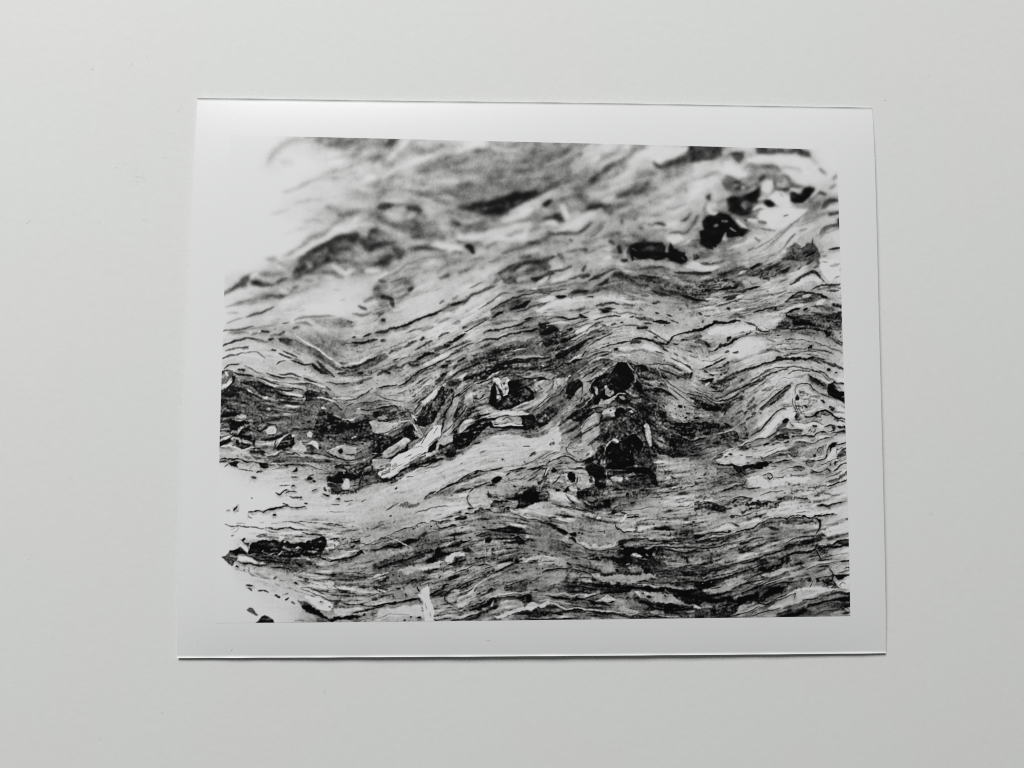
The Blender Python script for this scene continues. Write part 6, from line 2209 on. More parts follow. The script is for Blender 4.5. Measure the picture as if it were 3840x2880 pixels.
TILES[(2600, 1880)] = """
g 55667879 66677679 45655569 44535679 35545669 33554459
q 1.4 .8 .5 0,0 45,0 48,8 40,15 20,15 0,20
p 1.2 1 5,5 15,4 25,2 35,5 42,8 40,13 32,13 20,11 10,8
p 5.4 1 2,12 12,8 17,12 14,18 5,19
q 1.4 .8 .5 55,8 65,2 90,0 110,0 95,6 75,12 60,16
s 1 3 .7 80,2 84,5
s 1 3 .7 88,3 92,2
s 8 2 .7 47,14 55,8
s 1.2 3 .7 70,10 75,9
p 8.4 2 100,10 120,6 150,5 180,8 201,3 201,8 180,15 160,18 145,16 130,17 110,20 95,20 85,22
d 100,18 150,8 199,3
d 0,30 40,24 80,18
d 30,50 80,35 130,25
s 1.2 2 .6 158,5 165,3 170,6 178,4
s 1.4 1.5 .5 172,6 185,2 201,-2
s 5 1.2 .6 130,14 150,13
s .9 3 .6 46,20 49,20
s 1 1 .4 50,18 59,18
p 4.4 .8 52,22 62,20 63,22 54,23
s 2.4 1.5 .5 67,18 70,22
s 1.4 2.5 .6 84,19 87,18
s 1.2 1 .3 87,21 95,19
s 1.2 2 .5 80,15 80.5,15.5
s 2 3 .7 52,29 57,31
s 2 1.5 .5 48,27 54,29
s 8.4 3 1 20,40 40,33 55,32
s 8.3 2 .8 0,41 15,39
s 1 3 .6 44,38 46,37
s 1 2 .5 15,42 25,40 35,39 45,39
p 1.2 1 0,42 12,42 14,45 5,48 0,48
p 3.6 1.5 60,38 75,34 95,26 118,22 140,21 155,23 158,28 140,28 118,28 100,32 80,38
p 5.6 2.5 80,40 110,32 140,30 158,34 155,41 135,46 110,48 80,52
p 3.4 1.5 40,46 60,40 62,44 45,52 20,58 5,62 0,58
s 2.4 1.5 .5 10,48 25,43 38,41
s .6 2 .5 40,45 50,40 60,36 70,34 78,29 88,28 98,23 108,21 118,21 125,19 133,18 142,19 152,20
s .6 3 .5 152,20 158,22 162,26 163,32 161,37 157,41
q 1.4 .6 .4 150,17 180,14 185,16 160,20
s .7 2.5 .5 139,19 145,20 152,20 158,17 166,19 172,18 180,15
d 60,50 100,38 150,35
s 2.2 3 1.2 95,33 108,36
s 2.4 3 1.2 60,55 75,48 88,45
s .8 1.8 .5 0,52 12,50 25,47 38,45
s .8 2 .5 0,60 15,60 28,58 40,55
s 6 1.5 .5 5,56 25,53 40,48
s 6.6 1 .4 8,62 25,60 38,57
s .8 2 .6 0,64 10,64
s 3.4 1.5 .6 6,58 8,64 10,68
p 6.4 2 25,72 60,64 100,55 115,52 110,58 80,66 50,76 20,80
s 2.4 2 .8 45,62 58,58
s .8 2.5 .6 56,60 60,61 68,57
s 1.4 3 1 58,55 70,52
s .9 2 .6 57,62 62,63
s 1 1.5 .4 21,69 21,75
s 3.4 2 .8 22,72 35,69 42,67
q 3.4 .8 .35 20,66 45,62 70,55 60,66 35,74
s 8 1.5 .6 120,51 135,49 150,45
s 1.2 1.2 .4 118,52 128,48 140,45 155,43
p 2.6 1.2 116,60 122,53 135,52 150,48 165,46 160,52 140,56 125,60
s 1 2 .5 140,51 146,49
s .8 2 .5 116,58 122,54
s 2 3 .8 157,45 165,43 169,44
s 2 2 .6 152,52 160,50
p 5.6 2 165,32 185,24 201,20 201,26 180,32
p 8.2 1.5 164,40 175,32 201,25 202,34 185,40 172,44
p 4 2 172,46 185,41 202,38 202,44 180,50 170,52
d 150,48 175,45 200,38
p 1 1 182,53 190,50 203,49 203,55 190,56
s 1 2.5 .6 174,54 178,55 185,51 195,49 203,49
p .6 .8 156,60 165,58 175,56 190,56 203,53 203,57 185,59 172,60 160,62
s .5 3 .6 156,60 158,57 162,57
q 1.4 .5 .5 155,56 175,55 175,62 160,63
s 8 1.5 .5 160,56 170,55
p 4.6 2 120,74 135,68 150,66 162,68 158,74 140,80 130,86 120,84
q 1.6 .7 .4 150,62 175,60 178,70 160,74 152,68
p .6 .8 105,75 115,70 125,66 135,64 148,63 156,61 156,64 145,66 130,68 118,72 110,76
p .4 .8 82,90 82,85 87,84 92,86 97,85 103,79 110,75 117,73 118,80 110,86 100,89 90,91
q 4.4 .5 .3 95,80 118,74 118,84 100,88
p 1.6 1 116,72 122,70 125,76 118,82
s .9 2 .5 157,62 160,68 163,73
s .9 1.2 .4 136,75 138,80 137,82 141,84 143,86
p 7.4 1 84,95 100,90 115,86 120,88 110,94 95,97
s 8 3 .8 105,89 115,87 122,89
p 3.4 .8 68,102 75,97 82,94 90,96 92,99 86,103 76,105 70,106
s 1 1.2 .4 68,102 78,95 84,94 91,98
s 1.2 1.2 .4 70,106 80,106 88,103
s 5.5 1 .4 75,101 85,98
s 2 2.5 1 40,84 60,78 80,72
s 6.6 1.5 .6 55,84 75,78 100,68 115,62
s .8 1.8 .5 0,93 10,93 20,90 35,87 45,84
s 1.2 2 .6 20,88 30,85 40,82
s .7 1.8 .5 30,100 45,96 55,92 68,88 80,83 95,77
p .6 .8 0,104 15,104 30,101 20,108 5,110 0,108
s .6 2.2 .5 0,104 10,104 25,101 40,97 50,95
s .9 2 .6 60,80 75,76 88,70 105,64 118,60
s 1 2 .6 0,85 10,84 15,87
q 1.8 .8 .4 0,80 30,78 45,85 20,92 0,92
s 7.4 3 1 10,98 35,92 55,88
s 9 .7 .2 21,103.5 22,103.5
s 8 .6 .2 10,105 10.5,105
p 7 2 10,114 30,108 60,100 68,100 66,106 50,112 30,120 18,118
s 6.6 3 1 35,104 60,98
d 20,110 60,100 110,85
s 1.2 2 .6 38,117 42,115
s 3 2 .8 20,112 35,109
p 6.6 1.5 120,92 140,85 165,78 190,74 203,78 201,84 180,84 165,88 145,92 125,97
s 2 1.2 .4 142,87 160,82 175,78 184,77
s 1.4 2.5 .7 160,85 168,83 174,82
s 1.4 2.5 .6 188,77 201,76
s 3 2 .8 170,86 160,90
s .8 1.8 .5 194,86 198,85 203,86
s 2 1.5 .6 185,92 202,88
p 3.6 1.5 100,115 115,106 130,102 142,97 150,98 145,104 130,106 115,112
s 1 1.5 .5 75,112 85,108 95,104 105,100 112,99
s .8 2 .5 65,116 75,112 85,107
s .9 2 .6 96,110 110,105 125,104 132,102
s 7.6 1.5 .6 90,107 105,101 125,97
p 3.6 1.5 80,116 95,110 110,106 105,112 95,118 82,120
p 3.4 1.5 98,120 112,112 120,110 120,118 110,124 98,128
p .5 .8 0,117 10,118 20,120 28,125 38,124 46,123 52,127 60,123 72,119 80,116 84,121 88,121 95,116 102,110 110,109 120,109 112,116 100,121 92,126 84,130 72,130 60,135 55,138 50,132 40,130 30,132 20,130 0,130
p .5 .8 6,113 10,112 12,118 6,119
s .8 1.5 .5 95,131 105,126 118,120 125,117
s .8 2 .6 82,130 92,132 97,130
p .9 1 25,134 35,130 54,132 56,142 45,148 28,152 22,140
q 3.4 .6 .4 28,130 54,132 52,146 30,148
p 4.6 .8 8,132 14,129 20,130 24,136 18,138 10,137
p 8.2 .7 0,132 8,136 9,138 0,136
p 3.4 1.2 0,138 15,140 20,146 15,152 0,152
q 1.4 .6 .4 0,138 22,138 22,150 0,150
p 6.2 1.5 56,136 75,130 90,134 80,140 60,146 50,148
d 50,148 90,134 130,120
d 90,148 150,130 200,115
p 5 2 130,105 150,100 170,104 180,110 150,112
p 4.6 2 120,112 135,106 150,104 148,112 130,116
p 7.5 2 110,125 130,115 150,112 175,108 185,112 165,118 145,126 125,132 105,136 95,138
s 1.2 1 .4 128,120 131,118 130,124
s 2 1.2 .5 100,130 115,124 128,119
s 1 1.5 .5 45,149 60,145 72,141 85,135
p 6.8 1.5 75,149 95,141 120,134 130,136 115,142 100,149
s 2 1.5 .6 75,148 90,143 110,136
s 3 4 1.5 115,138 130,134 145,130
p 2.2 1 142,98 150,97 152,102 148,104
p .8 .8 155,98 165,97 175,95 182,93 180,98 178,106 172,108 165,103 158,104
q 5 .5 .3 160,98 180,96 184,110 165,106
p 8.8 .8 182,103 190,101 203,100 203,114 190,112 185,108
p .6 .7 180,94 190,94 203,93 203,95 195,97 192,100 186,101 182,97
s .9 1.8 .4 174,86 177,90 179,95 180,102 183,107 178,112
s .8 1.2 .4 184,108 180,114 178,116
s 2 .8 .3 190,110 188,107 192,104 196,106
s 1.2 1 .3 152,103 150,110 149,114
s 8.4 4 1.2 130,114 150,113 170,112
q 1.4 .6 .4 165,102 184,106 180,112 168,110
s 8.3 3 1 140,124 165,116 185,113
p 1.8 1 170,120 180,117 192,116 203,118 203,122 185,121 172,123
s 3.4 3 1 155,124 170,121 185,122
p 4.4 1.5 140,130 160,124 185,121 203,122 190,127 165,128
p .6 .8 145,133 160,130 175,128 190,125 204,122 204,128 190,130 178,130 165,132 152,136 142,137
p 3.4 1.5 140,140 160,134 185,131 204,130 204,138 185,140 165,144 145,150 128,151
q 1.2 .6 .4 120,138 165,132 204,130 204,140 150,148 120,149
p .6 .8 108,148 120,145 132,141 140,137 145,140 138,146 125,151
s 2 1 .4 155,146 165,142 178,140 190,139
p 6.6 1.5 175,145 185,141 200,142 204,150 180,150
q 3.4 .5 .3 160,142 204,138 204,148 160,148
s .9 1.2 .4 190,136 197,142
s 2.6 2 .8 122,136 128,134
s 2 2 .7 140,128 160,124
s 4 2 .8 124,136 140,131
"""
# closer tracing of the knots, the stick and the rotten hollow (third entry: tracing pixels per unit)
TILES[(1700, 1390, 3.152)] = """
p 6.2 1.5 14,26 24,20 38,12 46,10 44,28 34,36 28,40 40,40 50,48 44,50 36,52 24,46 14,38
q 2.4 .5 .4 22,20 40,14 44,26 32,36 24,34
s .8 1 .4 24,35 25,38 28,36
s 1 2 .5 25,33 32,34 37,28
s 7.6 1.2 .5 26,38 32,35 38,32 43,30
p 7 1.5 88,5 100,2 115,4 122,6 116,11 108,8 98,7
p 6.4 1.2 96,12 112,12 115,18 108,24 100,26 96,20
q 2.4 .5 .4 72,8 84,9 95,12 96,18 84,14
p .25 .6 44,27 44,20 47,16 49,13 52,17 55,24 58,30 62,30 65,24 66,15 70,13 78,15 85,17 91,21 95,26 96,32 92,36 84,38 76,41 70,45 64,47 52,47 48,43 43,38
q 3 .4 .15 66,30 84,20 94,30 80,38 66,46 54,46
p 8.6 .5 47,8 54,9 58,12 60,17 61,24 64,29 59,31 58,26 55,20 53,14 48,12
p 5 .6 54,9 60,10 65,10 62,14 60,18 57,13
p 8.6 .5 66,10 67,11 63,16 64,22 65,26 62,30 61,24 61,17 63,12
s 1.2 .6 .3 56,14 58,20
s .8 .7 .3 61.5,20 61,28
p 8 .5 50,17 52,20 55,26 56,29 52,28 51,24
p 6 .6 51,28 56,29 57,34 54,37 52,33
s 5 .6 .3 65,36 66,32 68,29
s 6 .8 .3 52,36 54,37.5
s 1.2 1 .4 46,7 50,7 56,9 60,8 65,6
s .7 1.6 .4 30,16 34,14 38,12
s 7.8 .8 .3 42,10 48,6 54,2 58,0
s 9 .9 .3 25,15.5 28,17 30,18.5
s 9 1.5 .3 40,9.5 41,10.5
s 9 1.2 .3 46.5,4.5 47.5,5.5
s 3.5 2 .8 58,2 64,5 70,3
s .8 1.4 .5 68,6 78,7 88,10 98,9 106,8 111,11
s 8.2 .8 .3 98,16 99,22
s 1 1.2 .4 100,17 105,22 103,20
s 1 1 .4 96,24 97,30 95,33
p 7.4 .8 68,47 74,43 82,39 92,37 100,32 108,26 112,28 104,36 96,42 86,46 76,47
s 8 1 .4 54,49 62,49 72,44 82,40 92,37 98,33 104,28 112,22 118,14 121,11
s 3.4 2 .8 76,45 84,42 90,40
p 7.8 .6 118,22 121,12 124,10 127,11 127,16 122,20
s 1.5 .6 .3 122,12 124,18
p 5 1 100,52 112,40 124,30 127,34 114,46 104,54
s 8 1.2 .4 90,50 98,44 106,38 114,31 122,24
s 1.2 1 .3 94,47 102,40 112,32 122,25
s 1.4 .8 .3 100,46 110,38 120,30
p .6 .7 40,57 54,54 66,53 80,53 94,52 97,55 94,60 96,66 92,70 80,70 60,69 44,68 42,62
p 8.4 .6 36,57 44,54 54,51 64,49 74,49 84,50 92,51 86,53 74,52.5 62,53 52,55 42,57
p 6 .8 46,60 54,56 64,54 76,54 82,58 80,64 66,64 54,65 48,63
p 8.7 .5 47,63 52,65 58,64 66,63 76,64 82,65 76,66 66,65.5 56,67 49,66
s 3.6 1.2 .5 58,59 64,56 70,59
q 1.2 .5 .65 82,55 100,52 116,44 127,42 120,55 108,64 100,72 84,70
p 1 .8 98,54 108,50 116,52 112,62 104,66
s 5.4 1 .3 108,51 110,56
s 5.4 1 .4 107,61 113,61
p 8 1.5 22,92 36,82 50,77 70,76 90,80 110,76 127,60 127,95 30,95
p 5.4 2.5 26,80 38,72 50,71 66,72 50,76 36,81
s 2 1.2 .4 83,90 87,89.5 91,90
q 2.4 .5 .4 112,84 120,80 120,88 114,89
s 1.2 1 .3 90,74 92,74
s 1.2 1 .3 100,72 101,71
p .5 .8 0,76 10,74 18,66 28,60 38,57 42,62 38,68 32,74 26,82 20,88 10,94 0,95
q 5 .4 .2 6,76 36,62 26,80 8,90
s 5 .6 .3 5,93 7,84 8,79
p 7.2 .8 7,72 10,64 16,58 22,60 18,64 12,70
s 6.6 1.2 .5 20,62 30,58 38,55
p 1.4 .6 22,58 25,53 30,50 34,54 30,58
p 3 .8 8,32 13,28 12,40 8,50 2,58 0,54 5,44
s 1 1.2 .4 15,42 11,50 5,57 0,62
s 1 1 .4 15,41 20,46 21,52
p .5 .5 1,72 4,71 5,74 2,75
s 1 1.2 .4 0,32 6,28 14,22 20,17
p 1.4 .8 12,9 18,4 30,0 40,0 32,6 26,12 18,13
s 1.2 2.5 .5 1,15 4,15
"""
TILES[(2180, 1370, 3.152)] = """
p 2.4 6 20,50 60,38 92,48 106,68 112,95 20,95
s 6.4 .8 .3 76,2 90,12 104,22 127,34
s 1.2 .9 .3 80,4 94,14 110,26 127,38
s 6.4 .7 .3 98,20 112,30 127,40
s 1.6 .9 .3 104,26 116,36 127,44
s 7.4 .8 .3 0,50 10,40 16,28 26,16 38,6
s 1.4 .8 .3 0,44 8,34 12,24 22,12 34,4
s 6.8 .8 .3 0,8 14,3 24,-2
p 6 1 0,14 14,10 30,4 38,0 40,2 30,9 18,13 8,19 0,20
s .9 1.2 .4 0,16 8,10 14,7
s 8 1 .4 24,4 28,4
p 6.2 1 2,22 9,16 10,34 4,40 0,38
s 1 1.5 .4 6,20 8,20
p .8 .7 60,0 76,0 80,6 72,9 66,6
p .4 .8 11,26 14,18 22,13 32,10 38,10 40,22 44,30 40,34 34,38 27,39 22,37 18,36 12,33
p .3 .8 38,12 39,4 42,-3 54,-3 59,5 62,12 61,18 58,22 60,26 54,28 48,32 44,33 40,30 40,20
q 3 .4 .25 14,20 30,16 40,26 44,30 30,20
p 6 .5 27,25 29,24 32,29 37,31 38,34 33,37 28,35
s 7.2 1 .3 31,33 34,31 36,34
p 5.4 .5 13,25 17,26 19,28 19,34 17,36 16,30
s 6.6 .8 .3 11,30 10,26 11,22 16,16
p .5 .5 14,39 21,37 23,43 18,47 13,46
s 7 .8 .4 10,34 14,37
s 7 1 .4 30,7 36,4 40,0
s 7.2 1.5 .5 57,2 62,8 65,12 66,18
s 6 2 .6 68,10 70,14 71,18
s 5.5 1.5 .5 63,16 62,22
p 1 .8 62,22 66,18 70,22 73,26 70,32 66,30 62,26
p 5.2 .5 52,30 57,27 60,23 62,27 67,31 68,36 60,38 54,36
s 5.8 .8 .3 58,21 58,23
p 4 .8 72,8 80,10 88,6 90,14 84,20 76,18
q 1.2 .5 .5 72,4 92,4 94,16 78,18
s 1 1.5 .5 90,4 100,8 106,10
s 5.6 1 .4 88,3 92,7 94,13 96,17
s 5.4 .8 .3 94,9 98,13 98,17
p 4.4 1 72,20 80,24 78,30 72,26
p .8 .7 80,28 88,26 96,28 104,33 110,37 104,37 96,33 86,32
s 8.4 1.2 .3 80,22 84,20 90,19
s 6.6 1 .4 84,22 90,21 96,21 100,24
s 5.4 .6 .3 88,25 98,28 106,34 111,37
s .8 1 .4 98,22 102,27
s .8 1 .4 110,39 114,41
s 1 2 .6 74,28 79,30
q 1 .5 .6 56,44 70,36 80,34 80,44 88,46 84,54 70,52 58,50
p 5.4 .8 56,44 62,41 70,40 71,44 62,46
p .6 .6 38,40 43,36 46,41 54,40 58,44 50,47 42,45
s 6.4 .8 .3 36,40 40,36 44,34 50,34 54,37
p 5 .6 44,37 48,36 51,38 50,41 46,40
p 6.4 .6 22,39 26,41 32,40 38,37 36,42 30,45 24,46 18,48 14,51 12,50 20,46
q 2 .5 .4 24,46 44,44 46,49 30,50
s 1 1 .4 12,52 20,50 28,51
p .8 .8 0,54 10,52 14,54 6,60 0,64
p 7.4 1.2 0,74 4,66 10,60 18,58 22,58 20,68 12,74 4,80 0,82
s 2 .6 .3 0,76 5,67 10,61
s 2.6 .8 .4 3,78 12,72 18,68
s .6 .8 .3 18.5,72 19,74
s .7 .8 .3 8,57 16,56 23,57
p 1.2 1 21,66 24,62 34,63 42,66 48,69 60,68 68,70 72,68 70,74 60,76 54,74 52,80 46,84 36,86 26,84 22,76
q 4.6 .5 .3 22,64 50,70 54,82 28,88
p 7.6 .7 23,58 25,54 30,51 36,50 41,51 39,56 40,60 34,62 27,61
s 1.4 1.2 .4 33,54 35,54
p .3 .5 39,56 41,52 46,51 50,53 51,56 50,62 47,66 43,65 40,61
s 7 1 .3 41,51 44,49.5 48,50 51,52
s 7.2 .9 .3 53,49.5 58,51 62,54 65,56
p 8.4 .3 55,55 59,54 61,56 56,58
s .8 1.2 .3 54,55 60,58 66,56
s 8.6 .9 .3 57,60 61,60 63,58
s .9 .8 .3 52,51 53,58
p 6 .8 52,64 57,61 64,64 68,67 62,69 56,66
s 6.4 1.2 .4 43,66 48,68 53,64 58,61 64,65 68,67
p 6.6 1.2 0,84 14,74 20,72 22,80 14,88 6,95 0,95
p 4 1 84,78 92,80 98,86 100,95 86,95
q 1.4 .5 .5 80,74 95,74 104,90 88,95
s 6 1 .4 76,66 77,70 80,72
s 8 1 .3 76,64 78,66
p .6 .7 80,72 84,69 89,72 90,76 84,76
s .8 1 .4 72,60 80,64 88,70
s 6 .6 .3 70,62 78,60 84,62 88,66 94,70 100,76 103,80
p 6.8 1.2 96,50 108,46 118,48 127,54 126,64 118,66 108,62 102,56
p 1 .7 88,54 94,53 100,56 101,62 98,66 92,62
s 7 .6 .3 87,56 88,62 92,64
s 5.6 .8 .3 104,80 105,86
s .4 4 .5 116,49 117,50
s .5 2 .4 121,50 121.5,50
s .6 1 .3 110,52 111,52
s .6 3.5 .5 122,63 124,62
s .8 4 .6 124,57 126,58
s .7 1.2 .3 96,48 98,50
s .7 1 .3 104,56 105,57
s .8 1 .3 111,58 112,58
s .8 1 .3 116,61 117,61
q 2 .5 .5 78,46 92,48 86,54 80,52
s 6 1 .3 78,46 86,45 92,48 98,53
p .9 .8 102,66 112,68 127,68 127,84 114,82 106,76
q 4 .4 .2 102,66 127,70 127,84 106,78
s 5.6 .6 .3 108,78 114,82 122,85 127,85
s .6 1 .4 104,84 116,86 127,90
q 1.4 .5 .5 102,84 127,90 127,95 104,95
"""
TILES[(2180, 1560, 3.152)] = """
p 2.2 5 20,0 80,0 96,20 98,36 88,58 90,82 60,86 30,80 20,60
p 4.4 1.5 84,26 96,28 102,34 98,40 90,38
p 5.6 .8 12,34 17,28 21,32 19,42 12,46
p 7 1.2 0,42 8,36 12,40 10,48 4,52 0,52
s .6 .8 .3 16,28 20,32
s 7 1 .4 9,34 11,38 12,42
s .7 .9 .3 0,53 6,51 10,49
s 3 2 .6 5,47 8,45
p .8 .8 18,52 22,48 24,58 20,60
p .9 .8 18,38 24,34 27,40 24,46 18,44
p .25 .7 27,38 30,35 34,32 39,33 44,30 48,29 54,24 60,22 66,25 70,30 72,36 70,42 66,42 62,39 60,42 62,50 64,58 58,60 48,62 40,63 30,63 29,58 32,52 28,46
s 8.4 3 .5 36,28 40,29 42,31
s 7.6 1.2 .4 29,36 32,32 36,29
s 6 .8 .3 27,44 28,38 29,36
s 5.5 .7 .3 30,44 34,43 35,40
s 7 1.2 .4 27,62 27,55 28,50
s 5.5 2 .6 22,58 23,52
s 4.6 .8 .3 51,28 56,23 62,21 68,25 71,30
s 5.4 1 .3 73,33 72,38 71,42
s 4.6 1 .4 58,34 61,36
s 5 .5 .3 57,44 57,40
p 2.4 2 66,46 76,44 82,48 85,58 84,64 76,60 68,56
q 1.2 .5 .5 66,44 84,48 86,66 70,58
s 3.6 1 .4 62,48 63,56
s 6 .6 .3 48,63 54,61 60,60
s 6 .8 .3 63,57 65,60
s 5.5 .6 .3 68,58 69,60
s 3 .8 .4 31,56 36,51
s .6 1.6 .4 81,52 82,54
p 7.8 .6 73,10 77,9 80,14 82,24 82,36 80,38 76,28 74,18
s 8.6 1.3 .4 76,18 79,27 81,34
p 5.8 1.5 90,46 100,46 104,60 105,80 100,84 90,80 88,66
s 6 1.5 .5 84,36 87,42 90,48
s .7 .8 .3 85,40 88,44 89,48
q 2.6 .5 .4 88,78 105,80 102,86 90,86
s 7 .8 .4 94,46 98,48
s 3.4 .8 .4 94,60 98,66 96,72
p .6 .7 30,64 44,66 56,64 70,61 80,61 84,66 88,70 87,78 90,84 84,80 80,72 70,68 58,68 46,70 34,68
s 6.8 1.2 .4 29,66 29,70
p 3.6 1.2 34,72 44,70 52,76 48,80 38,78
q 1.2 .5 .5 30,68 86,70 86,84 60,86 36,80
p 5.8 .6 50,71 54,70 58,68 62,66 63,69 58,72 53,73
s 7.4 .9 .3 52,74 55,75
p .4 .8 4,62 12,56 20,60 24,66 28,76 26,84 20,86 14,78 8,70
q 1.4 .5 .6 90,38 104,34 112,46 120,50 110,52 98,46
s .6 1.2 .4 90,39 96,42 101,46 106,49 114,50 120,48
p 1.2 1 104,26 112,30 112,42 106,44 104,36
q 1 .5 .6 100,26 127,30 127,48 112,50
s 5.4 .7 .3 104,20 105,26
s 5 .7 .3 106,36 107,42
p 7 2 104,50 127,50 127,70 112,72 104,64
s 7.6 .9 .3 105,70 110,72 112,73
s .7 1.2 .3 107,73 112,74
s .5 1.5 .4 107,87 112,85 118,85
s 2 1 .4 104,80 116,80
s 1 1 .4 98,91 104,90
p 5.4 2 26,88 44,82 54,90 50,95 24,95
s .5 2 .4 39,87 41,88
s .5 2.2 .4 53,93 55,92
s .8 2 .4 50,82 53,83
"""
TILES[(1980, 1700, 3.152)] = """
p 6.4 1.5 20,12 30,6 46,4 56,10 64,10 66,16 56,17 46,14 36,14 26,16
s 2.6 1 .4 40,3 48,1 56,4
s 8 1 .3 26,8 34,4 42,1
s .8 1 .3 24,11 30,8 38,5 46,3.5 52,6 58,9 64,9 70,6 76,5
p 5 1.2 24,16 32,20 40,18 44,26 42,34 36,36 28,34 26,26
p 1 .6 26,20 30,17 34,19 32,23 28,23
s 1.2 1.8 .5 28,36 34,31 39,25
s .5 3 .4 34,43 35,43
p .4 .8 70,18 76,14 86,16 90,24 92,34 90,42 84,42 78,38 78,30 72,24
p 6.6 .8 40,16 44,14 48,18 56,20 62,18 68,22 72,28 76,30 72,40 64,43 58,42 56,34 48,38 44,32 42,24
p .25 .4 47,22 51,21 55,24 56,29 55,34 51,35 48,31 46,27
s 7.6 .9 .3 43,24 46,30 50,35
s .6 1.2 .3 43,23 45,22 46,24
s .9 1.6 .4 57,35 58,28
s 5.5 .8 .3 50,32 51,33
s 8 1.2 .4 60,22 63,28 66,34
s 8.4 1.5 .4 62,42 64,42
s 8.4 1.2 .4 68,36 70,36
s 8 1 .4 40,15 44,17 47,17
p 1.4 .5 71,30 74,28 76,31 75,34 72,34
s 6.8 .9 .3 70,29 74,26.5 77,30 77,34 74,36
s 1 2 .5 56,17 64,17
s .9 2.5 .6 45,44 46,41
s 2.4 1.5 .5 38,40 42,38
p .6 .7 58,46 64,44 72,44 78,42 84,44 82,50 76,50 70,48 64,50 60,50
q 4 .4 .3 58,44 84,42 84,52 66,52
p 7.6 .6 48,39 54,38 58,40 58,45 56,47 52,45
s .7 1.5 .4 43,48 48,54 54,58
p 6.8 .7 46,45 52,48 56,53 62,58 58,58 50,53 46,48
p 5.6 .6 56,59 64,58 66,62 69,65 62,65 57,62
p 5 .6 68,51 74,50 80,53 76,56 70,55
s .5 1.5 .4 71,57 76,58 80,55
s 6 1.2 .4 60,52 66,56 72,60 78,60 84,55
s .8 1.2 .4 66,58 70,62 80,64
s 5.5 1 .4 72,62 78,63
p 6.6 1.5 27,54 32,46 40,45 44,50 50,58 46,61 36,62 28,58
s 8 1 .4 38,53 42,55 46,60
s 7.6 2 .8 30,48 36,46
p 1.2 1 88,56 96,54 97,63 90,62
q 1.2 .6 .5 56,62 97,58 97,68 70,68
p .3 .8 0,42 8,42 11,48 12,56 6,60 0,62
p 4 .8 12,42 20,34 22,44 18,56 13,54
q 1.4 .5 .5 12,40 22,36 24,52 14,58
s 6.6 1.5 .5 14,42 16,36 18,34
s 1 1.2 .4 17,28 20,22 22,14
s 7.6 1.5 .5 20,26 22,20 24,14
s 1 1.5 .5 22,12 26,9
p 7 2 0,66 14,64 24,60 34,64 50,66 66,72 60,76 40,74 20,74 0,72
s 7.6 3 1 0,63 10,60 20,58 28,58
s 7.6 1.2 .5 25,72 30,69 40,68 48,70 56,72 64,74
s 2.4 1.2 .5 28,76 33,76
s 2.4 1.2 .5 42,75 46,76
p 5.6 .6 67,73 70,71 76,73 79,76 74,76
p 9 .3 80,77 82,74.5 86,74.5 86,77 82,77.5
s 1 .8 .3 70,76 77,77
s .7 1.5 .4 110,70 113,71
s 1 1 .4 117,75 127,74
p 7.8 .5 107,83 110,78 114,72 116,72 115,76 110,82
s .8 .8 .3 103,82 104,87 109,89 112,92 118,93 126,91
p 4.4 2 0,79 14,81 28,86 34,92 30,95 0,95
s .7 1 .3 0,77 8,78 16,80 24,83 32,87 38,92
p .4 .5 34,87 40,90 46,95 40,95 34,91
s .5 2.2 .4 103,43 104,43
s .5 2.5 .4 117,49 118,48.5
s .5 2.5 .4 123,58.5 124,58
s .5 2 .4 59,94 61,94
p 6.4 1.2 96,28 104,26 112,28 110,34 100,33
p 5.6 .5 113,27 118,26 124,22 122,27 116,29
s 7.4 .8 .3 115,29 118,30
"""
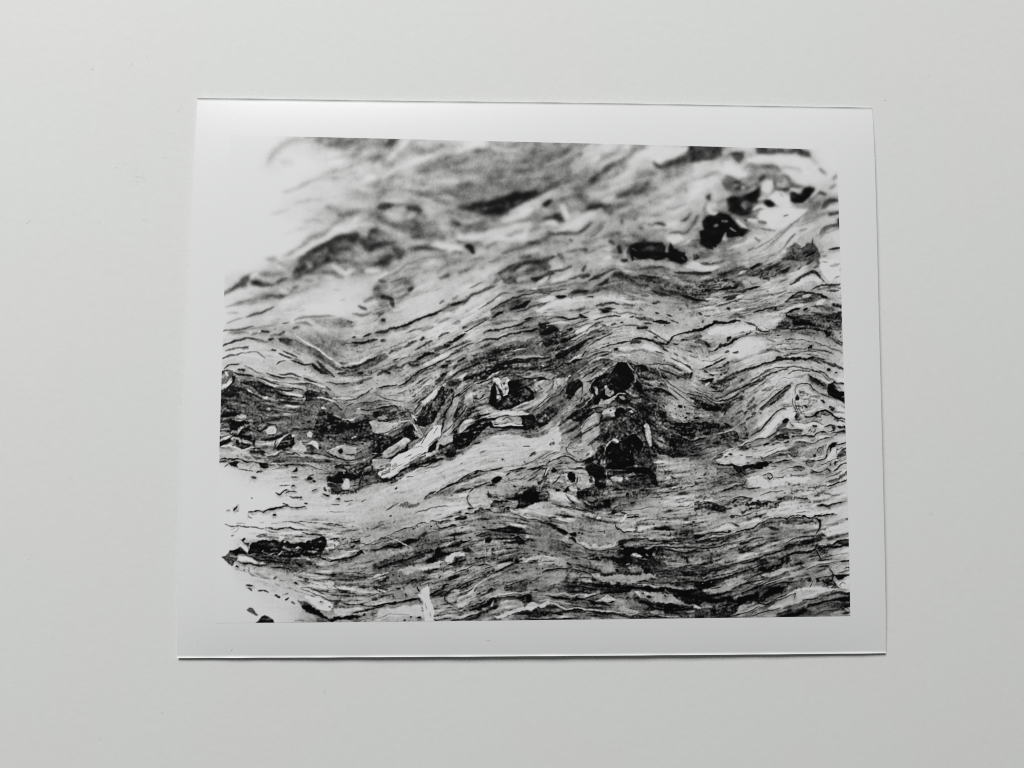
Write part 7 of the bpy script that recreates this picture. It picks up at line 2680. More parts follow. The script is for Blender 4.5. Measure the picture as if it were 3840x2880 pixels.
TILES[(1400, 1540, 3.152)] = """
p 8 2 30,84 50,72 70,66 90,58 110,50 127,40 127,68 100,78 80,90 60,95 10,95
p 7.4 .8 0,16 10,13 22,14 30,16 24,22 14,26 4,28 0,26
s 8.6 .7 .3 2,26 12,24
s 1.5 .8 .3 4,28 16,26 24,22
s 1 1.2 .4 0,26 10,30 20,30
p .7 .8 0,34 14,34 22,34 34,32 30,37 20,43 10,50 0,54
q 3 .4 .25 0,34 24,36 12,48 0,50
s 5.5 .5 .25 3,34 4,44
p 3.4 1 22,30 34,20 44,14 46,16 36,24 26,30
s .8 1.5 .4 20,34 32,27 42,18
p .8 .7 48,10 56,6 66,10 68,16 62,20 56,18 50,16
p 2.6 .8 64,10 74,2 84,0 88,0 86,10 82,16 74,16 68,20
p 4.4 1 62,18 74,14 82,10 80,16 72,18 66,22
s .6 2 .5 84,8 87,0
p .6 .6 36,26 44,18 48,16 50,22 48,28 52,32 48,36 44,34 40,31
p 4.6 .7 41,45 46,41 52,36 54,35 50,42 44,47
p .7 .6 30,52 36,48 41,42 43,46 38,50
p 7 .6 12,50 20,45 30,39 37,34 40,31.5 44,34 45,37 41,40 40,43 32,47 26,51 18,56 13,54
s 4 2 .7 18,52 26,48 32,42
s .6 1 .3 13,56 20,56 28,52 34,48 40,44
s 8 .6 .3 14,48 24,42 34,35
p 7.2 .8 84,28 90,18 94,10 96,16 94,24 88,32
p 1 .8 80,46 86,40 96,36 102,36 100,46 92,50 84,52
p .9 .7 66,47 72,38 77,34 78,40 74,46 68,50
p 7 .7 76,38 84,34 90,30 94,28 95,34 90,38 86,42 80,40 78,46 74,48 76,43
p .7 .6 44,60 50,58 58,54 63,52 62,58 58,62 50,66 44,66
q 4 .4 .25 44,60 62,54 60,62 46,66
p 3 .7 52,62 62,56 74,49 84,44 92,40 94,44 84,50 72,56 62,61 54,64
p 6 .7 64,54 72,48 76,46 78,48 70,54
p .6 .6 84,52 92,46 98,48 100,51 96,55 88,55
s .7 1.6 .4 54,67 62,66 70,62 78,57 83,56
p 7 1.2 0,58 16,57 22,58 18,63 8,64 0,62
s 8.4 .5 .3 0,65 12,67
p 8.7 .5 20,62 25,57 34,52 38,50 46,47 52,41 56,36 60,32 64,30 70,24 74,18 79,17 82,17 82,22 80,26 76,31 70,37 66,43 63,48 58,52 50,55 44,58 40,63 34,68 28,74 20,79 12,81 8,78 10,72 14,70 18,66
s 2.6 .6 .3 62,30 68,24 72,20
s 1.6 .8 .3 57,40 60,35 64,29
s 2 .7 .3 72,28 77,20
s 3.4 .8 .3 66,42 72,36 78,30
s 4.5 1 .4 58,50 50,54 44,58
s 5 1 .4 26,62 30,64
s 5 .8 .4 38,56 46,52
s 5.4 .8 .4 46,46 56,42 60,44
s 5.5 .8 .4 20,72 30,66 38,62
q 3 .4 .35 8,66 22,62 22,74 10,78
p 6 .7 22,66 28,62 30,66 24,70
s 8.6 1.2 .4 9,78 10,74 12,72
s 8.6 1 .3 30,72 36,68 41,66
q 1 .5 .6 4,80 24,80 34,72 36,76 22,85 6,86
s .5 1.4 .4 10,82 20,81 28,77 34,73 40,69 44,65
s 1 .9 .3 84,27 91,21 95,16
s .7 .8 .3 82,20 81,28 79,34
s .7 1.2 .4 84,14 83,22
p 7.4 .7 102,26 104,18 110,12 116,10 116,15 110,20 106,25
p .5 .7 95,32 98,28 106,26 112,20 120,16 127,12 127,28 122,34 116,38 108,42 100,46 96,42
q 4.6 .4 .2 98,30 127,16 124,32 104,42
p .4 .5 96,25 99,23 101,25 99,28 96,27
s 5 .5 .3 100,46 102,38 104,30
s 7.6 .6 .3 122,20 127,18
s 8.2 1.6 .3 46,5 49,8 52,12
s 8.2 .5 .25 48,8 55,8
s 8 1.2 .3 47,15 50,20 54,26
s 8.2 .6 .25 48,24 54,28 57,32
s 8 .5 .25 52,29 57,32
s 7.8 .5 .25 54,19 62,20
s 7.6 .6 .3 38,14 47,11
s 7.6 .5 .25 57,33 59,28 57,27
s 8 .5 .25 72,15 77,17
s 8.2 .5 .25 82,11 81,17
q 2 .5 .5 0,0 40,0 40,12 20,12
p 6 .6 6,8 12,6 18,8 14,11 8,11
p .8 .6 0,2 8,0 8,6 4,9 0,8
s .8 1.5 .4 8,12 18,11
s .8 1.4 .4 0,56 8,54 12,52
s 7 1 .4 0,51 6,51
s 2 .8 .3 40,79 48,78
s 1.6 2 .5 27,92 29,91
s 5.5 .8 .4 60,73 66,71
s 3.4 .7 .3 104,64 107,62
p 4.6 1.5 101,85 110,79 122,74 127,76 112,84
s .8 1.4 .4 80,95 92,88 101,84
s 1 1 .3 100,85 104,81 112,76 120,72 126,70
p .4 .4 119,74 123,71 125,73 121,76
s 6 1.5 .6 92,93 106,88
"""
TILES[(820, 1400, 3.152)] = """
q 1.2 .5 .55 2,22 18,14 30,10 46,8 44,18 34,16 22,24 10,34 2,40
p 8.6 .7 2,18 8,14 14,10 18,8 17,12 12,16 2,19
s .5 2.4 .4 21,3 20,8 19,11
s .8 1.4 .4 17,12 13,18
p 4 1 2,4 11,2 14,6 10,12 2,12
s 8.6 1.2 .3 10,0 12,4
p 8.6 .5 34,18 38,20 43,24 43,25 37,22
p 2 1 48,22 60,22 76,24 92,28 102,30 100,33 84,31 64,28 52,26
s .9 1.5 .5 38,23 46,27 53,31
p 1 .7 46,11 50,10 58,14 66,18 70,20 62,19 52,16
s .6 1.2 .3 72,18 80,21 90,20
s 8.4 1.4 .4 48,7 58,11 70,15 84,18
s 8.4 1.2 .4 56,5 72,10 90,12
s 1.4 1 .3 58,0 66,3 76,5
s 2.6 1 .4 48,5 60,9 68,13
s 8.5 1.6 .5 78,22 90,25 104,27
p 3.2 .8 96,14 104,11 112,12 120,16 106,14
s 8.4 1.2 .4 92,9 106,11 118,13 127,16
p .8 .7 104,27 107,23 111,21 114,25 118,29 116,33 108,32
p 6 .4 101,31 104,28 105,30 103,34
p 3.5 1.5 36,38 56,34 80,33 104,36 122,40 120,54 114,66 110,74 92,70 76,74 66,76 56,74 52,68 58,62 68,60 60,50 48,46
p 9 .4 79,38.5 86,37 92,39 98,40 90,41 84,39.5
p 8.8 .3 53,29.5 57,28 60,30 58,31
p 7 .4 57,42 62,41 64,45 59,45
s 1.2 .7 .3 57,41 61,38.5 65,41 64,43
s .6 .9 .25 68,45 76,46 84,47 89,47.5 96,46
s 7 .6 .3 72,46 80,48 88,49
s 1.2 .5 .25 88.5,48 88,56 88,63
s .6 1 .3 89,65 94,66 100,68 106,67
s .6 2.2 .4 107,58 110,58
s .8 1.4 .3 100,60 103,60
s 1 1.2 .3 99,51 103,51
s 6 1 .3 101,50 103,51
p 8 .6 106,71 110,69 114,72 112,75 107,74
s .6 1.6 .4 46,68 52,69 56,66 60,62 68,61 71,64
p 8.2 .5 57,68 60,65 64,63 68,64 71,67 69,71 64,72 59,72
s .8 1 .3 60,73 68,73
s 1.8 .8 .4 40,50 46,50 52,54 52,60 47,62 44,58
s 1.6 .7 .3 46,57 49,59 48,62
s 5 1 .4 50,66 56,60 58,56
s 9 .6 .2 51.2,58.4 51.6,58.4
s 2 .8 .4 50,46 56,50 66,53
p 8 .6 19,55 23,50 28,48 34,50 33,55 28,57 22,57
q 3 .4 .35 19,52 34,49 33,57 20,57
p .7 .6 15,55 20,57 30,58 36,57 34,62 26,64 22,68 15,66
s 7.6 .8 .3 32,60 35,64
s 6 1.5 .4 36,62 42,60
p 7.4 .7 2,60 12,58 14,64 10,70 6,76 2,72
q 1.4 .4 .45 2,56 14,56 16,72 2,80
p 6 .6 24,68 30,64 33,66 28,72 24,73
p .7 .6 25,72 30,66 36,65 42,68 44,74 42,79 34,80 28,77
q 3.4 .4 .3 26,72 42,68 42,80 28,78
p 3.6 .5 40,70 44,72 47,76 44,79 41,76
p .5 .5 41,80 46,78 44,86
p 7.6 .5 2,79 12,74 18,72 21,71 17,75 9,79
p .6 .6 1,85 10,79 16,77 18,74 20,77 14,82 6,86 1,88
p 4.4 .7 16,78 20,73 24,76 24,80 30,80 28,84 20,84
p 1 .6 22,79 25,79 26,83 30,84 36,84 40,86 36,89 28,88 22,84
s 8 .9 .3 31,80 36,80 40,83 42,87
p 6.4 .8 46,82 52,80 60,84 70,80 68,88 60,93 56,90 48,86
s .9 1 .3 70,78 68,84 70,90
p .6 .5 74,82 80,78 85,74 87,71 91,76 92,82 89,88 84,92 72,93 70,88
q 4.6 .4 .25 73,82 90,78 86,92 73,92
s 8 1 .3 70,86 74,80 80,75 86,71
p 8.8 .3 88,73 91,72.5 92,75 89,76
s 4 .5 .25 78,83 82,85 86,82
p 7 .7 88,92 92,86 98,80 102,85 105,90 104,94 90,94
s 7.8 1.5 .5 94,90 98,84
p 1.6 .5 106,88 111,84 116,88 114,92 107,92
p 8.2 .5 107,83 113,80 118,81 120,86 120,90 116,87 112,84
s 8.3 1.5 .4 4,88 14,86 24,89 32,92 40,88 50,90
p 2.6 .7 38,92 44,88 50,88 56,92 58,95 38,95
s 8.4 1.2 .4 60,94 70,93 78,91
p 1.2 1 118,60 121,44 124,42 127,44 127,80 122,82 116,74
p 8.4 .4 123,40 127,39 127,42 124,43
"""
TILES[(2600, 540, 4.728)] = """
p 2 1.2 -2,-4 20,-4 22,10 14,13 4,13 -2,16
p 3 1 47,-4 82,-3 82,3 88,6 91,6 92,11 84,11 76,9 62,10 50,8
s 2.4 1.4 .8 52,8 70,9 88,11
p 2.6 1 30,8 40,7 39,11 35,16 31,12
s 8.7 5 1.5 44,14 60,11 76,11 88,14 96,20 100,26
p 8.6 1.2 20,22 28,18 34,20 40,26 36,29 30,26
s 5 1.6 .8 39,22 44,17 50,18 56,20
s 4 2 1 54,18 64,18 68,22
s 6.5 1.4 .8 68,20 82,20 85,23
p 3.4 1.2 22,30 28,26 34,29 40,28 46,28 51,32 48,40 40,42 30,44 25,38
s 1.5 2.5 .8 32,31 36,31
s 7.4 1.6 .5 32,34 35,33
s 8.6 2.2 .6 38,35 40,35
s 6.6 2.6 .8 42,33 47,31
s 7 2.4 .8 42,40 48,36
p 8.7 .7 53,33 58,29 62,30 62,36 58,40 53,38
s 2 2 .8 52,30 55,26
s 3 1.6 .7 63,30 64,36
s 7.6 2 .8 66,33 73,34
s 4 1.8 .8 72,26 76,30
s 7.4 1.6 .6 70,32 72,30
p 8.7 .8 58,44 64,38 70,38 75,42 76,49 68,51 62,46
s 5 1.2 .6 68,40 70,42
s 8.3 2 .7 76,36 83,40
p .6 .7 76,42 80,39 84,41 87,38 91,35 95,36 92,42 86,47 80,48 77,46
s 2.6 2 .8 99,39 103,41
s 4 2.4 1 86,50 94,46
s 8.4 1.4 .5 92,44 96,40 101,34
p .6 .8 26,44 32,42 38,43 44,40 52,34 50,42 48,46 42,46 38,46 36,50 40,53 45,51 44,56 36,58 28,53
s 6.4 1.4 .4 38,48 40,52
s 8 1.6 .5 50,45 56,43
p .6 .6 55,46 60,45 64,48 62,51 57,49
s 8.7 2.4 .8 47,53 52,50 58,52
p 8.8 1 52,54 62,50 76,52 90,53 84,60 70,66 62,68 58,62 50,58
s 3 1.2 .4 71,58 74,57
s 4 1.6 .7 50,62 57,63
p .5 .8 6,62 12,58 20,55 27,57 32,62 36,67 43,68 38,72 30,75 26,74 24,70 21,76 17,80 10,80 5,75 4,70 9,68
s 8.3 2 .5 22,62 26,62
s 7.4 2.4 .7 16,66 18,65
s 8 1.5 .5 28,67 33,70
s 7.4 2 .7 25,71 24,76 28,78
s 8.7 2.4 .7 11,54 15,56 18,56
s 8.6 1.8 .5 33,61 38,65 41,66
s 8.4 2 .6 43,61 49,61
s 4 1.4 .6 44,58 46,56
p 4 1.2 18,80 28,76 42,73 40,78 30,82 22,86
s 6.8 1.5 .6 34,77 38,75
s 1.8 1.6 .6 11,42 12,45
s 3.4 2 .8 1,82 3,84
s 2 2.4 .8 0,89 3,90
s 5 1.4 .8 60,80 70,72 80,62 90,54
s 4.4 1.2 .7 70,84 76,76 80,72
s 5 1.4 .8 48,84 62,76
s 5.6 1.2 .7 82,66 96,60 106,54
s 2.6 2.2 .7 108,57 117,54
s 2.6 2.8 1 101,52 106,46 115,45
s 3.6 2 .7 99,72 103,67 110,65 117,65
s 1.8 1 .4 115,58 115.5,66
s 4 1.6 .6 100,20 104,24
s 4.6 1.2 .5 110,28 114,24
s 5 1.4 .7 107,36 112,32
p 2.8 .8 76,82 80,79 85,82 89,79 94,79 97,83 98,90 92,92 84,94 76,92 72,94
s 8.6 1 .4 84,83 88,80
s .7 1.8 .5 88,90 92,88 96,86
s 2.6 .9 .3 94,75 93,80 94,86
s 2 2 .6 78,84 79,87
s 2.4 1.2 .4 107,84 112,83 118,83
s 4.5 1.2 .6 42,86 46,84
s 5 1 .5 47,75 52,79
s 3 2.4 .8 70,92 76,90
"""
# wood that is worn smooth (m amount pts): little splitting there
SMOOTH = {
    (820, 500): ["1 -10,-10 120,-10 150,60 90,110 120,140 60,170 -10,170"],
    (820, 960): [".8 80,72 110,58 150,42 200,40 200,60 175,76 110,80", ".5 0,118 60,112 120,140 90,160 30,145"],
    (1420, 960): [".7 0,98 15,62 75,30 120,48 80,70 40,90"],
    (2020, 960): [".5 100,125 140,122 190,148 150,142 110,134"],
    (2600, 960): [".8 35,130 60,112 95,112 120,115 90,125 70,140", ".7 110,150 150,138 190,150 185,165 150,150", ".8 12,96 35,88 70,92 50,100"],
    (820, 1420): [".6 55,32 125,30 130,60 115,72 80,62 50,62", "1 -5,118 60,122 110,140 140,150 130,170 -5,170"],
    (1420, 1420): [".9 30,140 60,120 110,95 140,72 205,72 225,100 190,112 130,116 75,142 30,165 -5,165", ".6 110,150 140,140 140,166 115,166"],
    (2020, 1420): [".85 -5,70 55,58 75,62 40,88 0,112", ".7 165,106 221,98 221,160 165,145 172,125"],
    (2600, 1420): [".85 0,95 40,90 22,108 0,118", ".8 66,130 95,130 150,128 160,140 85,142", ".8 92,73 110,43 128,44 120,52", ".6 130,16 150,10 195,38 170,36 140,40"],
    (820, 1880): ["1 -5,-5 150,-5 120,25 30,28 -5,170", ".8 130,15 221,-5 221,30 150,25", ".6 130,78 221,64 221,76 150,92", "1 -5,90 60,100 150,130 110,165 -5,165"],
    (1420, 1880): [".85 -5,-5 110,-5 60,22 -5,48", ".8 110,26 150,16 195,24 170,32 120,32", ".8 190,38 221,34 221,62 206,62", ".6 135,110 160,90 221,80 221,108 160,112", ".8 0,138 55,134 55,150 0,152"],
    (2020, 1880): [".7 40,20 100,25 98,50 56,52", ".7 0,40 25,45 30,60 0,62", ".8 75,97 150,96 110,106"],
    (2600, 1880): [".6 80,40 158,30 155,41 90,52", ".8 90,20 200,3 200,10 120,20"],
}
# ---- painter: turns the traced strokes into a tone field -------------------------------
CX0, CY0, CS = 800.0, 490.0, 0.5            # origin and scale of the tone field
CW, CH = 1200, 930
UNIT = 10 / 3.456 * CS                      # one tracing unit, in field pixels
prng = np.random.RandomState(7)


def gauss(a, s):
    if s <= 0:
        return a
    r = int(3 * s + 1)
    k = np.exp(-0.5 * (np.arange(-r, r + 1) / s) ** 2)
    k /= k.sum()
    p = np.pad(a, ((r, r), (0, 0)), mode='edge')
    out = np.zeros_like(a)
    for i in range(2 * r + 1):
        out += k[i] * p[i:i + a.shape[0]]
    p = np.pad(out, ((0, 0), (r, r)), mode='edge')
    out = np.zeros_like(a)
    for i in range(2 * r + 1):
        out += k[i] * p[:, i:i + a.shape[1]]
    return out


def resize(a, h, w):
    """bilinear"""
    y = np.clip(np.linspace(-0.5 + 0.5 * a.shape[0] / h, a.shape[0] - 0.5 - 0.5 * a.shape[0] / h, h), 0, a.shape[0] - 1.001)
    x = np.clip(np.linspace(-0.5 + 0.5 * a.shape[1] / w, a.shape[1] - 0.5 - 0.5 * a.shape[1] / w, w), 0, a.shape[1] - 1.001)
    yi, xi = y.astype(int), x.astype(int)
    fy, fx = (y - yi)[:, None], (x - xi)[None]
    r0 = a[yi][:, xi] * (1 - fx) + a[yi][:, xi + 1] * fx
    r1 = a[yi + 1][:, xi] * (1 - fx) + a[yi + 1][:, xi + 1] * fx
    return r0 * (1 - fy) + r1 * fy


def noise(s):
    """smooth noise of unit variance, blob size about s field pixels"""
    f = max(1, int(s / 2))
    n = gauss(prng.randn(CH // f + 3, CW // f + 3), s / f * 0.6)
    n = resize(n, CH, CW)
    return ((n - n.mean()) / n.std()).astype(np.float32)


def spline(pts):
    if len(pts) < 3:
        return pts
    P = np.vstack([2 * pts[0] - pts[1], pts, 2 * pts[-1] - pts[-2]])
    out = []
    for i in range(1, len(P) - 2):
        p0, p1, p2, p3 = P[i - 1], P[i], P[i + 1], P[i + 2]
        for t in ((0, .25, .5, .75) if len(pts) < 8 else (0, .5)):
            out.append(0.5 * (2 * p1 + (p2 - p0) * t + (2 * p0 - 5 * p1 + 4 * p2 - p3) * t * t + (3 * p1 - p0 - 3 * p2 + p3) * t ** 3))
    out.append(pts[-1])
    return np.array(out)


def paint_print():
    prims, dirs = [], []
    base = np.zeros((CH, CW)); wsum = np.zeros((CH, CW)) + 1e-6
    for key, text in TILES.items():
        ox, oy = key[:2]
        close = len(key) > 2
        un = key[2] * CS if close else UNIT
        tx, ty = (ox - CX0) * CS, (oy - CY0) * CS
        for line in text.strip().split('\n'):
            f = line.split()
            if f[0] == 'g':
                g = np.array([[float(c) for c in row] for row in f[1:]])
                h, w = int(480 * CS), int(640 * CS)
                G = resize(g, h, w)
                wy = np.minimum(np.arange(h) + 1, h - np.arange(h))[:, None]
                wx = np.minimum(np.arange(w) + 1, w - np.arange(w))[None]
                wt = np.minimum(np.minimum(wy, wx), 24) / 24.0
                x0, y0 = int(tx), int(ty)
                x1, y1 = min(CW, x0 + w), min(CH, y0 + h)
                base[y0:y1, x0:x1] += (G * wt)[:y1 - y0, :x1 - x0]
                wsum[y0:y1, x0:x1] += wt[:y1 - y0, :x1 - x0]
                continue
            k = {'s': 4, 'p': 3, 'q': 4, 'd': 1}[f[0]]
            pts = np.array([[float(v) for v in t.split(',')] for t in f[k:]]) * un + [tx, ty]
            par = [float(v) for v in f[1:k]]
            if f[0] in 'sd':
                dirs.append((pts, 3.0 if f[0] == 'd' else min(2.0, 0.2 + 0.02 * np.hypot(*(pts[-1] - pts[0])))))
            if f[0] != 'd':
                if close:
                    par[1] *= un / UNIT
                    if f[0] == 's':
                        par[2] *= un / UNIT
                prims.append((f[0], par, pts, close))
    T = np.where(wsum > 1e-3, base / wsum, 9.0)
    T = gauss(T, 7)
    # --- how sharp the picture is: far wood at the top is out of focus
    yy = (np.arange(CH) / CS + CY0)[:, None] + 0 * T
    xx = (np.arange(CW) / CS + CX0)[None] + 0 * T
    focus = yy + 0.16 * (xx - 2000)
    sharp = np.clip((focus - 850) / 560, 0, 1) * np.clip(1 - (focus - 2080) / 900, 0.6, 1)
    # --- direction of the fibres
    c = 12
    gh, gw = CH // c + 2, CW // c + 2
    A = np.zeros((gh, gw)); B = np.zeros((gh, gw))
    for pts, wgt in dirs:
        P = spline(pts)
        for a, b in zip(P[:-1], P[1:]):
            d = b - a
            L = np.hypot(*d)
            if L < 1e-6:
                continue
            th = 2 * math.atan2(d[1], d[0])
            n = max(1, int(L / 6))
            for t in range(n):
                q = a + d * (t + .5) / n
                j, i = int(np.clip(q[1] / c, 0, gh - 1)), int(np.clip(q[0] / c, 0, gw - 1))
                A[j, i] += wgt * math.cos(th) * L / n
                B[j, i] += wgt * math.sin(th) * L / n
    a0 = 2 * math.radians(-13)
    A2 = gauss(A, 1.1) + 0.8 * gauss(A, 3.0) + 0.12 * math.cos(a0)
    B2 = gauss(B, 1.1) + 0.8 * gauss(B, 3.0) + 0.12 * math.sin(a0)
    A2, B2 = resize(A2, CH, CW), resize(B2, CH, CW)
    ang = 0.5 * np.arctan2(B2, A2)
    vx, vy = np.cos(ang).astype(np.float32), np.sin(ang).astype(np.float32)

    def along(n, steps, step):
        acc = n.copy(); cnt = 1.0
        jy, ix = np.mgrid[0:CH, 0:CW].astype(np.float32)
        for sg in (1, -1):
            px, py = ix.copy(), jy.copy()
            for k in range(steps):
                ii = np.clip(px, 0, CW - 1).astype(np.int32); jj = np.clip(py, 0, CH - 1).astype(np.int32)
                px += sg * step * vx[jj, ii]; py += sg * step * vy[jj, ii]
                ii = np.clip(px, 0, CW - 1).astype(np.int32); jj = np.clip(py, 0, CH - 1).astype(np.int32)
                acc += n[jj, ii]; cnt += 1
        acc -= acc.mean()
        return acc / acc.std()
    fine = along(noise(1.2), 9, 1.0)           # hair-fine grain
    mid = along(noise(3.0), 10, 2.0)           # splits
    broad = along(noise(8.0), 10, 4.0)         # soft bands
    soft = along(noise(5.0), 6, 2.0)           # out-of-focus grain
    pits = noise(2.0)
    wob = noise(5.0)
    w1x, w1y, w2x, w2y = noise(3.0), noise(3.0), noise(9.0), noise(9.0)
    amp1, amp2 = 0.38 * sharp + 0.25, 0.55 * sharp + 1.2
    DX = (amp1 * w1x + amp2 * w2x).astype(np.float32)
    DY = (amp1 * w1y + amp2 * w2y).astype(np.float32)
    GX = np.arange(CW, dtype=np.float32)[None]
    GY = np.arange(CH, dtype=np.float32)[:, None]
    smooth = np.zeros((CH, CW))
    for (ox, oy), lst in SMOOTH.items():
        for e in lst:
            f = e.split()
            P = np.array([[float(v) for v in t.split(',')] for t in f[1:]]) * UNIT + [(ox - CX0) * CS, (oy - CY0) * CS]
            x0, x1 = int(max(0, P[:, 0].min())), int(min(CW, P[:, 0].max() + 1))
            y0, y1 = int(max(0, P[:, 1].min())), int(min(CH, P[:, 1].max() + 1))
            X, Y = np.arange(x0, x1)[None], np.arange(y0, y1)[:, None]
            ins = np.zeros((y1 - y0, x1 - x0), bool)
            for a, b in zip(P, np.roll(P, -1, 0)):
                if abs(b[1] - a[1]) > 1e-9:
                    ins ^= ((a[1] > Y) != (b[1] > Y)) & (X < (b[0] - a[0]) * (Y - a[1]) / (b[1] - a[1]) + a[0])
            smooth[y0:y1, x0:x1] = np.maximum(smooth[y0:y1, x0:x1], ins * float(f[0]))
    smooth = gauss(smooth, 6)
    # --- wood texture: sparse splits and hairlines, pits, blotches, all uneven in strength
    def room(t):
        return np.clip(t * (8.9 - t) / 17.5, 0, 1)
    uneven = np.clip(0.75 + 0.45 * noise(40) + 0.35 * noise(14), 0.1, 1.7)
    uneven2 = np.clip(0.7 + 0.6 * noise(22), 0.0, 1.8)
    hair = -np.clip(-fine - 0.75, 0, 2.0)
    split = -np.clip(-mid - 0.85, 0, 2.2)
    glint = np.clip(mid - 1.0, 0, 1.5)
    emb = np.roll(broad + mid, -2, 0) - np.roll(broad + mid, 2, 0)
    emb = emb / emb.std()
    pit = -np.clip(-pits - 1.15, 0, 1.6)
    blot = 0.6 * noise(5.0) + 0.7 * wob + 0.5 * noise(11)
    tex = sharp * (uneven * (1.15 * split + 0.95 * hair + 0.3 * fine + 0.3 * mid + 0.5 * glint + 0.45 * emb) + uneven2 * 1.2 * pit + 0.12 * blot) \
        + 0.4 * broad + (1 - sharp) * (0.22 * blot + 0.7 * soft)
    glow = sharp * (1.0 * np.clip(mid - 0.45, 0, 2) + 0.8 * np.clip(fine - 0.7, 0, 2) + 1.5 * np.clip(pits - 0.55, 0, 2)) + (1 - sharp) * 0.8 * np.clip(blot, 0, 3)
    tex = ((tex - tex.mean()) * (1 - 0.62 * smooth)).astype(np.float32)
    lift = 0.6 - 1.15 * np.clip((yy - 1880 + 0.1 * (2000 - xx)) / 160, 0, 1) * np.clip((xx - 1150) / 300, 0, 1) \
        - 0.9 * np.exp(-((xx - 1850) / 420) ** 2 - ((yy - 690) / 130) ** 2)
    lift = lift + 0.45 * np.exp(-((yy - 1230 + 0.12 * (xx - 2000)) / 170) ** 2)
    lift = lift - 2.0 * np.exp(-((xx - 2330) / 230) ** 2 - ((yy - 1620) / 170) ** 2) - 0.8 * np.exp(-((xx - 1180) / 330) ** 2 - ((yy - 1580) / 110) ** 2)
    T = T + lift * np.clip(T * (9 - T) / 20, 0, 1)
    T = T + room(T) * tex
    # loose splits, slivers and worm holes strewn along the fibres
    extra = []
    rr = np.random.RandomState(11)
    for n in range(2200):
        x, y = rr.uniform(4, CW - 4), rr.uniform(10, CH - 4)
        b = T[int(y), int(x)]; sh = sharp[int(y), int(x)]
        if rr.rand() < 0.9 * smooth[int(y), int(x)]:
            continue
        if rr.rand() > np.clip((8.4 - b) / 2.0, 0, 1):
            continue
        hole = rr.rand() < 0.12
        L = rr.uniform(1.5, 4) if hole else rr.choice([8, 14, 26, 48, 90, 140]) * rr.uniform(.6, 1.3)
        m = 2 if hole else max(3, int(L / 7))
        P = [[x, y]]
        for k in range(m):
            j, i = int(np.clip(P[-1][1], 0, CH - 1)), int(np.clip(P[-1][0], 0, CW - 1))
            a = math.atan2(vy[j, i], vx[j, i]) + rr.normal(0, 0.13)
            P.append([P[-1][0] + math.cos(a) * L / m, P[-1][1] + math.sin(a) * L / m])
        dark = hole or rr.rand() < 0.62
        wd = (rr.uniform(1.2, 3.2) if hole else rr.uniform(0.5, 1.3) * (1 + 0.9 * (rr.rand() < .12))) * (1 + 1.1 * (1 - sh))
        tone = rr.uniform(0.5, 2.6) if dark else rr.uniform(7.4, 8.8)
        extra.append(('s', [tone, wd, 0.8 + 4.0 * (1 - sh), rr.uniform(0.25, 0.8) * (0.8 if not dark else 1) * (0.5 + 0.5 * sh)], np.array(P)))
    first = [e + (False,) for e in extra]
    extra = []
    for kind, par, pts, close in prims:
        if close:
            pass
        elif kind == 's' and par[0] < 2.7 and 0.9 < par[1] <= 5.5 and par[2] <= 1.6 and len(pts) >= 2:
            extra.append(('s', [par[0] + 1.6, par[1] * 2.0 + 1.5, par[2] + 3.0, 0.38], pts + np.array([0.3, 1.5]) * UNIT, False))
            extra.append(('s', [8.2, 1.4, 1.8, 0.3], pts + np.array([0, -(par[1] / 2 + 0.8)]) * UNIT, False))
        elif kind == 'p' and par[0] < 1.5 and par[1] <= 1.3:
            extra.append(('p', [par[0] + 2.0, par[1] + 3.5, 0.45], pts + np.array([0.4, 1.4]) * UNIT, False))
        extra.append((kind, par, pts, close))
    prims = first + extra
    # --- strokes and patches
    for kind, par, pts, close in prims:
        if kind == 's':
            tone, wd, so = par[:3]
            op = par[3] if len(par) > 3 else 1.0
            wd *= UNIT; so *= UNIT
            P = spline(pts)
            pad = wd / 2 + so * 2.2 + 5
        else:
            tone, so = par[0], par[1] * UNIT
            op = par[2] if kind == 'p' and len(par) > 2 else 1.0
            P = pts
            pad = so * 2.2 + 5
        x0, x1 = int(max(0, P[:, 0].min() - pad)), int(min(CW, P[:, 0].max() + pad + 1))
        y0, y1 = int(max(0, P[:, 1].min() - pad)), int(min(CH, P[:, 1].max() + pad + 1))
        if x1 <= x0 or y1 <= y0:
            continue
        big = float(np.clip((np.hypot(*np.ptp(P, axis=0)) - 20) / 130, 0, 1))
        wf = (0.3 + 0.7 * big) * (0.6 if close else 1)                                  # small shapes keep their outline
        X, Y = GX[:, x0:x1] + wf * DX[y0:y1, x0:x1], GY[y0:y1] + wf * DY[y0:y1, x0:x1]
        sh = sharp[y0:y1, x0:x1]
        if kind == 's':
            best = np.full(X.shape, 1e9); bt = np.zeros(X.shape)
            seg = np.hypot(*(P[1:] - P[:-1]).T)
            cum = np.concatenate([[0], np.cumsum(seg)]); tot = max(cum[-1], 1e-6)
            for i in range(len(P) - 1):
                d = P[i + 1] - P[i]
                L2 = max(1e-9, d @ d)
                t = np.clip(((X - P[i, 0]) * d[0] + (Y - P[i, 1]) * d[1]) / L2, 0, 1)
                dd = np.hypot(X - P[i, 0] - t * d[0], Y - P[i, 1] - t * d[1])
                m = dd < best
                best = np.where(m, dd, best)
                bt = np.where(m, (cum[i] + t * seg[i]) / tot, bt)
            tap = np.clip(0.45 + 2.4 * np.minimum(bt, 1 - bt), 0, 1)
            if tot < 3 * wd:
                tap = np.clip(tap + 0.35, 0, 1)
            half = wd / 2 * tap * (1 + sh * (0.2 * wob[y0:y1, x0:x1] + 0.2 * pits[y0:y1, x0:x1]))
            al = np.clip(0.5 + (half - best) / np.maximum(0.8, so * 1.2 * (1 + 0.8 * (1 - sh))), 0, 1)
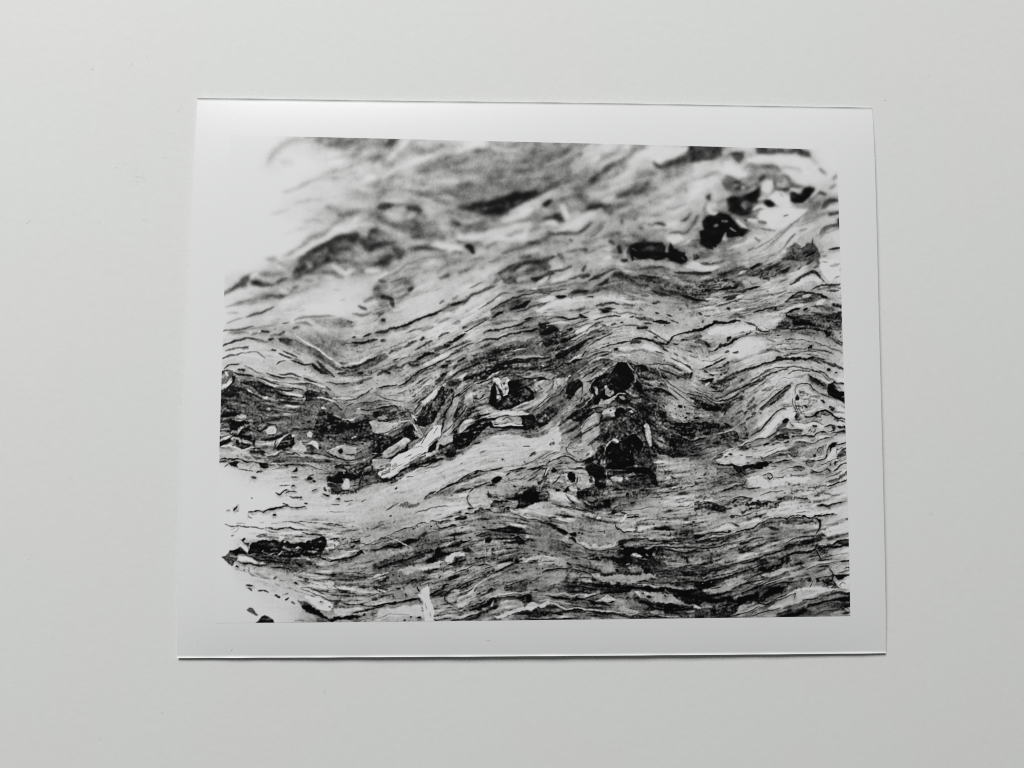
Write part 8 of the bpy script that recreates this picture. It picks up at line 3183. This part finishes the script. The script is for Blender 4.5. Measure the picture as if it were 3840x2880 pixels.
            al = al * al * (3 - 2 * al)
            al = al * np.clip(0.95 + 0.16 * sh * mid[y0:y1, x0:x1], 0.3, 1)
        else:
            sd = np.full(X.shape, 1e9); ins = np.zeros(X.shape, bool)
            n = len(P)
            for i in range(n):
                a, b = P[i], P[(i + 1) % n]
                d = b - a
                L2 = max(1e-9, d @ d)
                t = np.clip(((X - a[0]) * d[0] + (Y - a[1]) * d[1]) / L2, 0, 1)
                sd = np.minimum(sd, np.hypot(X - a[0] - t * d[0], Y - a[1] - t * d[1]))
                if abs(d[1]) > 1e-9:
                    cr = ((a[1] > Y) != (b[1] > Y)) & (X < (b[0] - a[0]) * (Y - a[1]) / d[1] + a[0])
                    ins ^= cr
            sd = np.where(ins, sd, -sd)
            ef = min(1.0, 0.3 + 0.45 * par[1]) * (0.4 + 0.6 * big) * (0.7 if close else 1)
            sd = sd + ef * (0.35 + 0.65 * sh) * (0.8 * pits[y0:y1, x0:x1] + 0.9 * mid[y0:y1, x0:x1] + 0.9 * wob[y0:y1, x0:x1])
            al = np.clip(0.5 + sd / np.maximum(0.9, so * 1.35 * (1 + 0.9 * (1 - sh))), 0, 1)
            al = al * al * (3 - 2 * al)
            if kind == 'q':
                nn = 0.5 * pits[y0:y1, x0:x1] + 0.45 * mid[y0:y1, x0:x1] + 0.75 * fine[y0:y1, x0:x1]
                thr = 1.6 * (0.5 - par[2])
                al = al * np.clip(0.5 + (nn - thr) * 0.75, 0, 1) * 0.72
        tt = tone
        if kind == 'p':
            tt = tone + (0.85 * float(room(tone)) + 0.1) * tex[y0:y1, x0:x1] + min(1.0, max(0.12, (tone - 0.5) / 1.2)) * max(0.0, 1 - tone / 6) * glow[y0:y1, x0:x1]
        elif wd > 3 * UNIT:
            tt = tone + (0.6 * float(room(tone)) + 0.05) * tex[y0:y1, x0:x1]
        Tv = T[y0:y1, x0:x1]
        Tv += op * al * (tt - Tv)
    # --- grain over everything, film grain, focus
    T = T + np.clip(room(T), 0, 1) * (0.38 * tex * sharp + 0.12 * blot + 0.25 * noise(1.3) * (0.4 + sharp))
    T = np.clip(T, 0.1, 9.0)
    rot = np.clip((5.0 - gauss(T, 9)) / 2.2, 0, 1) * (1 - 0.85 * smooth) * 0.6      # crumbling, rotten hollows
    T = T + rot * np.clip(T / 1.8, 0.15, 1) * (sharp * (0.95 * noise(1.7) + 0.8 * pits + 0.6 * mid + 0.5 * noise(4.5)) + (1 - sharp) * (0.9 * noise(4.5) + 0.9 * noise(8)))
    T = np.clip(T, 0.1, 9.0)
    for sg, a in ((4.0, 0.24), (15.0, 0.19)):              # hollows shade what lies next to them
        T = T - a * np.clip(T - gauss(T, sg), 0, 9) * np.clip((8.9 - T) / 1.5, 0.35, 1)
    s1, s2 = T, gauss(T, 2.3)
    s1 = s1 + 0.45 * (s1 - gauss(T, 1.3)) + 0.25 * (s1 - gauss(T, 5.0))
    bl = np.clip(1 - sharp * 1.6, 0, 1)
    T = s1 * (1 - bl) + s2 * bl
    T += np.clip(T * (9.3 - T) / 20, 0, 1) * (0.16 * noise(1.3))
    x = np.clip(T / 9.0, 0, 1)
    k = 1.95
    x = 0.5 + 0.5 * np.tanh(k * (x - 0.485)) / math.tanh(k * 0.5)
    return np.clip(9.0 * x, 0.0, 9.0)
# ---- build the print ---------------------------------------------------------------------
printed = bpy.data.objects.new('photo_print', None)
printed.empty_display_size = 0.05
scene.collection.objects.link(printed)
printed['label'] = 'black and white photographic print of weathered gnarled wood with white border on white table'
printed['category'] = 'photo print'


def fine_axis(n):
    a = np.linspace(0, 1, n)
    e = np.array([0.0008, 0.0016, 0.0026, 0.004, 0.006, 0.009])
    return np.unique(np.round(np.concatenate([a, e, 1 - e]), 6))


us, vs = fine_axis(81), fine_axis(71)
nu, nv = len(us), len(vs)
U, V = np.meshgrid(us, vs)
XY = sheet_xy(U, V)
Zt = sheet_z(XY[..., 0], XY[..., 1])
THICK = 0.00026
top = np.dstack([XY, Zt]).reshape(-1, 3)
bot = np.dstack([XY, Zt - THICK]).reshape(-1, 3)
verts = np.vstack([top, bot])
N = nu * nv
idx = np.arange(N).reshape(nv, nu)
faces = []
for j in range(nv - 1):
    for i in range(nu - 1):
        a, b, c, d = idx[j, i], idx[j, i + 1], idx[j + 1, i + 1], idx[j + 1, i]
        faces.append((a, b, c, d))
        faces.append((N + d, N + c, N + b, N + a))
ring = list(idx[0]) + list(idx[1:, -1]) + list(idx[-1, -2::-1]) + list(idx[-2:0:-1, 0])
for a, b in zip(ring, ring[1:] + ring[:1]):
    faces.append((b, a, N + a, N + b))
sheet = mesh_obj('paper_sheet', verts, faces, m_sheet, printed, smooth=True)
try:
    sheet.data.set_sharp_from_angle(angle=math.radians(50))
except Exception:
    pass

# picture area: a fine grid lying on the sheet, one tone per vertex
HOM = np.array([[10435.929823991359, 498.53814759274223, 2016.3626870411435],
                [200.69109188579705, -9887.800194050309, 1396.2379318084443],
                [0.09706144228472541, 0.23785036953780905, 1.0]])       # sheet metres -> tracing
PIC = np.array([[-0.114015, -0.089609], [0.113207, -0.087661], [0.112476, 0.084680], [-0.114072, 0.086971]])
GU, GV = 1150, 884
u, v = np.meshgrid(np.linspace(0, 1, GU), np.linspace(0, 1, GV))
u1, v1 = u[..., None], v[..., None]
pxy = PIC[0] * (1 - u1) * (1 - v1) + PIC[1] * u1 * (1 - v1) + PIC[2] * u1 * v1 + PIC[3] * (1 - u1) * v1
pz = sheet_z(pxy[..., 0], pxy[..., 1]) + 0.00004
co = np.dstack([pxy, pz]).reshape(-1, 3)
h = np.c_[co[:, :2], np.ones(len(co))] @ HOM.T
fx = (h[:, 0] / h[:, 2] - CX0) * CS
fy = (h[:, 1] / h[:, 2] - CY0) * CS
field = paint_print()
fx = np.clip(fx, 0, CW - 1.01); fy = np.clip(fy, 0, CH - 1.01)
ix, iy = fx.astype(int), fy.astype(int)
ax, ay = fx - ix, fy - iy
t = (field[iy, ix] * (1 - ax) * (1 - ay) + field[iy, ix + 1] * ax * (1 - ay)
     + field[iy + 1, ix] * (1 - ax) * ay + field[iy + 1, ix + 1] * ax * ay) / 9.0
lin = np.clip(t, 0, 1) ** 2.15
rgb = np.ones((len(co), 4), np.float32)
rgb[:, 0] = 0.742 * lin + 0.0010
rgb[:, 1] = 0.748 * lin + 0.0012
rgb[:, 2] = (0.750 - 0.025 * np.sin(np.pi * np.clip(t, 0, 1))) * lin + 0.0011
me = bpy.data.meshes.new('printed_image')
me.vertices.add(len(co))
me.vertices.foreach_set('co', co.astype(np.float32).ravel())
g = np.arange(len(co)).reshape(GV, GU)
quads = np.stack([g[:-1, :-1], g[:-1, 1:], g[1:, 1:], g[1:, :-1]], -1).reshape(-1, 4)
me.loops.add(quads.size)
me.loops.foreach_set('vertex_index', quads.ravel().astype(np.int32))
me.polygons.add(len(quads))
me.polygons.foreach_set('loop_start', np.arange(0, quads.size, 4, dtype=np.int32))
me.polygons.foreach_set('use_smooth', np.ones(len(quads), bool))
me.update(calc_edges=True)
attr = me.color_attributes.new('tone', 'FLOAT_COLOR', 'POINT')
attr.data.foreach_set('color', rgb.ravel())
me.materials.append(m_ink)
pic = bpy.data.objects.new('printed_image', me)
scene.collection.objects.link(pic)
pic.parent = printed
pic['label'] = 'monochrome picture of swirling weathered wood grain with dark knot holes'

# ---- dust, lint and pinholes lying on the table and the print -----------------------------
m_dust, nt, bsdf = new_mat('dust')
bsdf.inputs['Base Color'].default_value = (0.30, 0.30, 0.29, 1)
bsdf.inputs['Roughness'].default_value = 0.9
drng = np.random.RandomState(5)
dv, df = [], []


def on_table(px, py):
    m = np.array([[HOM[0, 0] - px * HOM[2, 0], HOM[0, 1] - px * HOM[2, 1]], [HOM[1, 0] - py * HOM[2, 0], HOM[1, 1] - py * HOM[2, 1]]])
    return np.linalg.solve(m, [px - HOM[0, 2], py - HOM[1, 2]])


def ground(x, y):
    if abs(x) < 0.1262 and abs(y) < 0.1008:
        return float(sheet_z(np.array(x), np.array(y))) + 0.00005
    return 0.0


def speck(x, y, r, squash=0.35):
    z = ground(x, y)
    a = drng.rand() * 3.14
    n0 = len(dv)
    for k in range(6):
        t = a + k * math.pi / 3
        rr = r * drng.uniform(0.55, 1.15)
        dv.append((x + rr * math.cos(t), y + rr * math.sin(t) * 0.8, z + 0.00001))
    dv.append((x, y, z + r * squash)); dv.append((x, y, z))
    for k in range(6):
        df.append((n0 + k, n0 + (k + 1) % 6, n0 + 6))
        df.append((n0 + (k + 1) % 6, n0 + k, n0 + 7))


def lint(x, y, length, w):
    a = drng.rand() * 6.28; bend = drng.uniform(-1.2, 1.2)
    px, py = x, y
    prev = None
    for k in range(6):
        t = a + bend * k / 5
        z = ground(px, py)
        nx, ny = -math.sin(t) * w / 2, math.cos(t) * w / 2
        n0 = len(dv)
        dv.extend([(px - nx, py - ny, z + 0.00001), (px, py, z + w * 0.8), (px + nx, py + ny, z + 0.00001)])
        if prev is not None:
            df.append((prev, n0, n0 + 1, prev + 1)); df.append((prev + 1, n0 + 1, n0 + 2, prev + 2))
        prev = n0
        px += math.cos(t) * length / 5; py += math.sin(t) * length / 5


for px, py, r in ((487, 234, .00023), (570, 388, .00015), (3449, 227, .00018), (311, 830, .00018), (582, 1241, .00016),
                  (464, 609, .00014), (3463, 402, .00013), (1200, 2820, .00013), (930, 827, .00010), (961, 862, .00010),
                  (618, 2294, .00013), (3336, 512, .00012), (3349, 2377, .00012), (263, 112, .00012), (569, 143, .00011),
                  (2000, 180, .00012), (2900, 120, .00012), (100, 2100, .00012), (3600, 1500, .00011), (420, 2700, .00012),
                  (3178, 1359, .00010), (3215, 2325, .00009)):
    q = on_table(px, py)
    speck(q[0], q[1], r)
for px, py, ln_ in ((104, 825, .0022), (360, 833, .0014), (438, 628, .0016), (539, 823, .0015), (3495, 272, .0018),
                    (3320, 370, .0016), (1837, 2400, .0018), (872, 2434, .0014),
                    (739, 2407, .0012), (662, 419, .0014), (617, 590, .0016), (548, 211, .0018), (345, 254, .0014)):
    q = on_table(px, py)
    lint(q[0], q[1], ln_ * 0.7, 0.00005)
for k in range(30):
    x, y = drng.uniform(-0.2, 0.19), drng.uniform(-0.14, 0.145)
    if abs(x) < 0.115 and abs(y) < 0.09:
        continue
    if abs(abs(x) - 0.127) < 0.002 or abs(abs(y) - 0.1015) < 0.002:
        continue
    (speck(x, y, drng.uniform(0.00005, 0.00011)) if drng.rand() < .6 else lint(x, y, drng.uniform(.0004, .001), 0.00004))
dust = mesh_obj('dust_specks', dv, df, m_dust)
dust['kind'] = 'stuff'
dust['label'] = 'tiny grey dust specks and lint scattered over table and print'
dust['category'] = 'dust'
